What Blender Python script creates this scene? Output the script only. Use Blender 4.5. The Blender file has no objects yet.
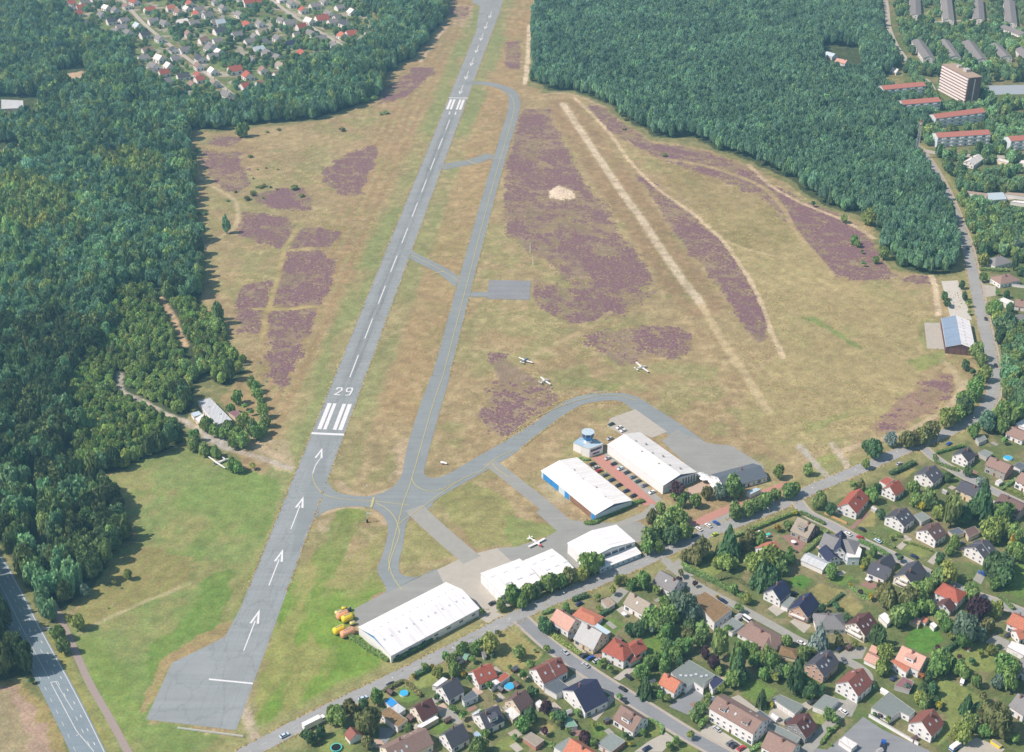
import bpy, bmesh, math, random
import numpy as np
from mathutils import Vector, Matrix
rnd = random.Random(7)
nrng = np.random.default_rng(11)
COL = bpy.context.scene.collection
# ------------------------------------------------------------------ survey: photo pixel -> point on the ground
FPX, PITCH, HCAM = 1350.0, math.radians(29.5), 432.6
CP, SP = math.cos(PITCH), math.sin(PITCH)
def G(x, y, z=0.0):
    xc, yc = x - 512.0, y - 376.0
    t = (HCAM - z) / (FPX * SP + yc * CP)
    return Vector((xc * t, (FPX * CP - yc * SP) * t, z))
CR = dict(A=(240,655,7.754), B=(360,655,7.754), C=(470,655,7.754), D=(590,655,7.754), E=(700,655,7.754), F=(800,655,7.754),
          G=(894,655,7.754), H=(430,570,7.754), I=(540,570,7.754), J=(650,570,7.754), K=(760,570,7.754), L=(880,570,7.028),
          M=(640,480,7.754), N=(750,480,7.754), O=(860,480,6.116), Q=(860,400,6.116), T=(470,515,5.689), U=(910,210,6.535),
          V=(910,310,6.535), W=(320,570,5.689), X=(530,440,8.358), Y=(590,400,7.52), Z=(560,410,6.27), a=(660,430,6.836),
          h=(880,0,6.965), b=(910,100,6.535), y=(320,595,13.67), e=(60,0,6.4), f=(200,0,5.12), c=(170,380,7.52), r=(180,120,6.267),
          l=(0,540,7.523), m=(0,630,6.167), p=(0,0,1), s=(256,188,4), t=(512,0,4), u=(512,188,4), v=(768,188,4), w=(256,376,4),
          x=(512,376,4), z=(768,376,4), k=(256,564,4), j=(0,564,4), i=(256,0,4), g=(0,188,4), n=(0,376,4), d=(0,0,4), o=(768,0,4), q=(440,0,9.4))
def P(k, x, y):
    a, b, s = CR[k]
    return (a + x / s, b + y / s)
def PP(k, pts):
    return [P(k, *q) for q in pts]
def GP(pts, z=0.0):
    return [G(q[0], q[1], z) for q in pts]
# ------------------------------------------------------------------ colour and noise
def lin(c):
    c = c / 255.0
    return c / 12.92 if c <= 0.04045 else ((c + 0.055) / 1.055) ** 2.4
KEXP = 1.0
def A(r, g, b, k=None):
    """albedo that shows about this tone in full daylight"""
    k = k or KEXP
    return (min(lin(r) / k, .85), min(lin(g) / k, .85), min(lin(b) / k, .85))
def _hash(ix, iy, seed):
    h = (ix.astype(np.int64) * 374761393 + iy.astype(np.int64) * 668265263 + seed * 1442695041) & 0x7fffffff
    h = ((h ^ (h >> 13)) * 1274126177) & 0x7fffffff
    return ((h ^ (h >> 16)) & 0xffff) / 65535.0
def vnoise(x, y, s, seed=0):
    x = x / s; y = y / s
    ix = np.floor(x); iy = np.floor(y); fx = x - ix; fy = y - iy
    fx = fx * fx * (3 - 2 * fx); fy = fy * fy * (3 - 2 * fy)
    a = _hash(ix, iy, seed); b = _hash(ix + 1, iy, seed); c = _hash(ix, iy + 1, seed); d = _hash(ix + 1, iy + 1, seed)
    return (a * (1 - fx) + b * fx) * (1 - fy) + (c * (1 - fx) + d * fx) * fy
def fbm(x, y, s, seed=0, n=4):
    t = 0; a = .5; w = 0
    for k in range(n):
        t = t + a * vnoise(x, y, s, seed + k * 17); w += a; a *= .55; s *= .5
    return t / w
def inpoly(px, py, poly):
    poly = [(q[0], q[1]) for q in poly]
    xs = [q[0] for q in poly]; ys = [q[1] for q in poly]
    m = (px >= min(xs)) & (px <= max(xs)) & (py >= min(ys)) & (py <= max(ys))
    out = np.zeros(px.shape, bool)
    X = px[m]; Y = py[m]; r = np.zeros(X.shape, bool)
    for i in range(len(poly)):
        x1, y1 = poly[i]; x2, y2 = poly[i - 1]
        if y1 == y2: continue
        r ^= ((y1 > Y) != (y2 > Y)) & (X < (x2 - x1) * (Y - y1) / (y2 - y1) + x1)
    out[m] = r
    return out
def smooth(pts, n=6):
    if len(pts) < 3: return pts
    out = []
    for i in range(len(pts) - 1):
        p0 = pts[max(i - 1, 0)]; p1 = pts[i]; p2 = pts[i + 1]; p3 = pts[min(i + 2, len(pts) - 1)]
        for k in range(n):
            t = k / n
            out.append(0.5 * ((2 * p1) + (p2 - p0) * t + (2 * p0 - 5 * p1 + 4 * p2 - p3) * t * t + (3 * p1 - p0 - 3 * p2 + p3) * t ** 3))
    out.append(pts[-1])
    return out
def dline(px, py, pts, reach):
    d = np.full(px.shape, 1e9)
    for a, b in zip(pts[:-1], pts[1:]):
        x0, x1 = min(a.x, b.x) - reach, max(a.x, b.x) + reach
        y0, y1 = min(a.y, b.y) - reach, max(a.y, b.y) + reach
        m = (px >= x0) & (px <= x1) & (py >= y0) & (py <= y1)
        if not m.any(): continue
        dx, dy = b.x - a.x, b.y - a.y
        L = dx * dx + dy * dy + 1e-9
        t = np.clip(((px[m] - a.x) * dx + (py[m] - a.y) * dy) / L, 0, 1)
        d[m] = np.minimum(d[m], np.hypot(px[m] - a.x - t * dx, py[m] - a.y - t * dy))
    return d
# ------------------------------------------------------------------ materials
MATS = {}
def mat(name, col, rough=.8, var=.12, scale=.6, spec=.2, metal=0, coords='pos', streak=None, fine=.0, bump=0, objvar=0.0, huevar=0.0):
    if name in MATS: return MATS[name]
    m = bpy.data.materials.new(name); m.use_nodes = True
    nt = m.node_tree; N = nt.nodes; Lk = nt.links
    bs = N['Principled BSDF']
    bs.inputs['Roughness'].default_value = rough
    bs.inputs['Specular IOR Level'].default_value = spec
    bs.inputs['Metallic'].default_value = metal
    if coords == 'pos':
        co = N.new('ShaderNodeNewGeometry').outputs['Position']
    else:
        co = N.new('ShaderNodeTexCoord').outputs['Object']
    if streak:
        mp = N.new('ShaderNodeMapping'); mp.inputs['Scale'].default_value = streak; Lk.new(co, mp.inputs['Vector']); co = mp.outputs['Vector']
    n1 = N.new('ShaderNodeTexNoise'); n1.inputs['Scale'].default_value = scale; n1.inputs['Detail'].default_value = 6; n1.inputs['Roughness'].default_value = .65
    Lk.new(co, n1.inputs['Vector'])
    mr = N.new('ShaderNodeMapRange'); mr.inputs['From Min'].default_value = .25; mr.inputs['From Max'].default_value = .75
    mr.inputs['To Min'].default_value = 1 - var; mr.inputs['To Max'].default_value = 1 + var
    Lk.new(n1.outputs['Fac'], mr.inputs['Value'])
    val = mr.outputs['Result']
    if objvar:
        oi = N.new('ShaderNodeObjectInfo')
        m2 = N.new('ShaderNodeMapRange'); m2.inputs['To Min'].default_value = 1 - objvar; m2.inputs['To Max'].default_value = 1 + objvar
        Lk.new(oi.outputs['Random'], m2.inputs['Value'])
        mu = N.new('ShaderNodeMath'); mu.operation = 'MULTIPLY'; Lk.new(val, mu.inputs[0]); Lk.new(m2.outputs['Result'], mu.inputs[1]); val = mu.outputs[0]
    hs = N.new('ShaderNodeHueSaturation'); hs.inputs['Color'].default_value = (*col, 1); Lk.new(val, hs.inputs['Value'])
    Lk.new(hs.outputs['Color'], bs.inputs['Base Color'])
    if bump:
        bp = N.new('ShaderNodeBump'); bp.inputs['Strength'].default_value = bump; bp.inputs['Distance'].default_value = .3
        Lk.new(n1.outputs['Fac'], bp.inputs['Height']); Lk.new(bp.outputs['Normal'], bs.inputs['Normal'])
    MATS[name] = m
    return m
# ------------------------------------------------------------------ mesh builder
class MB:
    def __init__(s): s.v = []; s.f = []; s.m = []
    def add(s, verts, faces, mi=0):
        o = len(s.v); s.v += [tuple(q) for q in verts]; s.f += [tuple(i + o for i in f) for f in faces]; s.m += [mi] * len(faces); return s
    def box(s, c, size, rz=0, mi=0, taper=1.0):
        hx, hy, hz = size[0] / 2, size[1] / 2, size[2] / 2; vs = []
        for z in (-1, 1):
            t = taper if z > 0 else 1
            for x, y in ((-1, -1), (1, -1), (1, 1), (-1, 1)):
                X, Y = x * hx * t, y * hy * t
                vs.append((c[0] + X * math.cos(rz) - Y * math.sin(rz), c[1] + X * math.sin(rz) + Y * math.cos(rz), c[2] + z * hz))
        return s.add(vs, [(3, 2, 1, 0), (4, 5, 6, 7), (0, 1, 5, 4), (1, 2, 6, 5), (2, 3, 7, 6), (3, 0, 4, 7)], mi)
    def prism(s, pts, z0, z1, mi=0, top=True, bottom=False, mtop=None):
        n = len(pts)
        ar = sum(pts[i - 1][0] * pts[i][1] - pts[i][0] * pts[i - 1][1] for i in range(n))
        if ar < 0: pts = pts[::-1]
        vs = [(q[0], q[1], z0) for q in pts] + [(q[0], q[1], z1) for q in pts]
        s.add(vs, [(i, (i + 1) % n, n + (i + 1) % n, n + i) for i in range(n)], mi)
        if top: s.add([(q[0], q[1], z1) for q in pts], [tuple(range(n))], mi if mtop is None else mtop)
        if bottom: s.add([(q[0], q[1], z0) for q in pts], [tuple(range(n))[::-1]], mi)
        return s
    def tube(s, p, q, r0, r1=None, n=8, mi=0, cap=True):
        r1 = r0 if r1 is None else r1
        p = Vector(p); q = Vector(q); d = (q - p).normalized()
        a = d.orthogonal().normalized(); b = d.cross(a)
        vs = []
        for c, r in ((p, r0), (q, r1)):
            for i in range(n):
                t = 2 * math.pi * i / n; vs.append(c + a * (r * math.cos(t)) + b * (r * math.sin(t)))
        fs = [(i, (i + 1) % n, n + (i + 1) % n, n + i) for i in range(n)]
        if cap: fs += [tuple(range(n))[::-1], tuple(range(n, 2 * n))]
        return s.add(vs, fs, mi)
    def build(s, name, mats, parent=None, smooth_=False):
        me = bpy.data.meshes.new(name); me.from_pydata(s.v, [], s.f)
        if not isinstance(mats, (list, tuple)): mats = [mats]
        for q in mats: me.materials.append(q)
        me.polygons.foreach_set('material_index', s.m)
        if smooth_: me.polygons.foreach_set('use_smooth', [True] * len(s.f))
        me.update()
        o = bpy.data.objects.new(name, me); COL.objects.link(o)
        if parent is not None: o.parent = parent
        return o
def tag(o, label=None, cat=None, group=None, kind=None):
    if label: o['label'] = label
    if cat: o['category'] = cat
    if group: o['group'] = group
    if kind: o['kind'] = kind
    return o
def empty(name, loc, rz=0.0):
    o = bpy.data.objects.new(name, None); COL.objects.link(o); o.location = loc; o.rotation_euler = (0, 0, rz); o.empty_display_size = .5
    return o
def link(name, me, parent=None, loc=(0, 0, 0), rz=0.0, sc=(1, 1, 1)):
    o = bpy.data.objects.new(name, me); COL.objects.link(o); o.location = loc; o.rotation_euler = (0, 0, rz); o.scale = sc
    if parent is not None: o.parent = parent
    return o
def sheet(name, pts, z, m, world=False):
    w = pts if world else GP(pts)
    n = len(w)
    ar = sum(w[i - 1][0] * w[i][1] - w[i][0] * w[i - 1][1] for i in range(n))
    if ar < 0: w = w[::-1]
    b = MB(); b.add([(q[0], q[1], z) for q in w], [tuple(range(n))])
    return tag(b.build(name, m), kind='structure')
def ribbon_mb(b, c, w, z, mi=0, off=0.0, dash=None, h=0):
    """c: world centre line; off: offset to the right; dash (on, gap) metres; h: kerb height"""
    n = len(c); L = []; R = []
    for i in range(n):
        d = (c[min(i + 1, n - 1)] - c[max(i - 1, 0)]); d.z = 0; d.normalize()
        r = Vector((d.y, -d.x, 0))
        ww = w[i] if isinstance(w, (list, tuple)) else w
        L.append(c[i] + r * (off - ww / 2)); R.append(c[i] + r * (off + ww / 2))
    for i in range(n - 1):
        vs = [(R[i].x, R[i].y, z), (R[i + 1].x, R[i + 1].y, z), (L[i + 1].x, L[i + 1].y, z), (L[i].x, L[i].y, z)]
        b.add(vs, [(0, 1, 2, 3)], mi)
        if h:
            for S, o in ((R, 0), (L, 1)):
                q = [(S[i].x, S[i].y, z - h), (S[i + 1].x, S[i + 1].y, z - h), (S[i + 1].x, S[i + 1].y, z), (S[i].x, S[i].y, z)]
                b.add(q, [(0, 1, 2, 3) if not o else (3, 2, 1, 0)], mi)
    return b
def resample(c, step):
    out = [c[0].copy()]; acc = 0
    for a, b in zip(c[:-1], c[1:]):
        L = (b - a).length; t = step - acc
        while t <= L:
            out.append(a.lerp(b, t / L)); t += step
        acc = L - (t - step)
    return out
def dashes(b, c, w, z, on, gap, mi=0, off=0.0):
    pts = resample(c, .5); per = int((on + gap) * 2); k = 0; no = int(on * 2)
    while k + no < len(pts):
        ribbon_mb(b, pts[k:k + no + 1:max(1, no // 3)], w, z, mi, off); k += per
# ------------------------------------------------------------------ layout polygons (photo pixels on the ground)
AIRFIELD = [(448,-10),(449,15),(428,42),(416,57),(388,75),(383,82),(386,95),(338,116),(300,124),(256,127),(215,133),(185,131),(183,150),(195,170),
  (194,188),(200,220),(206,275),(200,298),(207,315),(230,333),(237,358),(250,373),(262,400),(270,425),(258,440),(230,437),(242,468),(187,448),
  (137,461),(107,476),(87,488),(110,498),(135,526),(140,541),(112,551),(97,579),(90,596),(72,609),(64,625),(130,760),(245,760),(340,708),(450,652),
  (520,618),(640,566),(720,535),(800,502),(860,474),(950,440),(985,420),(997,395),(985,340),(975,290),(958,275),(938,278),(893,270),(875,248),
  (873,225),(843,215),(818,208),(790,185),(749,165),(702,148),(652,140),(619,120),(607,107),(572,94),(544,94),(528,85),(531,25),(534,5),(540,-10)]
SUBURB = [(235,775),(340,712),(520,632),(660,572),(830,505),(925,462),(985,435),(1000,400),(990,330),(978,275),(972,240),(1060,235),(1100,775)]
ESTATE = [(55,-10),(60,0),(72,17),(85,30),(125,47),(135,66),(160,90),(200,105),(235,106),(256,96),(288,76),(308,66),(353,53),(383,30),(376,18),(363,8),(345,-10)]
def runway_frame():
    t0 = G(327.8, 434); t1 = G(458.2, 98); d = (t1 - t0); L = d.length; d.normalize()
    return t0, d, Vector((d.y, -d.x, 0)), L
T0, RD, RR, RLEN = runway_frame()
def RW(a, c): return T0 + RD * a + RR * c
MAIN = smooth(GP([(915,146),(928,162),(943,188),(955,215),(966,245),(973,275),(982,318),(990,352),(994,378),(990,400),(976,416),(950,431),(905,450),(860,469),(815,488),(775,507),(740,521),(700,536),(655,556),(600,580),(545,603),(500,625),(450,651),(400,676),(340,705),(290,730),(240,757)]), 5)
F_LEFT = [(-90,-30),(52,-30),(57,0),(70,17),(84,31),(124,48),(134,68),(160,92),(200,107),(237,108),(258,98),(290,78),(310,68),(355,55),(385,31),(378,17),(365,7),(345,-30),(448,-30),(449,12),(427,40),(415,55),(387,73),(382,82),(384,93),(337,114),(300,121),(255,124),(215,130),(187,128),(184,148),(193,168),(192,188),(198,220),(204,275),(198,298),(206,313),(228,331),(236,356),(246,372),(232,384),(215,384),(205,378),(195,386),(192,400),(184,412),(180,424),(184,444),(137,458),(107,473),(86,486),(109,498),(133,526),(138,541),(110,550),(95,576),(88,592),(70,604),(58,606),(50,622),(-90,400)]
F_LEFT2 = [(-140,470),(-20,555),(6,598),(22,630),(30,652),(33,678),(0,688),(-140,720)]
F_RIGHT = [(540,-30),(536,5),(533,25),(531,80),(547,91),(575,91),(609,104),(621,116),(654,137),(693,138),(704,145),(739,157),(752,161),(793,181),(821,205),(846,212),(876,221),(879,246),(897,267),(938,275),(954,272),(962,255),(954,225),(943,200),(933,178),(920,158),(912,140),(925,132),(928,110),(898,98),(885,90),(878,80),(905,66),(892,40),(883,0),(883,-30)]
F_TOWN = [(892,-30),(1130,-30),(1130,245),(1000,245),(975,236),(962,205),(948,180),(938,160),(918,142),(930,110),(905,70),(898,40)]
F_EAST = [(992,330),(1130,300),(1130,440),(1030,415),(1004,405),(998,380)]
F_EAST2 = [(963,206),(1000,230),(1130,235),(1130,300),(1000,255),(978,262),(968,240)]
WOODS = [F_LEFT, F_LEFT2, F_RIGHT, F_TOWN, F_EAST]
HEATH = [
 (PP('r',[(255,95),(385,105),(375,150),(290,168),(180,150)]),.7),
 (PP('r',[(110,230),(200,190),(280,200),(370,200),(400,310),(440,400),(380,450),(260,430),(190,350)]),.62),
 (PP('r',[(470,480),(560,440),(752,430),(752,560),(600,550),(480,515)]),.6),
 ([(243,212),(263,213),(282,219),(297,228),(284,249),(262,243),(238,236)],.9),
 (PP('s',[(180,160),(260,155),(340,180),(320,205),(240,240),(140,240)]),.85),
 (PP('s',[(120,255),(240,250),(325,300),(280,430),(260,470),(60,475),(90,330)]),.85),
 (PP('s',[(-60,400),(65,360),(45,470),(-70,480)]),.85),
 ([(267,313),(318,308),(311,328),(294,363),(283,393),(272,375),(265,360),(271,345)],.8),
 ([(236,308),(263,310),(261,335),(241,330)],.8),
 ([(321,172),(351,153),(376,145),(378,152),(363,186),(360,196),(345,195),(325,182)],.9),
 ([(250,195),(281,188),(306,191),(315,200),(311,211),(293,210),(262,204)],.7),
 ([(396,82),(416,67),(431,67),(435,72),(416,87),(406,97),(378,105),(386,87)],.75),
 ([(524,109),(547,109),(563,141),(574,164),(588,190),(604,205),(616,230),(637,255),(651,277),(630,295),(608,312),(585,308),(570,285),(548,262),(525,250),(507,232),(504,205),(508,165),(517,130)],.66),
 (PP('u',[(90,360),(250,410),(300,470),(590,405),(580,420),(440,500),(270,540),(180,520),(90,450)]),.5),
 (PP('u',[(280,590),(540,550),(690,565),(730,640),(620,680),(520,680),(430,710)]),.55),
 ([(637,174),(654,182),(690,214),(721,243),(739,264),(754,290),(765,316),(768,338),(758,344),(745,330),(728,300),(705,270),(684,245),(662,212)],.66),
 (PP('u',[(860,440),(980,430),(1020,570),(980,615),(930,540)]),.85),
 ([(637,174),(645,174),(657,188),(644,188)],.7),
 (PP('t',[(300,420),(380,430),(420,490),(350,470)]),.7),
 (PP('t',[(450,550),(600,590),(740,610),(800,640),(700,650),(560,620)]),.75),
 (PP('t',[(700,650),(960,700),(1000,752),(900,720)]),.6),
 (PP('v',[(-10,10),(130,60),(260,130),(330,160),(200,180),(100,150),(0,60)]),.65),
 (PP('v',[(110,160),(280,140),(420,210),(430,300),(520,350),(440,370),(270,350),(200,260)]),.85),
 (PP('v',[(560,350),(680,360),(660,385),(540,375)]),.7),
 ([(640,142),(700,150),(745,166),(790,196),(840,218),(872,240),(888,268),(860,262),(800,226),(760,196),(700,172),(650,156)],.55), ([(590,112),(622,124),(650,142),(645,150),(615,134)],.5),
 (PP('z',[(440,190),(530,100),(700,0),(750,0),(740,60),(640,140),(500,215)]),.33),
 ([(486,352),(497,352),(545,384),(558,402),(545,414),(515,432),(495,436),(478,420),(486,400),(500,385)],.5),
 (PP('q',[(620,400),(750,380),(760,650),(610,640)]),.5), (PP('q',[(60,60),(280,60),(250,170),(120,190)]),.35)]
TRACKS = [  # polyline, width, colour, strength
 ([(563,104),(587,140),(617,185),(642,220),(672,265),(702,305)],6.5,(196,184,152),.9),
 ([(702,305),(724,343),(751,384),(768,412)],5.5,(184,170,126),.75),
 ([(574,97),(607,130),(629,160),(657,188),(692,213),(722,240),(737,260),(752,283),(762,305),(771,330),(783,358)],2.6,(196,180,142),.85),
 ([(722,240),(750,250),(785,258)],2.6,(186,172,128),.5),
 ([(749,165),(770,185),(790,197),(818,210),(843,220),(874,238)],3,(190,172,138),.85),
 ([(599,147),(637,156),(702,165),(767,190),(800,238),(833,275)],4.5,(176,160,112),.6),
 ([(768,258),(800,270),(838,290),(870,300)],5,(172,160,110),.5),
 ([(931,276),(936,290),(938,315)],3,(200,186,150),.9),
 ([(965,380),(960,391),(943,411),(908,431),(870,443),(835,452)],3,(186,172,135),.8),
 ([(942,360),(955,372),(960,391)],3,(180,166,128),.6),
 ([(800,446),(828,478)],3.2,(170,166,150),.9), ([(832,444),(850,470)],3.2,(180,170,145),.8),
 ([(185,155),(195,163),(199,175),(212,186),(229,196),(236,203),(238,214),(234,228),(215,240),(200,250)],2.6,(186,174,132),.8),
 ([(529,25),(528,55),(525,84)],3.6,(205,192,160),.9),
 ([(450,22),(436,40),(420,62)],2.6,(196,182,150),.7),
 ([(544,94),(572,94),(606,108)],2.5,(188,172,140),.6),
 ([(160,298),(172,315),(180,333),(186,346)],3,(196,170,130),.85),
 ([(120,374),(122,391),(140,400),(162,412),(190,424),(205,434),(222,444),(242,452),(290,468)],4,(178,170,150),.9),
 ([(210,436),(230,446)],9,(186,184,172),.8),
 ([(238,425),(248,438),(262,448),(290,462)],5,(180,164,128),.75),
 ([(73,637),(88,628),(113,616),(124,611),(150,600),(190,583)],1.8,(176,168,126),.5),
 ([(245,690),(243,706),(252,730),(258,750)],4.5,(178,166,140),.8),
 ([(395,452),(405,440),(400,470),(398,486),(378,493),(372,497)],3,(188,170,135),.6),
 ([(338,482),(348,492),(362,496)],3.2,(192,172,138),.7), ([(322,514),(345,507),(370,510),(386,524)],2.2,(190,170,135),.6),
 ([(565,338),(585,330),(610,312)],3,(176,160,112),.4), ([(530,360),(548,348),(580,332)],3,(178,162,120),.35),
 ([(284,252),(276,285),(266,316),(262,340)],2.8,(172,158,100),.7), ([(256,309),(290,309),(320,306)],3,(172,158,100),.7),
 ([(297,227),(290,240),(284,250),(312,247)],2.5,(172,158,104),.6)]
LAWNS = [('B',[(250,330),(330,230),(470,320),(380,380)],0),('B',[(420,210),(560,120),(680,140),(560,230),(460,260)],1),('B',[(550,580),(640,500),(720,530),(600,640)],0),
 ('C',[(180,50),(330,0),(470,20),(420,110),(280,160)],2),('C',[(200,680),(300,620),(420,740),(200,752)],1),('C',[(450,560),(560,500),(660,560),(600,640)],2),
 ('H',[(500,600),(560,480),(680,490),(880,640),(780,752),(500,740)],2),('I',[(450,430),(540,360),(660,420),(580,500)],0),('I',[(800,510),(930,520),(940,640),(830,650)],0),
 ('J',[(0,510),(120,530),(150,640),(0,680)],0),('K',[(210,80),(330,30),(420,80),(320,160)],3),('K',[(370,160),(470,100),(640,160),(520,290)],2),
 ('K',[(590,270),(690,190),(800,290),(730,360)],2),('K',[(510,80),(650,40),(740,60),(640,130)],0),('K',[(720,160),(800,130),(900,180),(830,220)],0),
 ('L',[(170,490),(240,400),(420,420),(450,480),(340,590),(200,540)],3),('L',[(500,590),(640,520),(760,520),(860,620),(800,720),(620,720),(520,650)],1),
 ('L',[(830,90),(1000,20),(1040,200),(900,160)],0),('G',[(270,180),(340,140),(480,220),(700,330),(620,380),(500,500),(430,620),(350,700),(300,700),(420,480),(400,400),(340,310)],1),
 ('E',[(340,230),(450,190),(600,290),(540,330),(470,400),(320,310)],0),('E',[(880,470),(960,440),(1000,560),(900,700),(820,640)],1),
 ('D',[(20,560),(90,530),(150,600),(60,660)],0),('D',[(440,490),(560,560),(540,620),(450,640)],1),('D',[(700,690),(820,700),(840,760),(680,760)],1),
 ('N',[(800,290),(930,190),(1000,200),(960,360),(830,360)],2),('O',[(260,420),(330,380),(440,440),(390,480)],1),('O',[(850,650),(960,500),(1040,500),(1040,720),(900,700)],0),
 ('Q',[(220,470),(330,410),(350,430),(260,490)],2),('M',[(420,680),(560,640),(640,700),(560,752)],1),('U',[(400,180),(440,150),(460,250),(410,240)],0),('U',[(440,380),(520,420),(520,470),(460,450)],0),
 ('A',[(680,620),(780,590),(900,700),(850,752),(600,752)],1)]
# ------------------------------------------------------------------ ground
def axis(lo, hi, dense, far):
    a = list(dense); s = dense[1] - dense[0]; left = []; x = a[0]
    while x > lo: s *= 1.35; x -= s; left.append(x)
    s = dense[-1] - dense[-2]; x = a[-1]; right = []
    while x < hi: s *= 1.35; x += s; right.append(x)
    return np.array(left[::-1] + a + right)
def make_ground():
    xs = axis(-14000, 14000, np.concatenate([np.arange(-780, -430, 2.8), np.arange(-430, 430, 1.45), np.arange(430, 781, 2.8)]), 0)
    ys = axis(-6000, 22000, np.concatenate([np.arange(360, 760, 1.2), np.arange(760, 1150, 1.9), np.arange(1150, 1800, 3.2)]), 0)
    nx, ny = len(xs), len(ys)
    X, Y = np.meshgrid(xs, ys); X = X.ravel(); Y = Y.ravel()
    n1 = fbm(X, Y, 9, 3) - .5; n2 = fbm(X, Y, 9, 8) - .5
    WX, WY = X + n1 * 7, Y + n2 * 7                      # ragged region edges
    def c(r, g, b): return np.array(A(r, g, b))
    col = np.empty((len(X), 3))
    big = fbm(X, Y, 60, 21); mid = fbm(X, Y, 18, 22); sm = fbm(X, Y, 5, 23)
    def mix(mask, colr, a=1.0):
        a = a if isinstance(a, np.ndarray) else np.full(len(X), a)
        aa = (a * mask)[:, None]; col[:] = col * (1 - aa) + np.asarray(colr) * aa
    def sstep(v, a, b): t = np.clip((v - a) / (b - a), 0, 1); return t * t * (3 - 2 * t)
    col[:] = c(128, 134, 84); mix(1.0, c(150, 144, 100), sstep(sm, .4, .7) * .7)
    for poly in (WOODS):
        m = inpoly(X + (vnoise(X, Y, 14, 5) - .5) * 8, Y + (vnoise(X, Y, 14, 6) - .5) * 8, GP(poly)).astype(float); mix(m, c(74, 90, 58)); mix(m, c(96, 104, 66), sstep(sm, .5, .75) * .6)
    # suburb and estate soil / garden mix
    for poly in (SUBURB, ESTATE, [(870,-10),(1100,-10),(1100,240),(965,240),(940,190),(920,150),(900,60)]):
        m = inpoly(WX, WY, GP(poly)).astype(float)
        mix(m, c(112, 124, 76)); mix(m, c(150, 142, 104), sstep(mid, .5, .68) * .8); mix(m, c(88, 112, 60), sstep(sm, .52, .66) * .7)
    # airfield grass
    air = inpoly(WX, WY, GP(AIRFIELD)).astype(float)
    mix(air, c(164, 151, 108))
    mix(air, c(165, 147, 106), sstep(big, .45, .62) * .7)
    mix(air, c(150, 152, 98), sstep(mid * .6 + fbm(X, Y, 90, 31) * .4, .5, .62) * .65)
    mix(air, c(186, 172, 128), sstep(sm, .55, .75) * .45)
    ra = (X - T0.x) * RD.x + (Y - T0.y) * RD.y; rc = (X - T0.x) * RR.x + (Y - T0.y) * RR.y
    for lo, hi, s in ((-27, -8, .75), (8, 24, .6)):
        mix(air, c(134, 150, 90), sstep(rc + n1 * 8, lo - 3, lo + 3) * (1 - sstep(rc + n2 * 8, hi - 3, hi + 3)) * (.35 + .65 * sstep(fbm(ra * .25, rc, 14, 44), .35, .62)) * s)
    lines = .5 + .5 * np.sin(rc * .75 + 2 * vnoise(ra, rc, 60, 4))
    mow = sstep(rc, -75, -60) * (1 - sstep(rc, -28, -24)) * sstep(ra, -60, 0)
    mix(air, c(160, 136, 96), mow * lines * .7)
    mow2 = sstep(rc, 24, 28) * (1 - sstep(rc, 52, 56)) * sstep(ra, 10, 30)
    mix(air, c(168, 145, 100), mow2 * .4)
    # green ground at the near end
    gl = inpoly(WX, WY, GP([(87,488),(137,461),(187,448),(240,466),(283,482),(250,590),(238,628),(172,655),(148,722),(245,737),(247,765),(130,765),(64,625),(97,579),(112,551),(140,541),(135,526),(110,498)])).astype(float)
    mix(gl, c(134, 150, 88)); mix(gl, c(152, 152, 96), sstep(mid, .42, .62) * .9); mix(gl, c(120, 146, 76), sstep(fbm(X, Y, 30, 61), .52, .66) * .7)
    mix(inpoly(WX, WY, GP([(97,582),(140,545),(195,558),(190,583),(124,613),(80,628),(72,612)])).astype(float), c(150, 143, 90), .8)
    mix(gl, c(120, 150, 66), sstep(.5 + .5 * np.sin((X * .55 - Y * .2) * 1.3 + mid * 8), .55, .9) * .16)
    mix(inpoly(WX, WY, GP(PP('j',[(840,30),(930,20),(890,230),(800,300),(740,300),(600,470),(575,400),(600,340),(760,200)]))).astype(float), c(112, 146, 66), .75)
    mix(inpoly(WX, WY, GP(PP('j',[(930,230),(900,300),(830,330),(690,395),(640,480),(590,590),(560,590),(640,380),(760,310),(880,240)]))).astype(float), c(170, 148, 105), .75)
    mix(inpoly(WX, WY, GP(PP('j',[(310,280),(420,300),(560,600),(520,752),(430,640)]))).astype(float), c(128, 152, 72), .5)
    gr = inpoly(WX, WY, GP([(250,735),(262,672),(306,531),(318,516),(345,508),(368,507),(383,516),(387,526),(378,571),(386,590),(353,610),(350,625),(390,655),(400,662)])).astype(float)
    py = 376 + (FPX * CP * HCAM - Y * FPX * SP) / (Y * CP + HCAM * SP)
    mix(gr, c(124, 154, 66), sstep(py + n1 * 60, 535, 620)); mix(gr, c(160, 156, 96), sstep(fbm(ra * .3, rc, 10, 71), .5, .62) * .7); mix(gr, c(108, 142, 58), sstep(fbm(ra * .25, rc, 12, 72), .55, .66) * .6)
    # right-hand meadow and greener patches
    mix(inpoly(WX, WY, GP([(700,215),(770,205),(835,280),(930,300),(935,345),(900,420),(780,455),(740,420),(750,380),(780,350)])).astype(float), c(168, 160, 108), .55)
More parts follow.
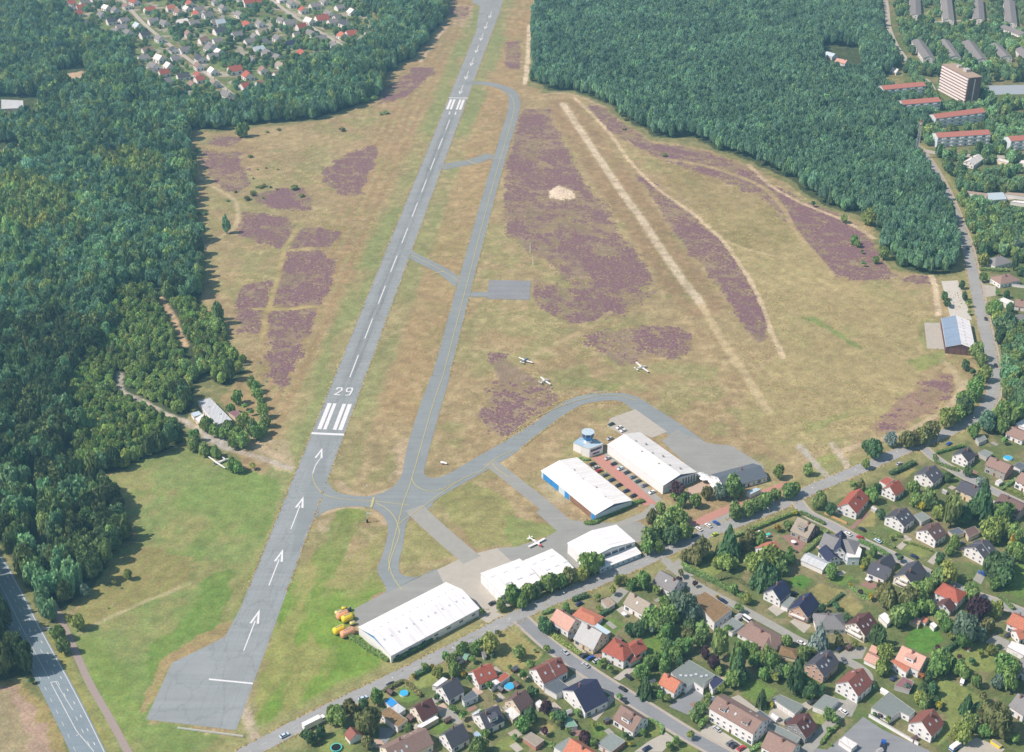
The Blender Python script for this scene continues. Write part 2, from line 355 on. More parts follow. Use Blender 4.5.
    for k, pts, cc, a in (('z',[(140,190),(320,145),(330,165),(150,230)],(140,152,90),.6), ('z',[(140,410),(240,430),(330,385),(330,360),(240,300)],(138,154,84),.7), ('u',[(150,740),(300,700),(330,800),(200,790)],(142,152,92),.5),
                          ('v',[(130,510),(180,515),(380,635),(370,650)],(126,150,82),.8), ('v',[(560,690),(700,650),(720,690),(600,735)],(138,154,84),.7), ('v',[(620,520),(690,540),(640,660),(600,600)],(140,154,92),.5),
                          ('x',[(330,20),(430,30),(440,60),(340,60)],(146,154,92),.7), ('w',[(720,490),(850,420),(1024,500),(1024,680),(880,690)],(142,152,84),.55), ('w',[(590,590),(640,590),(810,720),(590,752)],(150,154,92),.5),
                          ('x',[(-40,560),(190,600),(180,630),(0,690)],(128,150,80),.7), ('i',[(860,350),(930,360),(900,440),(820,530),(810,560)],(136,152,94),.6), ('i',[(960,130),(1000,150),(960,290),(900,270)],(136,152,92),.6),
                          ('i',[(330,480),(480,470),(470,500),(400,515)],(140,150,92),.5), ('r',[(110,100),(240,120),(180,160),(100,150)],(140,146,96),.5)):
        mix(inpoly(WX, WY, GP(PP(k, pts))).astype(float), c(*cc), a)
    # bare soil
    for k, pts, a in (('w',[(-10,250),(90,260),(160,330),(140,390),(60,360),(-10,340)],.65), ('w',[(575,300),(600,300),(590,400),(560,440),(530,420)],.6), ('w',[(250,580),(300,575),(290,620),(240,625)],.7),
                      ('u',[(150,10),(190,-10),(245,15),(245,45),(165,40)],.9), ('i',[(800,20),(870,15),(860,110),(790,110)],.45), ('x',[(110,430),(220,400),(260,500),(130,500)],.5), ('x',[(130,470),(270,520),(300,600),(180,580)],.35)):
        mix(inpoly(WX, WY, GP(PP(k, pts))).astype(float), c(192, 176, 142), a * (.5 + .5 * sstep(sm, .35, .6)))
    dm = dline(X, Y, MAIN, 30)
    mix(1.0, c(150, 150, 98), (1 - sstep(dm + n1 * 6, 9, 15)) * .9)
    # heath
    for poly, dn in HEATH:
        m = inpoly(WX, WY, GP(poly)).astype(float)
        mix(m, c(150, 134, 106), .55); mix(m, c(136, 118, 106), sstep(mid * .35 + sm * .65, .62 - dn * .35, .72 - dn * .35) * .5)
    mix(inpoly(WX, WY, GP(PP('z',[(400,215),(530,90),(700,-10),(755,0),(740,65),(640,145),(500,225)]))).astype(float), c(154, 130, 108), .75 * (.5 + .5 * sstep(mid, .35, .6)))
    es = inpoly(WX, WY, GP(ESTATE)).astype(float); mix(es, c(176, 174, 156), sstep(fbm(X, Y, 11, 120, 3), .54, .6) * .8); mix(es, c(120, 146, 84), sstep(fbm(X, Y, 14, 121, 3), .55, .62) * .7)
    d = dline(X, Y, smooth(GP(TRACKS[0][0]), 5), 40); mix(air, c(150, 126, 94), sstep(d + n1 * 9, 3, 7) * (1 - sstep(d + n1 * 9, 13, 22)) * .6)
    mix(inpoly(WX, WY, GP([(652,158),(700,172),(770,205),(800,238),(778,250),(735,246),(700,214),(668,184)])).astype(float), c(142, 134, 86), .6 * (.4 + .6 * sstep(mid, .35, .6)))
    mix(inpoly(X + n1 * 4, Y + n2 * 4, GP([(549,191),(559,186),(573,191),(574,198),(562,200),(551,198)])).astype(float), c(226, 212, 182), .95)
    # dry clearing at the club house
    mix(inpoly(WX, WY, GP(PP('c',[(380,150),(480,0),(620,-60),(660,120),(690,250),(640,440),(420,240)]))).astype(float), c(172, 152, 108), .8)
    mix(inpoly(WX, WY, GP(PP('c',[(110,290),(330,300),(480,350),(640,420),(902,470),(902,640),(560,560),(320,500),(130,350)]))).astype(float), c(166, 158, 118), .7)
    # lawns
    LC = [c(112, 142, 68), c(138, 152, 84), c(158, 152, 96), c(92, 140, 56)]
    for k, pts, q in LAWNS:
        mix(inpoly(X + n1 * 2, Y + n2 * 2, GP(PP(k, pts))).astype(float), LC[q], .9)
    # verges and field at the bottom left
    mix(inpoly(WX, WY, GP([(-30,545),(0,545),(45,636),(62,632),(130,765),(104,765),(45,645)])).astype(float), c(142, 148, 88), .85)
    mix(inpoly(WX, WY, GP([(40,640),(60,640),(115,765),(95,765)])).astype(float), c(150, 150, 84), .9)
    mix(inpoly(WX, WY, GP([(-60,688),(16,682),(33,690),(78,765),(-60,765)])).astype(float), c(160, 148, 96))
    mix(inpoly(WX, WY, GP([(-60,690),(14,686),(26,692),(60,765),(-60,765)])).astype(float), c(176, 154, 128))
    mix(inpoly(WX, WY, GP(PP('m',[(-60,380),(60,370),(140,560),(190,760),(-60,760)]))).astype(float), c(160, 150, 112))
    # sand in the woods
    for k, pts in (('d',[(230,300),(335,283),(325,325),(280,322)]), ('d',[(-10,450),(95,440),(90,468),(30,465)]), ('d',[(110,440),(165,430),(160,452)]), ('d',[(30,580),(85,575),(80,595),(30,600)]), ('u',[(1e3,0),(1001,0),(1e3,1)])):
        mix(inpoly(X, Y, GP(PP(k, pts))).astype(float), c(206, 184, 148), .95)
    for pts, w, cc, a in TRACKS:
        d = dline(X + n1 * 2, Y + n2 * 2, smooth(GP(pts), 5), w)
        w = w * (1.35 if w < 4 else 1.0); mix((1 - sstep(d, w * .38, w * .66)), c(*[min(255, q + 8) for q in cc]), min(1, a * 1.15) * (.62 + .38 * sstep(sm, .3, .55)))
    # fine value variation
    v = 1 + (sm - .5) * .42 + (fbm(X, Y, 2.6, 91, 2) - .5) * .38 + (fbm(X, Y, 45, 92, 2) - .5) * .2
    lum = (col * np.array([.3, .55, .15])).sum(1)[:, None]; col = lum + (col - lum) * .98; col *= np.array([.9, .885, .93])
    col *= v[:, None]
    me = bpy.data.meshes.new('ground')
    me.vertices.add(nx * ny); Z = np.zeros(nx * ny); me.vertices.foreach_set('co', np.stack([X, Y, Z], 1).ravel())
    i, j = np.meshgrid(np.arange(nx - 1), np.arange(ny - 1)); b = (j * nx + i).ravel()
    q = np.stack([b, b + 1, b + nx + 1, b + nx], 1).ravel(); nf = len(b)
    me.loops.add(nf * 4); me.loops.foreach_set('vertex_index', q)
    me.polygons.add(nf); me.polygons.foreach_set('loop_start', np.arange(nf) * 4)
    at = me.color_attributes.new('tone', 'FLOAT_COLOR', 'POINT')
    at.data.foreach_set('color', np.concatenate([col, np.ones((len(col), 1))], 1).ravel())
    me.update(); me.validate()
    m = bpy.data.materials.new('ground_soil_and_grass'); m.use_nodes = True; nt = m.node_tree; N = nt.nodes; K = nt.links
    bs = N['Principled BSDF']; bs.inputs['Roughness'].default_value = .95; bs.inputs['Specular IOR Level'].default_value = .05
    a = N.new('ShaderNodeAttribute'); a.attribute_name = 'tone'
    geo = N.new('ShaderNodeNewGeometry')
    def noise(sc, det=4):
        n = N.new('ShaderNodeTexNoise'); n.inputs['Scale'].default_value = sc; n.inputs['Detail'].default_value = det; K.new(geo.outputs['Position'], n.inputs['Vector']); return n.outputs['Fac']
    def mrange(v, a0, b0, lo, hi):
        r = N.new('ShaderNodeMapRange'); r.inputs[1].default_value = a0; r.inputs[2].default_value = b0; r.inputs[3].default_value = lo; r.inputs[4].default_value = hi; K.new(v, r.inputs[0]); return r.outputs[0]
    f1 = noise(.75, 5); f2 = noise(.12, 3)
    mu = N.new('ShaderNodeMath'); mu.operation = 'MULTIPLY'; K.new(mrange(f1, .3, .7, .8, 1.2), mu.inputs[0]); K.new(mrange(f2, .3, .7, .93, 1.07), mu.inputs[1])
    hs = N.new('ShaderNodeHueSaturation'); K.new(a.outputs['Color'], hs.inputs['Color']); K.new(mu.outputs[0], hs.inputs['Value']); K.new(mrange(noise(.3, 2), .3, .7, .485, .515), hs.inputs['Hue'])
    K.new(hs.outputs['Color'], bs.inputs['Base Color'])
    bp = N.new('ShaderNodeBump'); bp.inputs['Strength'].default_value = .5; bp.inputs['Distance'].default_value = .5; K.new(f1, bp.inputs['Height']); K.new(bp.outputs['Normal'], bs.inputs['Normal'])
    me.materials.append(m)
    o = bpy.data.objects.new('ground', me); COL.objects.link(o); tag(o, kind='structure')
make_ground()
# heather: low woody clumps
def make_heather():
    V = []; Fc = []; T = []; nb = 0
    pts = []
    for poly, dn in HEATH:
        w = GP(poly); x0, x1 = min(q.x for q in w), max(q.x for q in w); y0, y1 = min(q.y for q in w), max(q.y for q in w)
        n = int((x1 - x0) * (y1 - y0) * .95)
        x = nrng.uniform(x0, x1, n); y = nrng.uniform(y0, y1, n)
        wx = x + (fbm(x, y, 9, 3) - .5) * 16; wy = y + (fbm(x, y, 9, 8) - .5) * 16; wx = wx + nrng.normal(0, 1.6, n); wy = wy + nrng.normal(0, 2.2, n)
        keep = inpoly(wx, wy, w) & ~inpoly(x, y, GP([(547,192),(559,184),(575,190),(577,199),(562,202),(549,200)]))
        for tp, tw, tc_, ta in TRACKS: keep &= dline(x, y, smooth(GP(tp), 5), 8) > tw * .6 + .6
        x, y = x[keep], y[keep]
        f = fbm(x * .8 + y * .2, y * .8, 5.2, 55, 4) * .62 + vnoise(x, y, 24, 56) * .38 + nrng.normal(0, .05, len(x))
        thr = np.quantile(f, 1 - dn * .78) if len(f) else 0
        k = f > thr
        pts.append(np.stack([x[k], y[k]], 1))
    pts = np.concatenate(pts); n = len(pts); m = 6
    r = nrng.uniform(.55, 1.15, n); h = nrng.uniform(.15, .42, n); ph = nrng.uniform(0, 6.28, n)
    ang = ph[:, None] + np.arange(m)[None] * (2 * math.pi / m)
    rr = r[:, None] * nrng.uniform(.7, 1.25, (n, m))
    ring = np.stack([pts[:, :1] + np.cos(ang) * rr, pts[:, 1:] + np.sin(ang) * rr, np.full((n, m), .03)], 2)
    top = np.stack([pts[:, 0], pts[:, 1], h], 1)[:, None]
    co = np.concatenate([ring, top], 1).reshape(-1, 3)
    b = (np.arange(n) * (m + 1))[:, None]
    a0 = np.arange(m)[None]; tri = np.stack([b + a0, b + (a0 + 1) % m, np.broadcast_to(b + m, (n, m))], 2).reshape(-1)
    me = bpy.data.meshes.new('heather'); me.vertices.add(len(co)); me.vertices.foreach_set('co', co.ravel())
    nf = n * m; me.loops.add(nf * 3); me.loops.foreach_set('vertex_index', tri); me.polygons.add(nf); me.polygons.foreach_set('loop_start', np.arange(nf) * 3)
    me.polygons.foreach_set('use_smooth', np.ones(nf, bool))
    me.update(); me.validate()
    me.materials.append(mat('heather_bloom', A(127, 101, 104), .95, .5, .5, .05))
    o = bpy.data.objects.new('heather', me); COL.objects.link(o); tag(o, 'purple flowering heather in low patches across the airfield heath', 'heather', kind='stuff')
make_heather()
def make_tufts():
    w = GP(AIRFIELD); n = 190000; x = nrng.uniform(-330, 520, n); y = nrng.uniform(480, 1500, n)
    a = (x - T0.x) * RD.x + (y - T0.y) * RD.y; c_ = (x - T0.x) * RR.x + (y - T0.y) * RR.y
    f = fbm(x, y, 16, 140, 3); k = inpoly(x, y, w) & (f > .5) & (np.abs(c_) > 26) & ~((c_ > 0) & (c_ < 75))
    k &= nrng.random(n) < np.clip((f - .48) * 4, 0, 1); x, y = x[k], y[k]
    for q in ([(87,488),(137,461),(187,448),(240,466),(283,482),(250,590),(238,628),(172,655),(148,722),(245,737),(247,765),(130,765),(64,625),(97,579),(112,551),(140,541),(135,526),(110,498)], [(433,502),(520,440),(582,392),(640,388),(770,460),(700,540),(360,640),(390,500)],): m = ~inpoly(x, y, GP(q)); x, y = x[m], y[m]
    for tp, tw, tc_, ta in TRACKS: m = dline(x, y, smooth(GP(tp), 4), 8) > tw * .6 + .5; x, y = x[m], y[m]
    ex = []
    for line, half, cnt in ([[RW(q, 0) for q in range(-150, int(RLEN) + 300, 30)], 10.1, 2600], [smooth(GP([(440.6,376),(466,280),(491,188),(505,140)]), 6), 5.8, 1500], [MAIN, 4.35, 3500], [smooth(GP([(512,445),(560,410),(590,399),(622,397.5)]), 5), 6.4, 900]):
        rs = resample([q.copy() for q in line], 1.0)
        for i in nrng.integers(0, len(rs) - 1, cnt):
            d = rs[i + 1] - rs[i]; d.normalize(); s_ = 1 if nrng.random() < .5 else -1; o_ = s_ * (half + nrng.exponential(.3) * (1 if nrng.random() < .6 else -.6)); ex.append((rs[i].x + d.y * o_ + d.x * nrng.random(), rs[i].y - d.x * o_ + d.y * nrng.random()))
    ex = np.array(ex); x = np.concatenate([x, ex[:, 0]]); y = np.concatenate([y, ex[:, 1]])
    n = len(x); m = 5; r = nrng.uniform(.3, .85, n); h = nrng.uniform(.1, .4, n); an = nrng.uniform(0, 6.28, n)[:, None] + np.arange(m)[None] * (2 * math.pi / m); rr = r[:, None] * nrng.uniform(.6, 1.3, (n, m))
    ring = np.stack([x[:, None] + np.cos(an) * rr, y[:, None] + np.sin(an) * rr, np.full((n, m), .02)], 2); h[-len(ex):] += .22; top = np.stack([x, y, h], 1)[:, None]
    co = np.concatenate([ring, top], 1).reshape(-1, 3); b = (np.arange(n) * (m + 1))[:, None]; a0 = np.arange(m)[None]
    tri = np.stack([b + a0, b + (a0 + 1) % m, np.broadcast_to(b + m, (n, m))], 2).reshape(-1); nf = n * m
    me = bpy.data.meshes.new('grass_tufts'); me.vertices.add(len(co)); me.vertices.foreach_set('co', co.ravel()); me.loops.add(nf * 3); me.loops.foreach_set('vertex_index', tri); me.polygons.add(nf); me.polygons.foreach_set('loop_start', np.arange(nf) * 3)
    me.polygons.foreach_set('material_index', np.repeat((nrng.random(n) * 3).astype(np.int32), m)); me.update(); me.validate()
    for q in (mat('tuft_olive', A(132, 130, 80), .95, .2, .6, .05), mat('tuft_brown', A(146, 124, 88), .95, .2, .6, .05), mat('tuft_straw', A(178, 164, 116), .95, .2, .6, .05)): me.materials.append(q)
    o = bpy.data.objects.new('grass_tufts', me); COL.objects.link(o); tag(o, 'rough tufts of dry grass scattered over the open heath', 'grass', kind='stuff')
make_tufts()
# ------------------------------------------------------------------ paved surfaces
ASPH = mat('runway_asphalt', A(152, 162, 164), .85, .07, .25, .25, fine=.1)
def asphalt(name, col, patches=.10):
    """aged asphalt: tone patches, lengthwise wear and fine grain"""
    m = mat(name, col, .85, patches, .06, .2)
    nt = m.node_tree; N = nt.nodes; K = nt.links; bs = N['Principled BSDF']
    src = bs.inputs['Base Color'].links[0].from_socket
    g = N.new('ShaderNodeNewGeometry'); n = N.new('ShaderNodeTexNoise'); n.inputs['Scale'].default_value = 1.6; n.inputs['Detail'].default_value = 5; K.new(g.outputs['Position'], n.inputs['Vector'])
    mp = N.new('ShaderNodeMapping'); mp.inputs['Rotation'].default_value = (0, 0, -math.atan2(RD.y, RD.x)); mp.inputs['Scale'].default_value = (.02, .7, 1); K.new(g.outputs['Position'], mp.inputs['Vector'])
    n2 = N.new('ShaderNodeTexNoise'); n2.inputs['Scale'].default_value = .6; n2.inputs['Detail'].default_value = 3; K.new(mp.outputs['Vector'], n2.inputs['Vector'])
    mu = N.new('ShaderNodeMath'); mu.operation = 'ADD'; K.new(n.outputs['Fac'], mu.inputs[0]); K.new(n2.outputs['Fac'], mu.inputs[1])
    r = N.new('ShaderNodeMapRange'); r.inputs[1].default_value = .6; r.inputs[2].default_value = 1.4; r.inputs[3].default_value = .88; r.inputs[4].default_value = 1.12; K.new(mu.outputs[0], r.inputs[0])
    hs = N.new('ShaderNodeHueSaturation'); K.new(src, hs.inputs['Color']); K.new(r.outputs[0], hs.inputs['Value']); K.new(hs.outputs['Color'], bs.inputs['Base Color'])
    return m
M_RUN = asphalt('weathered_runway_asphalt', A(147, 154, 154))
M_TAXI = asphalt('taxiway_asphalt', A(138, 146, 146))
M_ROAD = asphalt('road_asphalt', A(156, 158, 156))
M_ROADD = asphalt('dark_road_asphalt', A(138, 142, 144))
M_CONC = mat('old_concrete', A(178, 174, 162), .9, .08, .3, .1)
M_CONCG = mat('grey_concrete', A(158, 158, 150), .9, .1, .3, .1)
M_APRON = asphalt('apron_asphalt', A(150, 152, 146))
M_BRICKPAVE = mat('red_brick_paving', A(186, 138, 124), .9, .12, .8, .1)
M_WHITE = mat('white_road_paint', A(222, 225, 224), .7, .16, .9, .2)
M_WORN = mat('worn_white_paint', A(205, 208, 204), .7, .15, 1.5, .2)
M_YELL = mat('faded_yellow_paint', A(188, 182, 128), .7, .15, 1.2, .2)
M_KERB = mat('pavement_slabs', A(176, 168, 156), .9, .1, .8, .1)
M_PINK = mat('reddish_path_gravel', A(158, 146, 138), .95, .1, .8, .05)
M_ORANGE = mat('white_line_board', A(215, 215, 210), .7, .1, 1, .2)
def runway_edges():
    lo = []
    return [G(146, 719.3), G(236, 730.2), RW(-150, 10.3), RW(0, 10.2), RW(RLEN, 10), RW(RLEN + 330, 10), G(505, -6), G(472, -6), G(472, 2), G(480, 6), RW(RLEN + 260, -10), RW(RLEN, -10), RW(0, -10.2), G(240.5, 608), G(225, 636.5), G(207, 646), G(172, 663)]
def wear(m):
    """tyre rubber along the wheel tracks of the touchdown zones, lane joints and sealed cracks"""
    nt = m.node_tree; N = nt.nodes; K = nt.links; bs = N['Principled BSDF']; src = bs.inputs['Base Color'].links[0].from_socket
    g = N.new('ShaderNodeNewGeometry'); mp = N.new('ShaderNodeMapping'); mp.vector_type = 'POINT'; an = -math.atan2(RD.y, RD.x)
    mp.inputs['Rotation'].default_value = (0, 0, an); q = Matrix.Rotation(an, 3, 'Z') @ T0; mp.inputs['Location'].default_value = (-q.x, -q.y, 0); K.new(g.outputs['Position'], mp.inputs['Vector'])
    sp = N.new('ShaderNodeSeparateXYZ'); K.new(mp.outputs[0], sp.inputs[0])
    def M(op, a, b=None, c=None):
        n = N.new('ShaderNodeMath'); n.operation = op
        for i, v in enumerate((a, b, c)):
            if v is None: continue
            if isinstance(v, (int, float)): n.inputs[i].default_value = v
            else: K.new(v, n.inputs[i])
        return n.outputs[0]
    def R(v, a, b, lo, hi): r = N.new('ShaderNodeMapRange'); r.inputs[1].default_value = a; r.inputs[2].default_value = b; r.inputs[3].default_value = lo; r.inputs[4].default_value = hi; K.new(v, r.inputs[0]); return r.outputs[0]
    c = M('ABSOLUTE', sp.outputs[1]); tr = R(M('ABSOLUTE', M('SUBTRACT', c, 2.0)), .4, 2.4, 1, 0)
    z = M('ADD', M('MULTIPLY', R(sp.outputs[0], 20, 90, 0, 1), R(sp.outputs[0], 200, 420, 1, 0)), M('MULTIPLY', R(sp.outputs[0], RLEN - 320, RLEN - 200, 0, 1), R(sp.outputs[0], RLEN - 90, RLEN - 30, 1, 0)))
    m2 = N.new('ShaderNodeMapping'); m2.inputs['Scale'].default_value = (.03, 1.4, 1); K.new(mp.outputs[0], m2.inputs['Vector']); nz = N.new('ShaderNodeTexNoise'); nz.inputs['Scale'].default_value = 1; nz.inputs['Detail'].default_value = 4; K.new(m2.outputs[0], nz.inputs['Vector'])
    rub = M('MULTIPLY', M('MULTIPLY', tr, M('ADD', z, .22)), R(nz.outputs['Fac'], .35, .65, .2, 1))
    j = M('MINIMUM', M('ABSOLUTE', M('SUBTRACT', c, 5.0)), M('ABSOLUTE', M('SUBTRACT', c, 9.3))); jl = R(j, .08, .35, .7, 0)
    vo = N.new('ShaderNodeTexVoronoi'); vo.feature = 'DISTANCE_TO_EDGE'; m3 = N.new('ShaderNodeMapping'); m3.inputs['Scale'].default_value = (.035, .07, 1); K.new(mp.outputs[0], m3.inputs['Vector']); wn = N.new('ShaderNodeTexNoise'); wn.inputs['Scale'].default_value = .25; K.new(g.outputs['Position'], wn.inputs['Vector'])
    mv = N.new('ShaderNodeMixRGB'); mv.inputs[0].default_value = .25; K.new(m3.outputs[0], mv.inputs[1]); K.new(wn.outputs['Color'], mv.inputs[2]); K.new(mv.outputs[0], vo.inputs['Vector']); vo.inputs['Scale'].default_value = 1.3
    cr = R(vo.outputs['Distance'], .006, .03, .55, 0)
    tot = M('ADD', M('MULTIPLY', rub, .30), M('ADD', M('MULTIPLY', jl, .14), M('MULTIPLY', cr, .22)))
    hs = N.new('ShaderNodeHueSaturation'); K.new(src, hs.inputs['Color']); K.new(M('SUBTRACT', 1.0, tot), hs.inputs['Value']); K.new(hs.outputs['Color'], bs.inputs['Base Color'])
wear(M_RUN)
sheet('runway', runway_edges(), .05, M_RUN, True)
# taxiways
def rib(name, pts, w, z, m, sm=6, **kw):
    b = MB(); ribbon_mb(b, smooth(GP(pts), sm), w, z, **kw); return tag(b.build(name, m), kind='structure')
def arc(k, pts): return [tuple(q) for q in PP(k, pts)]
def curve(pts, n=8):
    return smooth([Vector((q[0], q[1], 0)) for q in pts], n)
def cpx(pts, n=6): return [(q.x, q.y) for q in curve(pts, n)]
tj = (cpx([(421,376+0),(410,443-2),(404,468),(400,480),(389,490),(371,496),(355,496),(338,493),(328,483),(320,465)]) )
taxi_poly = ([(431,376),(420,405),(409,440)] + cpx([(405,458),(401,476),(390,489),(371,496),(352,495.5),(337,492),(329,484),(325,472)]) + [(330,440),(300,505),(290,560)] +
             cpx([(298,552),(305,533),(318,516),(338,508),(366,507),(381,514),(388,528),(384,550),(378,566),(378,573),(382,580),(386,588)]) + [(386,593),(437,568)] +
             cpx([(432,572),(416,577),(401,574),(399,562),(403,545),(406,526),(411,516)]) + [(425,512),(433,505)] + cpx([(433,502),(445,494),(480,474),(512,455),(545,430),(560,418),(582,405),(607,400.5),(622,402),(634,411)]) +
             [(650,425),(667,434),(700,440)] + cpx([(704,441),(680,424),(652,406),(637,397),(622,393),(606,391.5),(589,393),(562,403),(540,419),(512,437),(470,461),(450,473),(435,478),(425,475),(426,462),(436,425),(450,376)]))
sheet('taxiway_junction', taxi_poly, .08, M_TAXI)
rib('taxiway', [(440.6,376),(466,280),(491,188),(505,140),(512.5,115),(514.5,102),(512,93.5),(505,88.5),(492,84.5),(478,83),(466,83.5)], 11.6, .11, M_TAXI)
rib('taxiway_link', [(440,168),(456,164.5),(471,162),(482,158.5),(492,155)], 13, .14, M_TAXI)
rib('taxiway_link', [(405,250),(411,255),(425,262),(441,270),(452,278),(460,285)], 10, .14, M_TAXI)
sheet('compass_pad', [(489,280),(531,281),(529.5,300),(487,299)], .14, M_ROADD)
rib('taxiway_link', [(462,294.5),(489,294.5)], 8, .17, M_TAXI, 1)
rib('concrete_link', [(414,508),(424,518),(447,539),(472,560)], 11, .11, M_CONCG, 1)
rib('taxiway_link', [(488,462),(500,470),(520,486),(545,506),(572,530)], 8.5, .11, M_APRON, 4)
sheet('apron_asphalt', [(354,609),(386,592),(437,569),(447,583),(446,600),(365,640),(357,622)], .05, M_APRON)
sheet('apron_asphalt', [(497,548),(516,547),(545,538),(557,531),(536,512),(548,506),(562,519),(596,523),(640,522),(655,535),(600,560),(570,570),(510,562)], .05, M_APRON)
sheet('apron_concrete', [(437,570),(462,558),(478,553),(497,548),(510,560),(545,590),(496,612),(512,618),(490,625),(470,612),(444,584)], .08, M_CONC)
sheet('apron_concrete', PP('Y',[(150,140),(340,70),(580,240),(470,285),(380,250),(250,265),(130,200)]), .12, M_CONC)
sheet('apron_asphalt', PP('x',[(600,260),(660,215),(704-512+500,232),(790,270),(880,280),(1000,355),(1010,370),(830,420),(750,400),(640,300)]), .14, M_APRON)
sheet('car_park', PP('Z',[(195,300),(275,280),(610,590),(530,600),(430,500)]), .06, M_BRICKPAVE)
sheet('car_park', PP('Z',[(275,280),(290,270),(640,560),(612,590)]), .07, M_CONCG)
rib('service_road', [(655,505),(648,513),(632,520),(606,530),(590,536)], 5, .09, M_CONCG)
sheet('car_park', PP('a',[(190,640),(330,570),(560,480),(700,410),(862,352),(880,372),(720,440),(610,500),(480,560),(250,665)]), .06, M_BRICKPAVE)
sheet('car_park', PP('a',[(240,668),(480,562),(500,612),(300,706)]), .07, M_CONCG)
sheet('terrace', PP('a',[(190,395),(300,350),(340,380),(300,420),(200,445)]), .06, mat('terrace_slabs', A(190,168,150), .9, .1, .8))
sheet('hangar_forecourt', PP('V',[(92,82),(195,84),(242,258),(112,252)]), .06, M_CONC)
sheet('car_park', PP('U',[(205,466),(312,460),(405,720),(262,695)]), .06, mat('pale_concrete', A(196,194,184), .9, .06, .3))
# runway markings
mk = MB()
def rq(a0, a1, c0, c1, z=.09): mk.add([tuple(RW(a0, c0).xy) + (z,), tuple(RW(a0, c1).xy) + (z,), tuple(RW(a1, c1).xy) + (z,), tuple(RW(a1, c0).xy) + (z,)], [(0, 1, 2, 3)])
def rpoly(pts, z=.09):
    w = [RW(a, c) for a, c in pts]; ar = sum(w[i-1].x * w[i].y - w[i].x * w[i-1].y for i in range(len(w)))
    if ar < 0: w = w[::-1]
    mk.add([(q.x, q.y, z) for q in w], [tuple(range(len(w)))])
def AC(x, y):
    d = G(x, y) - T0; return d.dot(RD), d.dot(RR)
rq(-1.1, 1.1, -10, 10)
for c0, c1 in ((-7.6, -5.0), (-4.0, -1.9), (1.9, 4.2), (5.3, 7.9)): rq(5, 36, c0, c1)
rq(RLEN - .9, RLEN + .9, -10, 10)
for c0, c1 in ((-7.9, -5.3), (-4.2, -1.9), (1.9, 4.0), (5.0, 7.6)): rq(RLEN - 37, RLEN - 5, c0, c1)
global_z = [.09]
def stroke(pts, a0, c0, sa, sc, w=.13, flip=1):
    for (x1, y1), (x2, y2) in zip(pts[:-1], pts[1:]):
        p = Vector((x1 * sc, y1 * sa)); q = Vector((x2 * sc, y2 * sa)); d = (q - p); d.normalize(); e = Vector((-d.y, d.x)) * .5; p = p - d * .45; q = q + d * .45
        global_z[0] += .012; rpoly([(a0 + flip * v.y, c0 + flip * v.x) for v in (p + e, p - e, q - e, q + e)], global_z[0])
TWO = [(0, .78), (.15, 1), (.85, 1), (1, .8), (1, .62), (.05, .04), (1, .02)]
NINE = [(1, .52), (.12, .5), (0, .62), (0, .88), (.14, 1), (.88, 1), (1, .86), (1, .5), (.85, .03), (.2, 0)]
a29 = 46.5
stroke(TWO, a29, -5.4, 9.2, 3.4); stroke(NINE, a29, 1.3, 9.2, 3.4)
stroke([(0, .75), (.5, 1), (.5, 0)], RLEN - 44, 4.4, 9, 2.4, flip=-1); stroke([(0, .75), (.5, 1), (.5, 0)], RLEN - 44, -1.6, 9, 2.4, flip=-1)
ad = AC(345, 377)[0]
while ad < RLEN - 75: rq(ad, ad + 30, -.32, .32); ad += 53.7
def arrow(at, flip=1, curve_=None):
    for s in (-1, 1): rpoly([(at, -.1 * s), (at - flip * .3, .9 * s), (at - flip * 9.5, 3.0 * s), (at - flip * 9.5, 1.5 * s)] if False else [(at, 0), (at - flip * 11, 2.45 * s), (at - flip * 11, 1.2 * s), (at - flip * 4, 0)])
    rq(min(at - flip * 9, at - flip * 31), max(at - flip * 9, at - flip * 31), -.28, .28)
for x, y in ((303, 496.5), (282.75, 549), (260, 609.3)): arrow(AC(x, y)[0])
at = AC(322, 448)[0]
for s in (-1, 1): rpoly([(at, 0), (at - 11, 2.45 * s), (at - 11, 1.2 * s), (at - 4, 0)])
for k in range(7): arrow(RLEN + 12 + k * 50.2, -1)
a0, c0 = AC(208.9, 679.3); a1, c1 = AC(253, 683.6)
rpoly([(a0 - .5, c0), (a0 + .5, c0), (a1 + .5, c1), (a1 - .5, c1)])
tag(mk.build('runway_markings', M_WHITE), kind='structure')
wl = MB(); ribbon_mb(wl, smooth(GP(PP('w',[(262,325),(240,355),(227,390)])), 6), .5, .12); tag(wl.build('runway_lead_off_line', M_WHITE), kind='structure')
yl = MB(); yz = .19
for pts in ([(522,90),(0,0)][:0], PP('w',[(227,390),(228,410),(240,440),(275,475),(330,490),(400,497),(470,500),(560,512),(610,515)]), PP('w',[(480,508),(520,530),(550,560),(568,600),(572,640),(540,730),(530,780)]), [(443,376),(432,408),(412,478),(403,504),(399,520),(392,548),(389,562),(393,577),(402,590)],
            PP('w',[(570,595),(600,570),(660,530),(740,470),(830,410),(900,380),(960,330),(1024,300)]), PP('w',[(622,405),(640,440),(690,462),(740,455),(800,425)]), PP('w',[(945,350),(960,370),(1010,405)]),
            [(443,376),(468,280),(492,188),(506,140),(513,115),(514,103),(510,94)], [(411,255),(441,270),(460,282)], [(445,168),(471,160),(490,156)], PP('x',[(0,222),(100,165),(200,120),(290,92),(360,78),(430,80),(500,100)])):
    if len(pts) > 1: ribbon_mb(yl, smooth(GP(pts), 6), .42, yz); yz += .012
ribbon_mb(yl, GP(PP('w',[(472,488),(460,528)])), 1.3, .33); ribbon_mb(yl, GP(PP('s',[(705,345),(755,333)])), 1.0, .33); ribbon_mb(yl, GP(PP('i',[(845,643),(885,660)])), 1.0, .33)
tag(yl.build('taxiway_markings', M_YELL), kind='structure')
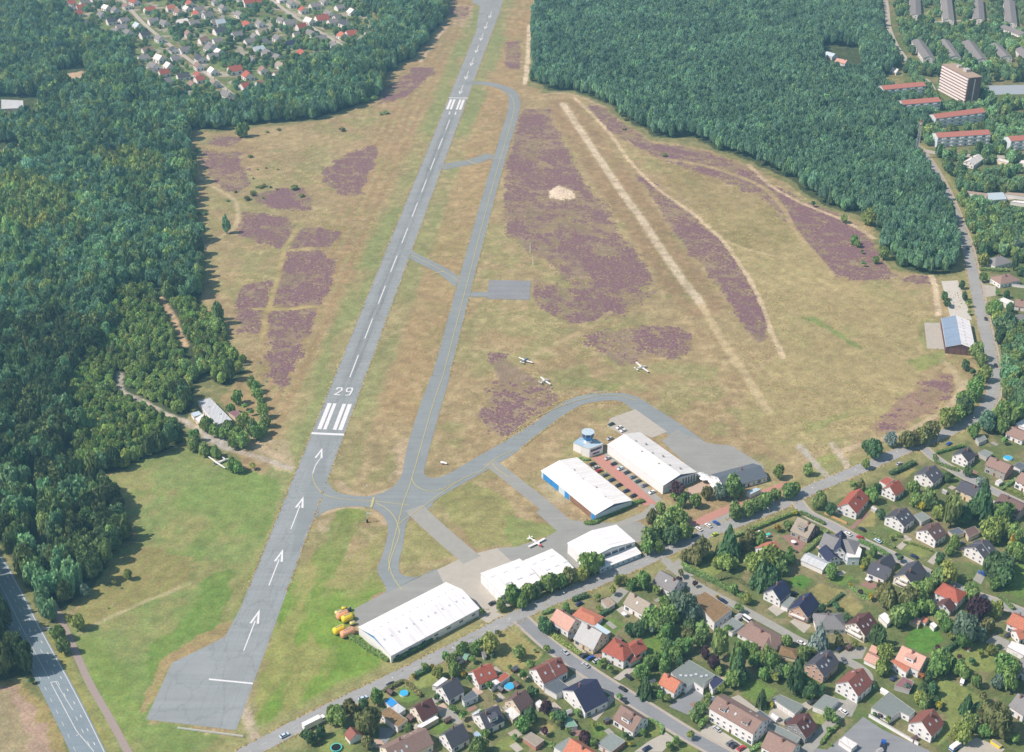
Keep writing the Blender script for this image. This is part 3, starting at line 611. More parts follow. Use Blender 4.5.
# streets
def street(name, c, w, z, m, walk=1.6, side=(1, 1)):
    b = MB(); ribbon_mb(b, c, w, z); o = tag(b.build(name, m), kind='structure')
    if walk:
        k = MB()
        if side[0]: ribbon_mb(k, c, walk, z + .12, off=-(w + walk) / 2, h=.16)
        if side[1]: ribbon_mb(k, c, walk, z + .12, off=(w + walk) / 2, h=.16)
        tag(k.build('pavement', M_KERB), kind='structure')
    return o
street('road', MAIN, 8.6, .12, M_ROAD, 1.7, (0, 0))
kk = MB(); i0 = int(len(MAIN) * .40); ribbon_mb(kk, MAIN[:i0], 1.7, .2, off=-5.2, h=.16)
tag(kk.build('pavement', M_KERB), kind='structure')
S1 = smooth(GP([(521,619),(540,637),(560,653),(600,680),(650,711),(690,736),(730,758)]), 5); street('road', S1, 6.4, .16, M_ROADD, 1.4)
S2 = smooth(GP([(662,557),(680,574),(705,590),(740,608),(775,627),(800,641),(832,655),(858,667),(868,679),(856,697),(838,716),(812,745),(795,765)]), 5); street('road', S2, 5.2, .16, M_CONCG, 0)
S3 = smooth(GP([(797,501),(808,514),(830,525),(860,541),(895,557),(925,572),(965,592),(1000,604),(1060,628)]), 5); street('road', S3, 5.6, .16, M_ROAD, 1.2)
S4 = smooth(GP([(920,444),(932,456),(950,468),(985,487),(1060,522)]), 5); street('road', S4, 5.2, .16, M_ROAD, 1.0)
LROAD = smooth(GP([(-45,527),(-12,560),(6,590),(24,626),(42,660),(58,690),(74,722),(92,760)]), 5); street('road', LROAD, 13.5, .12, asphalt('trunk_road_asphalt', A(132,146,152)), 0)
rib('road', [(14,642),(6,655),(-2,668),(-12,690)], 5, .16, M_CONCG)
rib('path', [(52,601),(61,620),(71,642),(80,662),(89,682),(101,703),(113,724),(130,756)], 3.4, .08, M_PINK)
rib('path', [(41,628),(52,629),(60,627)], 2.5, .1, M_CONCG)
rib('road', [(884,-10),(887,10),(889,28),(896,45),(905,58),(909,66)], 6, .1, M_CONC)
rib('road', [(912,146),(930,152),(960,155),(1000,157),(1060,158)], 8, .1, M_CONC)
rib('road', [(117,-8),(140,20),(170,45),(200,68),(217,82),(236,98)], 5, .1, M_CONC)
rib('road', [(265,-6),(285,10),(305,23),(330,38),(350,50)], 5, .1, M_CONC)
rib('road', [(905,18),(925,22),(955,21),(985,19),(1010,22)], 4, .1, M_CONC)
rib('path', [(919,77),(928,80),(934,88),(936,95)], 2.6, .1, M_CONC)
sheet('sports_court', PP('h',[(695,598),(1060,590),(1060,655),(790,660)]), .06, mat('blue_grey_court', A(158,172,180), .8, .05, .3))
# street markings
sm_ = MB()
dashes(sm_, MAIN[int(len(MAIN)*.30):], .16, .16, 3, 5)
dashes(sm_, LROAD, .25, .16, 3, 6, off=-1.6); ribbon_mb(sm_, LROAD, .35, .16, off=-5.9); dashes(sm_, LROAD, .4, .16, 2, 8, off=-3.7)
ribbon_mb(sm_, LROAD[:24], .22, .16, off=1.2); dashes(sm_, LROAD, .2, .16, 3, 6, off=4.6)
ML = lambda pts: GP(PP('m', pts))
for pts, w in (([(310,325),(355,318)], .5), ([(315,330),(400,490),(470,620),(580,752)], .35), ([(345,322),(400,415),(450,495)], .3), ([(470,655),(490,640)], .35)): ribbon_mb(sm_, ML(pts), w, .17)
tag(sm_.build('road_markings', M_WORN), kind='structure')
# yards and drives
for k, pts, m in (('D',[(610,400),(700,330),(800,250),(890,305),(830,400),(760,465)],M_ROADD),('E',[(0,600),(60,530),(200,610),(400,740),(380,760),(250,760),(0,640)],M_CONC),('F',[(330,630),(490,480),(640,580),(1010,745),(1000,790),(150,790)],M_ROADD),
                  ('E',[(540,440),(590,400),(730,480),(650,545),(520,500)],M_CONC),('E',[(240,330),(300,310),(560,500),(520,530)],M_CONC),('F',[(200,400),(300,340),(450,380),(400,480),(300,470)],M_CONCG),('K',[(600,660),(700,600),(830,600),(790,690),(640,690)],M_CONCG),
                  ('K',[(60,300),(120,260),(210,310),(130,360)],M_CONC),('K',[(230,400),(280,370),(400,430),(340,490)],M_CONC),('L',[(740,510),(800,450),(910,500),(890,570)],M_CONCG),('G',[(520,700),(640,640),(860,730),(800,790),(480,790)],M_CONC),
                  ('I',[(540,215),(620,130),(690,165),(600,260)],M_CONCG),('B',[(600,440),(700,400),(800,520),(760,540),(640,490)],M_CONCG),('D',[(180,180),(300,90),(360,110),(230,200)],M_CONC),('D',[(340,752),(470,660),(590,600),(660,650),(560,752)],M_CONC),
                  ('D',[(0,470),(170,300),(190,350),(40,520)],M_CONC),('C',[(720,220),(820,140),(910,160),(790,260)],M_CONCG),('O',[(690,610),(720,560),(770,580),(740,640)],M_CONCG),('O',[(220,410),(290,350),(320,360),(250,430)],M_CONC),('O',[(410,500),(470,440),(500,450),(450,520)],M_CONC),
                  ('N',[(250,440),(300,420),(430,490),(380,570)],mat('brick_patio',A(150,120,108),.9,.12,.8)),('N',[(770,370),(900,250),(930,260),(800,385)],MATS['brick_patio']),('O',[(0,640),(60,610),(120,650),(60,670)],MATS['brick_patio']),('O',[(230,690),(310,640),(330,660),(270,720)],MATS['brick_patio']),
                  ('J',[(250,90),(330,60),(420,180),(330,200)],M_CONCG),('I',[(590,310),(640,280),(710,340),(660,370)],M_CONC),('I',[(250,560),(300,590),(360,640),(330,660)],M_CONC),('U',[(450,480),(560,500),(560,560),(490,570)],M_CONC),('B',[(150,560),(290,570),(200,690),(150,650)],M_ROADD),
                  ('M',[(200,690),(300,610),(420,740),(380,752)],M_CONCG),('E',[(500,540),(560,520),(790,640),(740,700),(1010,740),(980,790),(700,700)],M_ROADD),('b',[(345,600),(745,610),(745,640),(600,660),(440,640)],M_CONC)):
    sheet('paved_yard', PP(k, pts), .055 + .006 * rnd.randrange(9), m)
# ------------------------------------------------------------------ building materials
def tiles(name, col, var=.16):
    return mat('roof_' + name, A(*col), .8, var * 1.35, 1.3, .15, coords='pos', objvar=.09)
RF = {n: tiles(n, c, v) for n, c, v in (('slate',(84,86,94),.14), ('navy',(58,62,88),.14), ('maroon',(104,74,72),.14), ('umber',(112,94,90),.15), ('brown',(146,124,114),.14),
      ('redbrown',(138,92,82),.18), ('red',(168,98,82),.2), ('orange',(186,122,98),.2), ('salmon',(200,160,144),.16), ('grey',(134,134,134),.14), ('lightgrey',(176,178,176),.1), ('beige',(158,150,136),.12),
      ('moss',(136,114,84),.3), ('felt',(132,142,138),.14), ('felt_dark',(98,108,116),.14), ('white',(246,246,246),.04), ('offwhite',(232,232,228),.05), ('metal',(204,210,212),.08), ('paleblue',(186,206,216),.08), ('bluemetal',(138,160,182),.08),
      ('blockred',(182,122,108),.15), ('purple',(140,104,108),.12), ('green',(120,160,140),.1), ('glassblue',(160,190,210),.12), ('skyblue',(60,150,215),.06), ('gravel',(168,152,134),.25))}
WL = {n: mat('render_' + n, A(*c), .9, .05, .5, .15, objvar=.03) for n, c in (('white',(250,250,248)), ('cream',(238,228,208)), ('beige',(220,204,176)), ('grey',(190,190,188)), ('slate',(150,152,150)), ('paleblue',(214,228,236)), ('yellow',(236,220,160)), ('pinkish',(238,232,230)))}
def seams(m, pitch, dark=.86):
    """sheet joints and run-off stains on metal roofs"""
    nt = m.node_tree; N = nt.nodes; K = nt.links; bs = N['Principled BSDF']; src = bs.inputs['Base Color'].links[0].from_socket
    t = N.new('ShaderNodeTexCoord'); sp = N.new('ShaderNodeSeparateXYZ'); K.new(t.outputs['Object'], sp.inputs[0])
    d = N.new('ShaderNodeMath'); d.operation = 'PINGPONG'; d.inputs[1].default_value = pitch / 2; K.new(sp.outputs[0], d.inputs[0])
    r = N.new('ShaderNodeMapRange'); r.inputs[1].default_value = .05; r.inputs[2].default_value = .3; r.inputs[3].default_value = dark; r.inputs[4].default_value = 1; K.new(d.outputs[0], r.inputs[0])
    mp = N.new('ShaderNodeMapping'); mp.inputs['Scale'].default_value = (.9, .06, .2); K.new(t.outputs['Object'], mp.inputs['Vector']); nz = N.new('ShaderNodeTexNoise'); nz.inputs['Scale'].default_value = 1; nz.inputs['Detail'].default_value = 5; K.new(mp.outputs[0], nz.inputs['Vector'])
    r2 = N.new('ShaderNodeMapRange'); r2.inputs[1].default_value = .35; r2.inputs[2].default_value = .7; r2.inputs[3].default_value = 1.03; r2.inputs[4].default_value = .84; K.new(nz.outputs['Fac'], r2.inputs[0])
    mu = N.new('ShaderNodeMath'); mu.operation = 'MULTIPLY'; K.new(r.outputs[0], mu.inputs[0]); K.new(r2.outputs[0], mu.inputs[1])
    hs = N.new('ShaderNodeHueSaturation'); K.new(src, hs.inputs['Color']); K.new(mu.outputs[0], hs.inputs['Value']); K.new(hs.outputs['Color'], bs.inputs['Base Color'])
for n_, p_ in (('white', 6.0), ('offwhite', 5.0), ('metal', 2.4), ('bluemetal', 5.0)): seams(RF[n_], p_)
def brick_mat(name, c1, c2):
    m = bpy.data.materials.new(name); m.use_nodes = True; nt = m.node_tree; N = nt.nodes; K = nt.links; bs = N['Principled BSDF']; bs.inputs['Roughness'].default_value = .9; bs.inputs['Specular IOR Level'].default_value = .15
    t = N.new('ShaderNodeTexCoord'); b = N.new('ShaderNodeTexBrick'); b.inputs['Scale'].default_value = 3; b.inputs['Color1'].default_value = (*c1, 1); b.inputs['Color2'].default_value = (*c2, 1); b.inputs['Mortar'].default_value = (.4, .38, .34, 1)
    K.new(t.outputs['Object'], b.inputs['Vector']); K.new(b.outputs['Color'], bs.inputs['Base Color']); return m
WL['brick'] = brick_mat('brick_red', A(196,138,116), A(182,120,100)); WL['darkbrick'] = brick_mat('brick_dark', A(120,84,78), A(104,70,66)); WL['tanbrick'] = brick_mat('brick_tan', A(216,180,156), A(204,164,138))
M_FRAME = mat('window_frame_white', A(235,235,235), .5, .03, 1, .3); M_TIMBER = mat('dark_timber', A(86,66,54), .8, .15, 1.5, .15)
def glass_mat():
    m = mat('window_glass', A(70,86,104), .12, .25, .7, .6, coords='pos'); return m
M_GLASS = glass_mat(); M_TRIM = mat('roof_edge_trim', A(186,186,182), .7, .08, 1, .15); M_DOORW = mat('garage_door_white', A(222,222,220), .6, .05, 1, .2)
M_DOORB = mat('brown_door', A(120,86,64), .6, .1, 1, .2); M_CHIM = mat('chimney_brick', A(150,110,96), .9, .15, 1.5, .1); M_SOLAR = mat('solar_panels', A(52,60,92), .25, .1, .8, .5)
M_BLUE = mat('hangar_blue', A(52,140,210), .5, .06, .6, .3); M_NAVY = mat('hangar_navy', A(62,96,150), .5, .06, .6, .3); M_HWHITE = mat('hangar_white_sheet', A(250,250,250), .55, .03, .4, .2)
def win_mesh(w, h):
    b = MB(); f = .1
    b.box((0, 0, h / 2 - f / 2), (w, .12, f), mi=0); b.box((0, 0, -h / 2 + f / 2), (w, .16, f), mi=0)
    for s in (-1, 1): b.box((s * (w / 2 - f / 2), 0, 0), (f, .12, h - 2 * f), mi=0)
    b.box((0, 0, 0), (.07, .1, h - 2 * f), mi=0)
    b.add([(-w / 2 + f, -.03, -h / 2 + f), (w / 2 - f, -.03, -h / 2 + f), (w / 2 - f, -.03, h / 2 - f), (-w / 2 + f, -.03, h / 2 - f)], [(0, 1, 2, 3)], 1)
    o = b.build('window', [M_FRAME, M_GLASS]); me = o.data; bpy.data.objects.remove(o); return me
def raw(b, name, mats):
    o = b.build(name, mats); me = o.data; bpy.data.objects.remove(o); return me
WIN = win_mesh(1.25, 1.35); WINS = win_mesh(.9, 1.0); WIND = win_mesh(2.3, 2.1); WINL = win_mesh(2.4, 1.3)
b = MB(); b.box((0, 0, 0), (1.0, .1, 2.1), mi=0); b.box((.35, -.07, 0), (.06, .06, .2), mi=1); DOOR = raw(b, 'door', [M_DOORB, M_FRAME])
b = MB(); b.box((0, 0, 0), (2.5, .1, 2.1), mi=0)
for k in range(4): b.box((0, -.06, -.8 + k * .53), (2.4, .03, .45), mi=0)
GDOOR = raw(b, 'garage_door', [M_DOORW])
b = MB(); b.box((0, 0, .06), (.95, 1.3, .12), mi=0); b.add([(-.38, -.55, .125), (.38, -.55, .125), (.38, .55, .125), (-.38, .55, .125)], [(0, 1, 2, 3)], 1); SKYL = raw(b, 'skylight', [M_TRIM, mat('skylight_glass', A(190,205,215), .15, .15, .5, .6)])
b = MB(); b.box((0, 0, 0), (.75, .75, 2.2), mi=0); b.box((0, 0, 1.15), (.9, .9, .12), mi=1); b.tube((0, 0, 1.2), (0, 0, 1.55), .14, n=8, mi=1); CHIM = raw(b, 'chimney', [M_CHIM, mat('chimney_cap', A(120,116,112), .9, .1, 1)])
HOUSES = []
def reg(root, short, pos, r, L=0, ang=0):
    if L > 24:
        n = int(L / 14) + 1
        for i in range(n): t = (i + .5) / n * L - L / 2; HOUSES.append((short, Vector((pos.x + math.cos(ang) * t, pos.y + math.sin(ang) * t, 0)), r))
    else: HOUSES.append((short, Vector((pos.x, pos.y, 0)), r))
def roof_box(L, w, he, hr, t=.22, over=.35):
    """gable roof shell, ridge along x"""
    b = MB(); k = (hr - he) / (w / 2); e = he - k * 0
    sec = [(w / 2 + over, he - k * over), (0, hr), (-w / 2 - over, he - k * over), (-w / 2 - over, he - k * over - t), (0, hr - t), (w / 2 + over, he - k * over - t)]
    n = 6; vs = [(s * L / 2, y, z) for s in (1, -1) for y, z in sec]
    fs = [(i, n + i, n + (i + 1) % n, (i + 1) % n) for i in range(n)]
    b.add(vs, fs, 0); b.add([vs[i] for i in range(6)], [(0, 1, 4, 5)[::-1], (1, 2, 3, 4)[::-1]], 1); b.add([vs[i + 6] for i in range(6)], [(0, 1, 4, 5), (1, 2, 3, 4)], 1)
    return b
def wall_gable(L, w, he, hr, t=.22):
    b = MB(); k = (hr - he) / (w / 2); d = t + .02
    for s in (-1, 1):
        x = s * L / 2; q = [(x, -w / 2, 0), (x, w / 2, 0), (x, w / 2, he - d), (x, 0, hr - d), (x, -w / 2, he - d)]
        b.add(q, [tuple(range(5)) if s > 0 else tuple(range(5))[::-1]])
        y = s * w / 2; q = [(-L / 2, y, 0), (L / 2, y, 0), (L / 2, y, he - d), (-L / 2, y, he - d)]
        b.add(q, [(3, 2, 1, 0) if s > 0 else (0, 1, 2, 3)])
    return b
def put_windows(root, L, w, he, hr, sides=(1, -1), door=True, two=None, gables=(1, -1)):
    two = he > 4.9 if two is None else two
    rows = [1.55] + ([4.2] if two else [])
    for s in (1, -1):
        if s in sides:
            n = max(1, int(L / 3.3))
            for z in rows:
                for i in range(n):
                    x = (i + .5) * L / n - L / 2
                    if door and z == 1.55 and i == n // 2 and s == sides[0]:
                        link('door', DOOR, root, (x, s * (w / 2 + .05), 1.06), 0 if s < 0 else math.pi); continue
                    if z < he - .75: link('window', WIN if i % 3 else WIND if z < 2 and s == sides[0] else WIN, root, (x, s * (w / 2 + .04), z), 0 if s < 0 else math.pi)
        if s in gables:
            for z in rows + [rows[-1] + 2.65]:
                span = w if z < he else w * (hr - z - .7) / max(hr - he, .1)
                if z > hr - 1.4 or span < 1.6: continue
                n = 1 if span < 3.2 else 2 if span < 8 else 3
                for i in range(n):
                    y = (i + .5) * span / n - span / 2
                    link('window', WIN, root, (s * (L / 2 + .04), y, z), math.pi / 2 if s > 0 else -math.pi / 2)
def slope_items(root, roof, L, w, he, hr, sky=0, chim=1, dorm=0, solar=0, side=1, wallm=None, roofm=None, seed=0):
    r = random.Random(seed); th = math.atan2(hr - he, w / 2)
    if chim: link('chimney', CHIM, roof, (r.uniform(-.25, .3) * L, r.choice((-1, 1)) * w * .08, hr + .1))
    for i in range(sky):
        s = side if i < 3 else -side
        x = (i + .5) / max(sky, 1) * L * .8 - L * .4; y = s * w * (.24 + .06 * (i % 2)); z = hr - abs(y) * (hr - he) / (w / 2)
        o = link('skylight', SKYL, roof, (x, y, z + .02)); o.rotation_euler = (-s * th, 0, 0)
    for i in range(dorm):
        x = (i + .5) / dorm * L - L / 2; y = side * w * .27; zt = hr - w * .12 * (hr - he) / (w / 2); zb = hr - w * .43 * (hr - he) / (w / 2)
        m = MB(); dw = min(L / dorm * .6, 3.0 if dorm > 1 else 4.2); y0, y1 = side * w * .12, side * w * .40
        m.box((x, (y0 + y1) / 2, (zt + zb) / 2 - .1), (dw, abs(y1 - y0), zt - zb), mi=0)
        m.box((x, (y0 + y1) / 2 + side * .15, zt + .0), (dw + .4, abs(y1 - y0) + .4, .16), mi=1)
        d = m.build('dormer', [wallm, roofm], roof)
        link('window', WINL if dw > 2.9 else WIN, d, (x, y1 + side * .04, (zt + zb) / 2), 0 if side < 0 else math.pi, sc=(1, 1, .8))
    if solar:
        m = MB(); yy0, yy1 = side * w * .10, side * w * .42
        z0 = hr - abs(yy0) * (hr - he) / (w / 2) + .1; z1 = hr - abs(yy1) * (hr - he) / (w / 2) + .1; nn = 6
        for i in range(nn):
            a0 = -L * .4 + i * L * .8 / nn; a1 = a0 + L * .8 / nn - .12; q = [(a0, yy0, z0), (a1, yy0, z0), (a1, yy1, z1), (a0, yy1, z1)]
            m.add(q, [(0, 1, 2, 3) if side < 0 else (3, 2, 1, 0)])
        m.build('solar_panel', M_SOLAR, roof)
def gable(label, short, k, a, c, w, he, hr, roof, wall, name='house', cat='house', sky=0, chim=1, dorm=0, solar=0, win=True, two=None, trim=.7, balcony=0, group=None, W2=None, park=0):
    A_ = G(*P(k, *a), hr); B_ = G(*P(k, *c), hr); d = B_ - A_; L = d.length; ang = math.atan2(d.y, d.x); mid = (A_ + B_) / 2
    root = empty(name, (mid.x, mid.y, 0), ang); tag(root, label, cat, group)
    Lw, ww = L - trim, w - .0
    v = Vector((-math.sin(ang), math.cos(ang))); side = 1 if v.dot(-Vector((mid.x, mid.y))) > 0 else -1
    wall_gable(Lw, ww, he, hr).build('wall', WL[wall], root)
    rf = roof_box(L, ww, he, hr).build('roof', [RF[roof], M_TRIM], root)
    if win: put_windows(root, Lw, ww, he, hr, (side, -side), two=two)
    slope_items(root, rf, L, ww, he, hr, sky, chim, dorm, solar, side, WL[wall], RF[roof], len(HOUSES))
    u = Vector((math.cos(ang), math.sin(ang))); ge = 1 if u.dot(-Vector((mid.x, mid.y))) > 0 else -1
    for i in range(balcony):
        m = MB(); z = 2.7 + 2.7 * i; bw = ww * (.8 if i == 0 else .5); x = ge * (Lw / 2 + .75)
        m.box((x, 0, z), (1.5, bw, .16)); m.box((x + ge * .72, 0, z + .5), (.06, bw, .9)); m.box((x, bw / 2 - .03, z + .5), (1.38, .06, .9)); m.box((x, -bw / 2 + .03, z + .5), (1.38, .06, .9))
        m.build('balcony', WL['white'], root)
    if park == 1:   # party wall of a pair of houses
        m = MB(); k_ = (hr - he) / (ww / 2)
        for s in (-1, 1): m.add([(-.15, 0, hr + .25), (.15, 0, hr + .25), (.15, s * ww / 2, he + .25), (-.15, s * ww / 2, he + .25)], [(0, 1, 2, 3) if s < 0 else (3, 2, 1, 0)])
        m.build('party_wall', M_TRIM, rf)
    reg(root, short, mid, max(L, w) / 2 if L <= 24 else w * .72, L, ang); return root, L, ww, side, rf
def hip(label, short, k, a, c, w, he, hr, roof, wall, name='house', cat='house', sky=0, chim=1, ext=.85, win=True, group=None, dorm=0):
    A_ = G(*P(k, *a), hr); B_ = G(*P(k, *c), hr); d = B_ - A_; Lr = d.length; ang = math.atan2(d.y, d.x); mid = (A_ + B_) / 2; L = Lr + w * ext
    root = empty(name, (mid.x, mid.y, 0), ang); tag(root, label, cat, group)
    v = Vector((-math.sin(ang), math.cos(ang))); side = 1 if v.dot(-Vector((mid.x, mid.y))) > 0 else -1
    MB().prism([(-L / 2, -w / 2), (L / 2, -w / 2), (L / 2, w / 2), (-L / 2, w / 2)], 0, he - .05, top=False).build('wall', WL[wall], root)
    o = .45; e = [(-L / 2 - o, -w / 2 - o), (L / 2 + o, -w / 2 - o), (L / 2 + o, w / 2 + o), (-L / 2 - o, w / 2 + o)]
    vs = [(x, y, he) for x, y in e] + [(-Lr / 2, 0, hr), (Lr / 2, 0, hr)] + [(x, y, he - .2) for x, y in e]
    m = MB().add(vs, [(0, 1, 5, 4), (1, 2, 5), (2, 3, 4, 5), (3, 0, 4)], 0); m.add(vs, [(6, 7, 1, 0), (7, 8, 2, 1), (8, 9, 3, 2), (9, 6, 0, 3), (9, 8, 7, 6)], 1)
    rf = m.build('roof', [RF[roof], M_TRIM], root)
    if win:
        rows = [1.5] + ([4.2] if he > 4.9 else [])
        for z in rows:
            if z > he - .6: continue
            for s in (1, -1):
                n = max(1, int(L / 3.3))
                for i in range(n):
                    x = (i + .5) * L / n - L / 2
                    if z == 1.5 and s == side and i == n // 2: link('door', DOOR, root, (x, s * (w / 2 + .05), 1.06), 0 if s < 0 else math.pi)
                    else: link('window', WIN, root, (x, s * (w / 2 + .04), z), 0 if s < 0 else math.pi)
                n = max(1, int(w / 4))
                for i in range(n): link('window', WIN, root, (s * (L / 2 + .04), (i + .5) * w / n - w / 2, z), math.pi / 2 if s > 0 else -math.pi / 2)
    slope_items(root, rf, max(Lr, 3), w, he, hr, sky, chim, dorm, 0, side, WL[wall], RF[roof], len(HOUSES))
    reg(root, short, mid, max(L, w) / 2); return root
def flat(label, short, k, pts, h, roof, wall, name='garage', cat='garage', doors=1, lights=0, group=None, z0=0, edge=True, win=0, over=.2, low=None):
    """flat (or, with low=, gently sloping) roofed building; pts are the roof corners"""
    w = GP(PP(k, pts), h); c = sum(w, Vector()) / len(w); loc = Vector((c.x, c.y, 0)); q = [(p.x - c.x, p.y - c.y) for p in w]; q_ = list(q)
    ar = sum(q[i - 1][0] * q[i][1] - q[i][0] * q[i - 1][1] for i in range(len(q)))
    if ar < 0: q = q[::-1]
    root = empty(name, loc); tag(root, label, cat, group)
    MB().prism(q, 0, h - .22, top=False).build('wall', WL[wall] if wall in WL else wall, root)
    R = max(math.hypot(*p) for p in q); e = [(x * (1 + over / R * 1.2), y * (1 + over / R * 1.2)) for x, y in q]
    m = MB().prism(e, h - .25, h, 1, True, True, mtop=0)
    if edge:
        for i in range(len(e)):
            x0, y0 = e[i - 1]; x1, y1 = e[i]; L = math.hypot(x1 - x0, y1 - y0)
            m.box(((x0 + x1) / 2 * .985, (y0 + y1) / 2 * .985, h + .08), (L * .97, .14, .12), math.atan2(y1 - y0, x1 - x0), 1)
    rf = m.build('roof', [RF[roof], M_TRIM], root)
    for i in range(lights):
        t = (i + .5) / lights; x = (q_[0][0] * (1 - t) + q_[2][0] * t) * .7; y = (q_[0][1] * (1 - t) + q_[2][1] * t) * .7
        o = link('skylight', SKYL, rf, (x, y + rnd.uniform(-1, 1), h + .1)); o.scale = (1.4, 1, 2)
    # doors and windows on the wall that faces the viewer
    ed = []
    for i in range(len(q)):
        x0, y0 = q[i - 1]; x1, y1 = q[i]; L = math.hypot(x1 - x0, y1 - y0); nx, ny = (y1 - y0) / L, -(x1 - x0) / L; f = nx * -c.x + ny * -c.y; ed.append((f / c.length * L, x0, y0, x1, y1, L, nx, ny))
    ed.sort(reverse=True)
    if doors and h > 2.3:
        f, x0, y0, x1, y1, L, nx, ny = ed[0]; n = min(doors, max(1, int(L / 2.9)))
        for i in range(n):
            t = (i + .5) / n; link('garage_door', GDOOR, root, (x0 + (x1 - x0) * t + nx * .05, y0 + (y1 - y0) * t + ny * .05, 1.07), math.atan2(y1 - y0, x1 - x0))
    if win:
        for f, x0, y0, x1, y1, L, nx, ny in ed[:2]:
            n = int(L / 3.2)
            for z in [1.5 + 2.8 * j for j in range(win)]:
                for i in range(n):
                    if z + .7 < h: t = (i + .5) / n; link('window', WIN, root, (x0 + (x1 - x0) * t + nx * .04, y0 + (y1 - y0) * t + ny * .04, z), math.atan2(y1 - y0, x1 - x0))
    reg(root, short, loc, R); return root
# ------------------------------------------------------------------ the housing estate by the airfield
gable('dark grey gabled house with low annexe behind the yellow-leaved hedge','the dark grey gabled house behind the yellow hedge','B',(632,245),(758,172),9.5,3.8,8.2,'slate','white',dorm=0)
flat('grey lean-to annexe with dark roof against the dark grey gabled house','the grey annexe','B',[(790,340),(875,275),(915,320),(810,365)],3.2,'felt_dark','paleblue','annexe','annexe',0,win=1)
flat('white topped conservatory in front of the dark grey gabled house','the white conservatory','B',[(560,235),(640,172),(680,190),(600,245)],2.8,'white','white','conservatory','annexe',0)
gable('maroon roofed white house with a pale carport along its side','the maroon roofed house with the pale carport','B',(425,402),(556,330),9.5,3.8,8.2,'maroon','cream')
flat('long pale carport beside the maroon roofed house','the long pale carport','B',[(440,548),(575,465),(608,490),(468,570)],2.6,'offwhite','beige','carport','carport',0)
flat('bright blue roofed garage beside the pale grey one','the blue roofed garage','B',[(190,358),(240,328),(290,372),(240,405)],2.7,'skyblue','white','garage','garage',1)
flat('pale grey garage joined to the bright blue roofed garage','the pale grey garage','B',[(242,408),(292,375),(352,420),(300,455)],2.7,'metal','white','garage','garage',1)
flat('low house with a mossy brown roof and white front wall near the parked truck road','the mossy roofed low house','B',[(150,452),(228,405),(368,505),(292,560)],3.4,'moss','white','bungalow','house',1,win=1)
gable('long brown roofed house with many skylights at the bottom edge of the estate','the long brown house with skylights','B',(195,722),(515,568),11.5,4.6,8.6,'brown','cream',sky=6)
gable('dark slate house with white gable below the maroon roofed house','the dark slate house','B',(655,612),(800,530),9.5,3.8,8.3,'slate','white')
flat('small pale glass lean-to on the dark slate house','the glass lean-to','B',[(880,610),(905,590),(965,645),(930,690)],2.6,'glassblue','grey','conservatory','annexe',0)
gable('red tiled house with white gable beside the straw coloured lawn','the red tiled house by the straw lawn','C',(22,128),(168,62),9.5,3.8,8.0,'red','white',sky=2)
flat('small red tiled outbuilding behind the red tiled house','the red outbuilding','C',[(205,178),(275,135),(308,165),(236,215)],2.8,'red','white','garage','garage',1)
flat('pale flat garage beside the red tiled outbuilding','the pale flat garage','C',[(135,215),(188,183),(232,212),(170,252)],2.7,'offwhite','white','garage','garage',1)
gable('slate roofed white house with a pale flat porch on its gable','the slate house with the flat porch','C',(72,462),(222,390),10,4.0,8.4,'slate','white',sky=1,dorm=1)
flat('pale flat porch on the gable of the slate roofed white house','the flat porch','C',[(12,458),(72,420),(102,440),(42,482)],3.0,'metal','white','porch','annexe',0)
gable('house with brown front roof and blue-grey rear roof beside a round pool','the house beside the round pool','C',(325,342),(430,264),9.5,3.8,8.0,'umber','beige')
flat('pale grey flat garage in front of the house beside the round pool','the garage by the pool house','C',[(268,430),(322,400),(388,462),(330,502)],2.7,'offwhite','beige','garage','garage',1)
flat('garden shed with pale roof and red-brown side on the bottom lawn','the red-sided shed','C',[(412,640),(472,600),(572,660),(510,708)],2.8,'beige','brick','shed','shed',0)
gable('orange tiled house cut by the lower edge of the photo','the orange house at the lower edge','C',(778,645),(945,752),10,3.8,8.2,'orange','white')
flat('grey annexe joined to the orange tiled house at the lower edge','the grey annexe of the orange house','C',[(650,712),(768,642),(788,665),(740,770)],3.2,'felt','white','annexe','annexe',0)
gable('large white house with a wide navy roof at the corner of the street','the large navy roofed house','C',(802,278),(985,186),17,4.2,10.2,'navy','white',chim=2,two=False)
gable('semi-detached pair with red-brown roof and a white party wall','the red-brown pair','C',(512,112),(705,15),11,4.8,9.0,'redbrown','white',sky=3,park=1)
flat('white garage with blue-grey flat roof next to the red-brown pair','the blue-grey roofed garage','C',[(578,252),(690,190),(782,260),(672,306)],3.2,'felt_dark','white','garage','garage',2)
flat('tiny green roofed garden shed among shrubs','the green garden shed','C',[(728,492),(782,478),(832,550),(748,562)],2.5,'green','white','shed','shed',0)
flat('tiny pale roofed shed beside the purple-leaved tree','the pale shed','C',[(503,375),(540,348),(577,385),(533,412)],2.3,'offwhite','grey','shed','shed',0)
gable('brown roofed white house with two dormers on the street bend','the brown house on the street bend','D',(240,385),(402,488),10.5,3.9,8.3,'brown','white',sky=2,dorm=1)
flat('grey flat double garage below the brown house on the street bend','the grey double garage','D',[(58,690),(165,603),(272,668),(165,752)],2.8,'felt','brick','garage','garage',2)
gable('small orange roofed white house in front of the grey flat building','the small orange roofed house','D',(575,135),(702,208),8.0,4.6,8.2,'orange','white')
flat('large grey flat roofed building with domed skylights behind the parking court','the grey flat building','D',[(628,140),(770,40),(972,158),(885,215),(880,260),(800,205),(745,252)],4.0,'felt','white','clubhouse','building',0,lights=6,win=1)
flat('low annexe with dark blue panels at the end of the grey flat building','the dark blue panelled annexe','E',[(72,215),(125,158),(188,198),(100,272)],3.4,'navy','white','annexe','annexe',0,win=1)
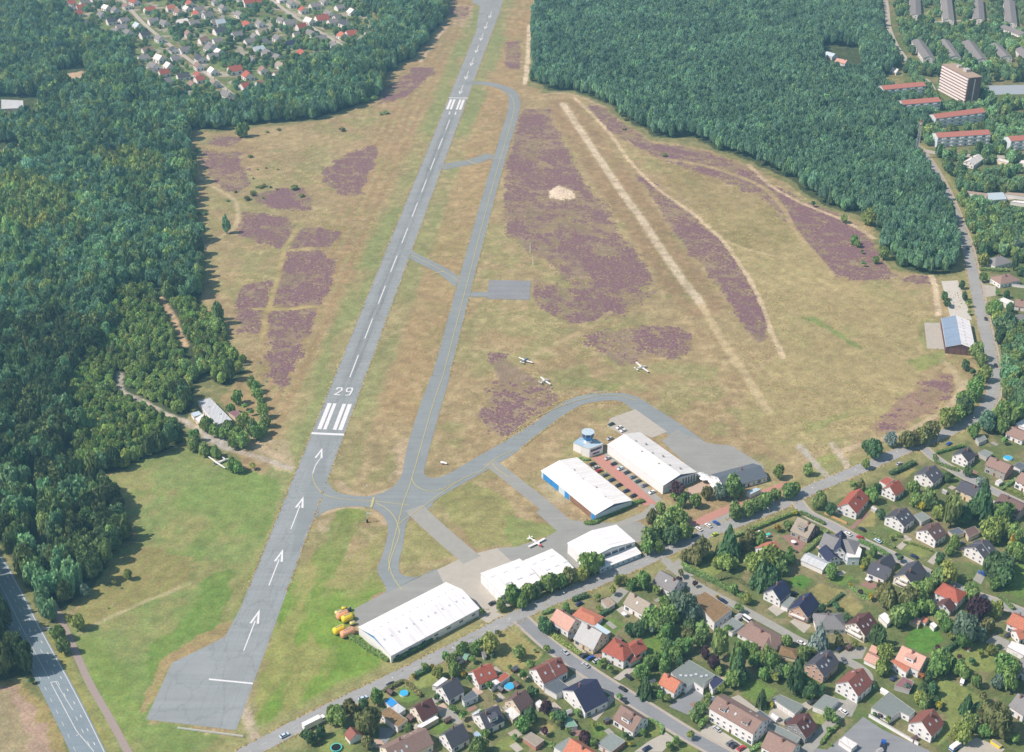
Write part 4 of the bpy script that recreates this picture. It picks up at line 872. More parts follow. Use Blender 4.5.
gable('long three-storey white apartment house with brown roof','the long white apartment house','E',(132,314),(482,516),11.5,7.6,10.6,'brown','white',sky=5,dorm=2,name='apartment_house')
flat('dark flat annexe behind the long white apartment house','the dark flat annexe','E',[(408,460),(470,430),(560,500),(500,535)],4.4,'felt_dark','white','annexe','annexe',0,win=1)
flat('white garage block with wide grey roof across the court','the white garage block','E',[(560,340),(620,308),(803,390),(735,456)],2.9,'felt','white','garage_block','garage',5)
gable('maroon roofed house with grey slate gable beside the garage court','the maroon roofed house by the garage court','E',(745,535),(840,446),10.5,4.2,8.6,'maroon','slate',sky=3)
gable('brown-grey roofed white house at the lower edge below the garage court','the brown-grey house at the lower edge','E',(530,590),(745,700),11,4.2,8.6,'brown','white')
flat('low grey flat link roof beside the brown-grey house','the grey flat link roof','E',[(508,548),(580,535),(780,640),(742,692)],3.0,'felt','grey','garage','garage',0)
gable('brick house with dark slate roof and four skylights under tall conifers','the brick house with the slate roof','F',(115,68),(240,-42),10,5.2,9.2,'slate','tanbrick',sky=4)
gable('tall white house with wide red-brown roof on the street corner','the tall white corner house','F',(372,205),(490,100),11.5,5.2,10.0,'redbrown','white',sky=4)
flat('white garage with grey flat roof below the tall white corner house','the grey roofed garage','F',[(102,396),(190,308),(302,346),(212,438)],3.0,'felt','white','garage','garage',1)
flat('angled grey flat roofed bungalow beside the yellow-green ball shrub','the angled flat bungalow','F',[(555,410),(690,288),(892,435),(848,476),(776,440),(700,490)],3.3,'felt','white','bungalow','house',0,win=1)
flat('small white flat shed on the asphalt yard','the white yard shed','F',[(302,660),(345,632),(445,690),(400,728)],2.8,'offwhite','white','shed','shed',0)
gable('white house with large red-brown roof in front of the long lawn','the red-brown roofed house by the long lawn','G',(213,515),(312,414),11,4.6,9.4,'redbrown','white',sky=2)
gable('grey roofed white house at the edge of the photo behind the olive tree','the grey house behind the olive tree','G',(960,295),(1080,372),11,4.5,8.5,'grey','white')
gable('white house with salmon front roof and orange lower roof','the salmon and orange roofed house','L',(155,530),(326,612),11,4.8,9.2,'salmon','white',dorm=1,sky=1)
flat('orange tiled low wing of the salmon roofed house','the orange wing','L',[(72,640),(100,618),(212,680),(185,722)],4.0,'orange','white','annexe','annexe',0,win=1)
gable('small pink roofed garage house beside the hedge','the pink roofed garage','K',(835,640),(935,690),6.5,2.6,4.4,'salmon','white',name='garage',cat='garage',chim=0,win=False)
gable('tiny brick shed with pink roof behind the pink garage','the tiny brick shed','K',(866,578),(925,605),4.5,2.5,4.2,'salmon','brick',name='shed',cat='shed',chim=0,win=False)
flat('dull purple flat carport below the salmon roofed house','the purple carport','F',[(735,238),(800,170),(882,210),(850,272)],2.7,'purple','grey','carport','carport',0)
gable('salmon tiled white house at the junction beside the round dark tree','the salmon house at the junction','I',(130,298),(275,388),9.5,4.2,8.2,'salmon','white')
hip('low orange tiled garage house beside the salmon house','the low orange garage house','I',(325,318),(420,362),7.5,2.9,4.2,'orange','white',name='garage',cat='garage',chim=0,win=False,ext=.7)
gable('house with a wide pale grey roof reaching low on the street side','the pale grey roofed house','I',(325,403),(482,488),12.5,3.4,9.4,'lightgrey','beige')
hip('red tiled villa with pyramid roof and white walls','the red tiled villa','I',(590,562),(640,585),11,5.2,8.6,'red','white',chim=1,ext=.75)
gable('red tiled side wing of the red tiled villa','the wing of the villa','I',(690,595),(785,532),8.0,4.4,7.4,'red','white',dorm=0,chim=1)
gable('low red roofed porch on the front of the red tiled villa','the villa porch','I',(672,690),(762,640),4,2.9,3.9,'redbrown','white',name='porch',cat='annexe',chim=0,win=False)
gable('beige-grey roofed white house with front terrace beside the big tree','the beige-grey roofed house','I',(698,168),(858,258),9.5,4.0,8.2,'beige','white',sky=1)
gable('dark grey roofed house hidden by shrubs at the fork of the side street','the dark grey house at the fork','J',(75,0),(226,85),10.5,3.6,7.8,'grey','white',sky=1)
flat('small brown flat shed beside the driveway','the brown driveway shed','I',[(475,235),(530,213),(582,260),(528,297)],2.6,'gravel','grey','shed','shed',0)
flat('long pale glass roofed carport behind the pale grey roofed house','the glass roofed carport','I',[(408,430),(442,413),(548,480),(512,502)],2.8,'paleblue','grey','carport','carport',0)
flat('flat roofed house with brown gravel roof and white edge','the gravel roofed house','J',[(340,215),(430,168),(636,305),(500,410),(395,295)],5.0,'moss','white','house','house',0,win=1)
flat('grey flat garage below the gravel roofed house','the grey garage below the gravel roof','J',[(545,440),(640,370),(728,420),(640,482)],2.9,'felt','white','garage','garage',1)
hip('brown hipped bungalow with a wide roof along the side street','the brown hipped bungalow','J',(805,432),(935,500),12,2.9,6.3,'brown','white',ext=.8)
hip('front wing of the brown hipped bungalow','the wing of the bungalow','J',(925,505),(895,575),8.5,2.8,5.7,'brown','white',chim=0,ext=.7)
gable('white house with steep dark blue solar roof beside the green lawn','the white house with the blue solar roof','K',(97,150),(186,73),9.5,4.4,9.0,'navy','white',solar=1)
gable('beige brick house with steep navy roof and garage drive','the beige brick house with the navy roof','K',(302,280),(395,170),10,4.4,9.0,'navy','tanbrick',balcony=1)
flat('pale terrace roof beside the white house with the blue roof','the pale terrace roof','K',[(165,270),(225,208),(272,220),(215,292)],2.7,'felt','white','carport','carport',0)
hip('grey hipped bungalow behind the blue spruce','the grey hipped bungalow','K',(515,352),(575,352),11.5,3.2,6.8,'grey','white',ext=.9)
gable('maroon roofed house with white balconies in its gable','the maroon house with balconies','K',(742,412),(850,324),11,5.0,9.2,'maroon','cream',balcony=2,sky=3)
flat('white roofed carport behind the maroon house','the white roofed carport','L',[(-8,322),(32,298),(92,345),(50,380)],2.7,'white','white','carport','carport',0)
hip('mossy little hut with overhanging roof','the mossy hut','K',(205,612),(245,622),6,2.7,4.2,'moss','beige',name='garden_hut',cat='shed',chim=0,win=False,ext=.9)
hip('red hipped roof house with white walls beside the dark purple tree','the red hipped house','L',(478,112),(530,135),10,5.2,8.4,'red','white',ext=.8)
gable('small white annexe with maroon gable roof in front of the red hipped house','the maroon gabled annexe','L',(448,240),(490,194),7,3.6,6.4,'maroon','white',name='annexe',cat='annexe',chim=0)
gable('half-timbered gabled house with balconies and grey roof','the half-timbered house','O',(272,575),(357,490),10.5,4.8,9.2,'slate','cream',balcony=2)
gable('grey roofed house with white front facing the brick patio','the grey house facing the brick patio','O',(72,492),(182,535),10,3.9,8.0,'slate','white',sky=1)
gable('dark cross wing of the grey house by the brick patio','the dark cross wing','O',(118,498),(190,450),7.5,3.9,7.6,'slate','darkbrick',chim=0)
gable('grey roofed white house with a brick strip on its gable by the street','the grey house with the brick strip','O',(215,222),(285,168),11.5,5.0,8.6,'slate','white',sky=3)
gable('brown roofed white house with plain gable on the green corner lot','the brown house on the green lot','O',(410,306),(480,258),11.5,5.0,8.8,'umber','white',sky=2)
gable('white house with grey and brown roof above the blue parked car','the white house above the blue car','O',(705,412),(782,362),11.5,5.0,8.6,'slate','white',sky=2,park=1)
flat('dark flat garage pair behind the garden of the white house','the dark garage pair','O',[(640,305),(702,283),(735,320),(665,352)],2.8,'umber','beige','garage','garage',2)
flat('brown flat garage next to the dark garage pair','the brown flat garage','O',[(540,312),(602,290),(640,320),(580,343)],2.8,'felt_dark','beige','garage','garage',1)
flat('grey shed between two white houses','the grey shed between the white houses','O',[(328,215),(380,195),(432,230),(378,257)],2.8,'felt','grey','shed','shed',0)
gable('white gabled house with bright red roof on the near side of the main road','the white gabled house with the red roof','Q',(180,528),(238,488),8.5,4.4,8.4,'red','white')
flat('red tiled garage behind the white gabled house','the red tiled garage','Q',[(120,495),(165,470),(205,488),(160,520)],3.0,'red','white','garage','garage',1)
gable('grey roofed white house at the mouth of the second side street','the grey house at the side street mouth','Q',(395,450),(460,398),11.5,5.0,8.6,'slate','white',sky=2)
gable('white gabled house with slate roof inside the street curve','the white house inside the curve','Q',(618,325),(668,285),9.5,4.8,8.4,'slate','white')
gable('brick house with brown roof and white end wall','the brick house with the white end wall','Q',(797,345),(925,398),10.5,5.2,8.2,'brown','brick')
gable('wide slate roofed house with beige balconies and white chimney','the wide slate house','Q',(622,490),(745,545),11,5.0,8.0,'slate','beige',balcony=0)
gable('brown-grey roofed brick house with blue awning','the brick house with the awning','Q',(862,572),(1010,640),11,5.2,8.4,'umber','brick')
gable('brown roofed white house at the edge of the photo beside a flower bed','the brown house by the flower bed','Q',(988,440),(1090,490),10.5,5.0,8.2,'brown','white')
gable('tan roofed house with pale walls near the bend of the main road','the tan house near the bend','Q',(925,160),(1030,205),11,3.4,6.0,'brown','white')
flat('white flat hall roof beside the tan house','the white flat hall','Q',[(950,148),(1010,112),(1060,140),(1010,172)],4,'white','white','hall','building',0)
flat('small dark garden shed behind the brick house','the dark garden shed','Q',[(940,402),(978,378),(1018,402),(980,425)],2.6,'felt_dark','white','shed','shed',0)
flat('pale grey shed beside the tan house garden','the pale grey garden shed','Q',[(722,322),(762,303),(812,325),(775,352)],2.6,'felt','grey','shed','shed',0)
flat('brown and grey shed at the bend garden','the shed at the bend garden','Q',[(708,235),(755,212),(775,240),(728,262)],2.5,'felt','grey','shed','shed',0)
gable('bright orange-red roofed white house beside the main road junction','the orange-red house at the junction','N',(758,182),(858,64),11,4.4,8.8,'red','white',sky=2)
gable('grey-beige roofed house with long dormer and dark brick end','the grey-beige house with the long dormer','N',(370,284),(507,346),12.5,3.6,9.0,'beige','darkbrick',dorm=1)
hip('white villa with grey hipped roof and octagonal bay','the white villa','N',(640,440),(760,470),12,5.0,8.2,'grey','paleblue',ext=.85)
gable('narrow navy cross roof over the white villa','the navy cross roof','N',(702,520),(712,388),5.5,6.0,9.2,'navy','white',chim=0)
gable('low navy roofed wing of the white villa with orange porch','the navy wing','N',(585,500),(660,590),7.5,3.6,6.4,'navy','white',chim=0,solar=0)
gable('long low shed with pale metal roof','the long metal roofed shed','N',(425,572),(600,650),8,3.2,4.6,'metal','white',name='shed',cat='shed',chim=0,win=False)
flat('white octagonal bay house end with orange canopy','the white bay','N',[(718,540),(760,500),(830,500),(866,540),(850,600),(760,600)],5.0,'offwhite','paleblue','annexe','annexe',0,win=1)
gable('orange tiled house half hidden by a yellow-green tree','the orange house behind the yellow-green tree','N',(105,520),(200,472),12,4.2,8.4,'orange','white')
gable('small dark red roofed hut with white wall among the bushes by the truck','the dark red hut','A',(855,555),(900,610),6,2.8,5.2,'redbrown','white',name='shed',cat='shed',chim=0,win=False)
gable('tiny red and blue playhouse in the corner garden','the red and blue playhouse','H',(225,668),(245,690),3.4,1.9,3.0,'slate','white',name='playhouse',cat='shed',chim=0,win=False)
gable('tiny green roofed playhouse next to the blue one','the green playhouse','H',(265,648),(300,660),4.2,2.2,3.4,'green','brick',name='playhouse',cat='shed',chim=0,win=False)
gable('small grey garden shed under the tree on the straw coloured lawn','the grey lawn shed','H',(400,640),(425,632),4.2,2.2,3.4,'grey','grey',name='shed',cat='shed',chim=0,win=False)
flat('pink tiled garden pavilion at the end of the brick path','the pink pavilion','L',[(205,350),(212,322),(290,345),(270,385)],2.7,'salmon','beige','pavilion','shed',0)
gable('small orange roofed garden hut beside the pink pavilion','the orange hut','L',(300,325),(340,345),3.6,2.2,3.3,'orange','white',name='shed',cat='shed',chim=0,win=False)
flat('small white garden table roof beside the orange hut','the white garden canopy','L',[(352,378),(375,366),(402,390),(380,410)],2.2,'white','white','canopy','shed',0)
gable('orange tiled white house at the edge of the photo beside the drive','the orange house by the drive','L',(930,300),(1050,355),10,5.0,8.0,'orange','white')
gable('small orange gable in front of the orange house by the drive','the small orange gable','L',(955,430),(1000,420),6.5,3.4,5.6,'orange','white',name='annexe',cat='annexe',chim=0)
flat('white flat garage below the small orange gable','the white garage below the orange gable','L',[(895,540),(925,500),(1040,540),(1010,600)],3.0,'white','white','garage','garage',1)
flat('tiny red roofed shed at the end of the drive','the tiny red shed','L',[(838,635),(850,612),(905,630),(890,655)],2.3,'red','grey','shed','shed',0)
gable('grey roofed house cut by the edge beside the tall tree','the grey house by the tall tree','G',(985,20),(1080,60),10,4.5,8,'grey','paleblue')
gable('tiny round-topped hut with red roof on the lower garden edge','the tiny red hut','L',(615,520),(640,525),3.2,2.0,3.2,'redbrown','white',name='shed',cat='shed',chim=0,win=False)
gable('white summer house on the lawn among fruit trees','the white summer house','G',(520,180),(550,190),3.4,2.0,2.8,'white','white',name='shed',cat='shed',chim=0,win=False)
# houses beyond the bend
hip('grey hipped house behind a clipped hedge beyond the bend','the grey hipped house beyond the bend','U',(560,310),(600,300),12,3.8,7.4,'grey','white',ext=.9)
hip('brown roofed white bungalow next to the grey hipped house','the brown bungalow beyond the bend','U',(600,430),(650,420),12,3.6,6.6,'brown','white',ext=.9)
gable('blue-grey roofed house half hidden in trees beyond the bend','the blue-grey house in the trees','U',(490,175),(610,180),10,4,7.4,'grey','white')
flat('white garage wall and flat roof below the brown bungalow','the white garage beyond the bend','U',[(575,585),(610,572),(680,600),(650,625)],3,'offwhite','white','garage','garage',1)
gable('brown house at the edge of the photo beyond the bend','the brown house at the edge beyond the bend','U',(690,580),(760,590),10,3.5,6.5,'brown','white')
gable('white walled grey house lowest of those beyond the bend','the lowest grey house beyond the bend','U',(640,690),(740,680),11,4,7.4,'grey','white')
# ------------------------------------------------------------------ airfield buildings
def gable_e(label, short, k, nl, nr, fl, fr, he, hr, roof, wallm, name='hangar', cat='hangar', trimm=None, lights=0, seed=0):
    """hangar from its four eave corners: near-left, near-right, far-left, far-right"""
    q = [G(*P(k, *p), he) for p in (nl, nr, fl, fr)]; a = (q[0] + q[1]) / 2; c = (q[2] + q[3]) / 2; d = c - a; d.z = 0; L = d.length; ang = math.atan2(d.y, d.x)
    u = d.normalized(); v = Vector((-u.y, u.x, 0)); w = (abs((q[0] - q[1]).dot(v)) + abs((q[2] - q[3]).dot(v))) / 2; mid = (a + c) / 2
    root = empty(name, (mid.x, mid.y, 0), ang); tag(root, label, cat)
    wall_gable(L - .6, w - .4, he, hr, .3).build('wall', wallm, root)
    rf = roof_box(L, w - .4, he, hr, .3, .25).build('roof', [RF[roof], trimm or M_TRIM], root)
    for i in range(lights):
        x = -L / 2 + (i + .7) * L / (lights + .4); y = w * .16; z = hr - y * (hr - he) / (w / 2 - .2)
        for s in (1, -1):
            o = link('skylight', SKYL, rf, (x, s * y, z - .02)); o.rotation_euler = (-s * math.atan2(hr - he, w / 2), 0, 0); o.scale = (1, .9, 1)
    reg(root, short, mid, max(L, w) / 2); return root, L, w, rf
def panel(root, name, x0, x1, y, z0, z1, m, axis='x', t=.08):
    b = MB()
    if axis == 'x': b.box(((x0 + x1) / 2, y, (z0 + z1) / 2), (abs(x1 - x0), t, z1 - z0))
    else: b.box((y, (x0 + x1) / 2, (z0 + z1) / 2), (t, abs(x1 - x0), z1 - z0))
    return b.build(name, m, root)
def gable_stripe(root, name, x, w, he, hr, m, d=1.0, s=-1, f=1.0, off=.35):
    b = MB(); k = (hr - he) / (w / 2); ww = w / 2 * f
    for g in (-1, 1):
        q = [(x, 0, hr - off), (x, g * ww, hr - off - k * ww), (x, g * ww, hr - off - k * ww - .25), (x, 0, hr - off - d)]
        flip = (g > 0) == (s > 0); b.add(q if not flip else q[::-1], [(0, 1, 2, 3)])
    return b.build(name, m, root)
HBW = mat('hangar_pale_blue_sheet', A(196,216,226), .6, .04, .5, .2)
R1, L1, W1, _ = gable_e('long white roofed hangar with a blue gable stripe beside the yellow tank trailers','the long white hangar','W',(215,322),(402,492),(716,72),(910,214),4.8,8.2,'white',M_HWHITE,lights=12)
gable_stripe(R1, 'gable_stripe', -L1 / 2 + .25, W1 - .8, 4.8, 8.2, M_BLUE, 1.5, -1, .85)
for i in range(9): panel(R1, 'hangar_door', -L1 / 2 + 2 + i * (L1 - 4) / 9, -L1 / 2 + 1.8 + (i + 1) * (L1 - 4) / 9, W1 / 2 - .12, .1, 3.9, HBW)
for i in range(7): link('window', WINL, R1, (-L1 / 2 + (i + .5) * L1 / 7, -W1 / 2 + .16, 2.6), 0)
R2, L2, W2, _ = gable_e('white roofed hangar with blue sliding doors in front of the control tower','the hangar with blue sliding doors','X',(540,620),(862,510),(80,248),(405,150),4.6,7.0,'offwhite',HBW,trimm=M_TRIM,lights=0)
R3, L3, W3, _ = gable_e('biggest white hangar beside the brick paved car park','the biggest white hangar','Y',(545,638),(812,548),(118,328),(388,246),6.2,9.2,'offwhite',M_HWHITE,lights=0)
for (R, L, W_, he, hr, sg) in ((R2, L2, W2, 4.6, 7.0, 1), (R3, L3, W3, 6.2, 9.2, 1)):
    gable_stripe(R, 'gable_stripe', -L / 2 + .24, W_ - .6, he, hr, M_NAVY, 1.6, -1, .95)
yl2 = -W2 / 2 + .14
def near_y(R, W_):   # local y sign of the long wall nearer to the viewer's left
    return -1
# local frame: x runs from the near gable to the far gable; +y is to its left
panel(R2, 'sliding_door', L2 * .30, L2 * .455, W2 / 2 - .1, .1, 4.1, M_BLUE, t=.2); panel(R2, 'sliding_door', L2 * .17, L2 * .295, W2 / 2 - .1, .1, 4.1, M_BLUE, t=.2)
panel(R2, 'sliding_door', -L2 * .03, L2 * .05, W2 / 2 - .1, .1, 4.1, M_BLUE, t=.25); panel(R2, 'hangar_opening', -L2 * .42, -L2 * .04, W2 / 2 - .16, .1, 3.9, mat('hangar_interior_brown', A(140,112,92), .9, .25, .3)); panel(R2, 'sliding_door', -L2 * .49, -L2 * .43, W2 / 2 - .1, .1, 4.3, M_BLUE, t=.25)
for i in range(4): panel(R2, 'roof_vent', -L2 * .35 + i * L2 * .2, -L2 * .35 + i * L2 * .2 + .9, -1.5 * (i % 2), 6.9, 7.4, M_TRIM, t=.7)
for i in range(8): panel(R3, 'roof_vent', -L3 * .4 + i * L3 * .1, -L3 * .4 + i * L3 * .1 + 1.0, (-4.5, -1, 2.6)[i % 3], 8.3 + (i % 3 == 1) * .7, 9.0 + (i % 3 == 1) * .55, M_CONCG, t=.8)
for i in range(5): panel(R3, 'gable_window', -W3 * .45 + i * 2.0, -W3 * .45 + i * 2.0 + 1.1, -L3 / 2 + .22, .8, 5.2, M_GLASS, 'y')
panel(R3, 'gable_band', W3 * .48, -W3 * .48, -L3 / 2 + .24, .2, 4.0, HBW, 'y', .05)
R4, L4, W4, _ = gable_e('low white hall with a stepped roof beside the concrete apron','the white hall by the apron','T',(50,333),(185,456),(278,250),(412,368),6.0,7.0,'white',M_HWHITE)
R4b, L4b, W4b, _ = gable_e('low white hall behind a row of roadside trees next to the red-nosed aircraft','the white hall by the roadside trees','T',(300,262),(420,372),(466,190),(592,300),6.6,7.4,'white',M_HWHITE)
for R, L, W_ in ((R4, L4, W4), (R4b, L4b, W4b)):
    panel(R, 'window_band', -L / 2 + 2, L / 2 - 2, -W_ / 2 + .1, 2.6, 4.4, M_GLASS); 
    for i in range(6): panel(R, 'roof_light', -L * .4 + i * L * .15, -L * .4 + i * L * .15 + 3.0, (-1) ** i * W_ * .2, (6.62 if R is R4 else 7.05), (6.82 if R is R4 else 7.27), mat('roof_light_sheet', A(214,220,222), .4, .05, 1, .3), t=1.1)
for i in range(3): panel(R4, 'hangar_door', -W4 * .42 + i * W4 * .28, -W4 * .42 + (i + .94) * W4 * .28, -L4 / 2 + .2, .1, 4.6, M_HWHITE, 'y', .12)
R5, L5, W5, _ = gable_e('white workshop hangar with a window band and a lean-to facing the road','the workshop hangar by the road','T',(640,243),(965,166),(555,157),(830,55),6.6,8.8,'white',M_HWHITE,lights=0)
gable_stripe(R5, 'gable_stripe', -L5 / 2 + .24, W5 - .6, 6.6, 8.8, HBW, .8, -1, .95)
for i in range(6): panel(R5, 'window_band', -W5 * .42 + i * W5 * .142, -W5 * .42 + i * W5 * .142 + W5 * .11, -L5 / 2 + .2, 4.2, 5.8, M_GLASS, 'y')
lb = MB(); lb.add([(-L5 / 2 - 6, -W5 * .49, 2.9), (-L5 / 2 - 6, W5 * .36, 2.9), (-L5 / 2 + .2, W5 * .36, 4.0), (-L5 / 2 + .2, -W5 * .49, 4.0), (-L5 / 2 - 6, -W5 * .49, 2.7), (-L5 / 2 - 6, W5 * .36, 2.7), (-L5 / 2 + .2, W5 * .36, 3.8), (-L5 / 2 + .2, -W5 * .49, 3.8)],
     [(3, 2, 1, 0)[::-1][::-1], (4, 5, 6, 7), (0, 1, 5, 4), (1, 2, 6, 5), (3, 0, 4, 7)]); lb.build('lean_to_roof', RF['white'], R5)
lw = MB(); lw.box((-L5 / 2 - 2.9, -W5 * .065, 1.35), (5.6, W5 * .82, 2.7)); lean = lw.build('lean_to_wall', HBW, R5)
for i in range(8): link('window', WIN, lean, (-L5 / 2 - 5.74, -W5 * .44 + i * W5 * .105, 1.5), -math.pi / 2)
# control tower
tw = empty('control_tower', (0, 0, 0)); tc = G(*P('Z', 172, 252)); tw.location = tc; tw.rotation_euler.z = math.radians(0)
tag(tw, 'white and blue control tower with octagonal glass cab and stepped base', 'control tower')
def loc_poly(k, pts, h): return [(p.x - tc.x, p.y - tc.y) for p in GP(PP(k, pts), h)]
def block(pts, h, nm, m1, m2):
    b = MB(); b.prism(pts, 0, h - .2, top=False); o = b.build(nm, m1, tw); cx = sum(p[0] for p in pts) / len(pts); cy = sum(p[1] for p in pts) / len(pts)
    e = [(cx + (x - cx) * 1.03, cy + (y - cy) * 1.03) for x, y in pts]; MB().prism(e, h - .2, h, 1, True, True, mtop=0).build('roof', [m2, M_TRIM], tw); return o, pts
bk1, q1 = block(loc_poly('Z',[(138,228),(186,243),(270,212),(222,180)],6.2), 6.2, 'wall', M_HWHITE, RF['paleblue'])
bk2, q2 = block(loc_poly('Z',[(84,204),(126,172),(215,182),(136,226)],5.6), 5.6, 'wall', M_HWHITE, RF['glassblue'])
if sum(q1[i-1][0]*q1[i][1]-q1[i][0]*q1[i-1][1] for i in range(4)) < 0: q1 = q1[::-1]
for i in range(4):
    x0, y0 = q1[i - 1]; x1, y1 = q1[i]; Ld = math.hypot(x1 - x0, y1 - y0); nx, ny = (y1 - y0) / Ld, -(x1 - x0) / Ld
    if ny < -.1 and nx > 0:
        m = MB(); m.box(((x0 + x1) / 2 + nx * .05, (y0 + y1) / 2 + ny * .05, 4.3), (Ld * .82, .1, 1.5), math.atan2(y1 - y0, x1 - x0)); m.build('window_band', M_GLASS, tw)
        m = MB(); m.box(((x0 + x1) / 2 + nx * .05, (y0 + y1) / 2 + ny * .05, 1.6), (Ld * .5, .1, 1.0), math.atan2(y1 - y0, x1 - x0)); m.build('window_band', M_GLASS, tw)
def ngon(r, n=8, a0=math.pi / 8): return [(r * math.cos(a0 + 2 * math.pi * i / n), r * math.sin(a0 + 2 * math.pi * i / n)) for i in range(n)]
m = MB(); m.prism(ngon(2.4), 0, 7.6); m.build('shaft', M_HWHITE, tw)
def frust(r0, r1, z0, z1, mm, nm, par):
    b = MB(); p0, p1 = ngon(r0), ngon(r1); vs = [(x, y, z0) for x, y in p0] + [(x, y, z1) for x, y in p1]; b.add(vs, [(i, (i + 1) % 8, 8 + (i + 1) % 8, 8 + i) for i in range(8)] + [tuple(range(8, 16)), tuple(range(8))[::-1]]); return b.build(nm, mm, par)
frust(2.2, 3.5, 7.6, 10.2, M_BLUE, 'cab_base', tw); cab = frust(3.5, 3.8, 10.2, 12.6, mat('blue_tinted_glass', A(50,96,150), .12, .2, .7, .6), 'cab_glazing', tw); frust(4.0, 4.0, 12.6, 13.0, RF['paleblue'], 'cab_roof', tw)
b = MB(); p0, p1 = ngon(3.53), ngon(3.83)
for i in range(8): b.tube((*p0[i], 10.2), (*p1[i], 12.6), .1, n=5)
b.build('cab_mullions', M_TRIM, cab)
b = MB(); b.tube((-5, 2.5, 5.5), (-5, 2.5, 12.5), .08, n=6); b.tube((-5, 2.5, 12.5), (-2.5, 3.5, 12.5), .08, n=6); b.tube((-2.5, 3.5, 12.5), (-2.5, 3.5, 5.5), .08, n=6); b.build('antenna_frame', M_TRIM, tw)
b = MB(); b.tube((1, 0, 13), (1, 0, 16), .05, n=5); b.tube((-1.2, .8, 13), (-1.2, .8, 15.2), .05, n=5); b.build('antenna', M_TRIM, tw)
reg(tw, 'the control tower', tc, 9)
gable('grey roofed airfield restaurant with white walls beside the apron','the airfield restaurant','a',(395,322),(690,243),15,3.4,6.4,'felt_dark','white',name='restaurant',cat='restaurant')
gable('small white roofed pavilion at the restaurant terrace','the terrace pavilion','a',(350,345),(420,335),6,2.8,4.0,'white','white',name='pavilion',cat='pavilion',chim=0,win=False)
flat('pale blue canopy at the back of the restaurant by the red path','the restaurant canopy','a',[(590,425),(650,395),(690,405),(620,440)],2.8,'paleblue','paleblue','canopy','canopy',0)
R6, L6, W6, _ = gable_e('east hangar with one light blue and one white roof slope beside the bend road','the blue and white roofed hangar','V',(240,258),(424,240),(205,66),(388,55),5.2,8.2,'white',mat('dark_red_sheet', A(104,80,88), .7, .1, .5),lights=0)
m = MB(); k6 = (8.2 - 5.2) / (W6 / 2 - .2)
m.add([(-L6 / 2 + .05, .1, 8.23), (L6 / 2 - .05, .1, 8.23), (L6 / 2 - .05, W6 / 2, 8.23 - k6 * (W6 / 2 - .02)), (-L6 / 2 + .05, W6 / 2, 8.23 - k6 * (W6 / 2 - .02))], [(0, 1, 2, 3)]); m.build('blue_roof_slope', RF['bluemetal'], R6)
for i in range(9): o = link('skylight', SKYL, R6, (-L6 * .42 + i * L6 * .105, -W6 * .2, 8.2 - k6 * W6 * .2)); o.rotation_euler = (math.atan(k6), 0, 0)
for i in range(4): panel(R6, 'gable_panel', -W6 * .4 + i * W6 * .2, -W6 * .4 + i * W6 * .2 + W6 * .17, -L6 / 2 + .2, .2, 4.4, WL['darkbrick'], 'y', .12)
flat('long low club house with ribbed pale metal roof in the wooded clearing','the club house in the clearing','c',[(210,156),(300,134),(466,300),(350,336)],4.4,'metal','white','clubhouse','building',0,lights=2,win=1)
flat('small white hut beside the club house','the small white hut','c',[(158,250),(215,234),(238,258),(180,277)],2.8,'paleblue','white','shed','shed',0)
flat('beige canvas covered shelter beside the club house','the beige shelter','c',[(188,290),(250,254),(292,290),(215,322)],2.9,'offwhite','beige','shelter','shed',0)
flat('small wooden cabin beside the dry clearing','the wooden cabin','c',[(440,245),(495,225),(530,250),(490,280)],2.6,'purple','beige','cabin','shed',0)
# ------------------------------------------------------------------ distant buildings
def tower_block():
    h = 27; q = GP(PP('h',[(435,452),(622,548),(702,535),(528,440)]), h); c = sum(q, Vector()) / 4; p = [(v.x - c.x, v.y - c.y) for v in q]
    u = Vector(p[1]) - Vector(p[0]); L = u.length; ang = math.atan2(u.y, u.x); wv = Vector((-math.sin(ang), math.cos(ang))); w = abs((Vector(p[2]) - Vector(p[1])).dot(wv)) ; w = min(max(w, 12), 18)
    root = empty('tower_block', (c.x, c.y, 0), ang); tag(root, 'nine-storey tower block with white balcony bands among the trees', 'tower block')
    MB().box((0, 0, h / 2), (L, w, h)).build('wall', WL['darkbrick'], root); MB().box((0, 0, h + .3), (L + .4, w + .4, .6)).build('roof', RF['gravel'], root)
    b = MB(); b.box((L * .1, w * .15, h + 2), (6, 5, 3)); b.box((-L * .2, w * .2, h + 1.6), (4, 4, 2.2)); b.build('rooftop_hut', WL['grey'], root)
    for i in range(9):
        m = MB(); m.box((0, -w / 2 - .5, 1.2 + i * 3), (L * .98, 1.0, 1.5)); m.build('balcony_band', WL['pinkish'], root)
        m = MB(); m.box((0, -w / 2 - .03, 2.6 + i * 3), (L * .97, .05, 1.3)); m.build('window_band', mat('loggia_back_wall', A(132,112,116), .7, .3, .5), root)
    m = MB(); m.box((L / 2 + .05, 0, h / 2), (.1, 1.2, h * .9)); m.build('stair_glazing', M_FRAME, root)
    reg(root, 'the tower block', c, L / 2)
tower_block()
def block_row(k, a, c, w, he, hr, roof, wall, label, fac, grp=None, bal=True, rows=3):
    root, L, ww, side, rf = gable(label, 'the apartment blocks', k, a, c, w, he, hr, roof, wall, 'apartment_block', 'apartment block', chim=0, win=False, group=grp, trim=.4)
    n = int(L / 4.2)
    for r in range(rows):
        for i in range(n):
            x = (i + .5) * L / n - L / 2; z = 1.7 + r * he / rows
            if bal and i % 2: m = MB(); m.box((x, side * (ww / 2 + .5), z - .5), (L / n * .85, 1.0, 1.0)); m.build('balcony', WL['white'], root)
            else: link('window', WINL, root, (x, side * (ww / 2 + .04), z), 0 if side < 0 else math.pi)
    return root
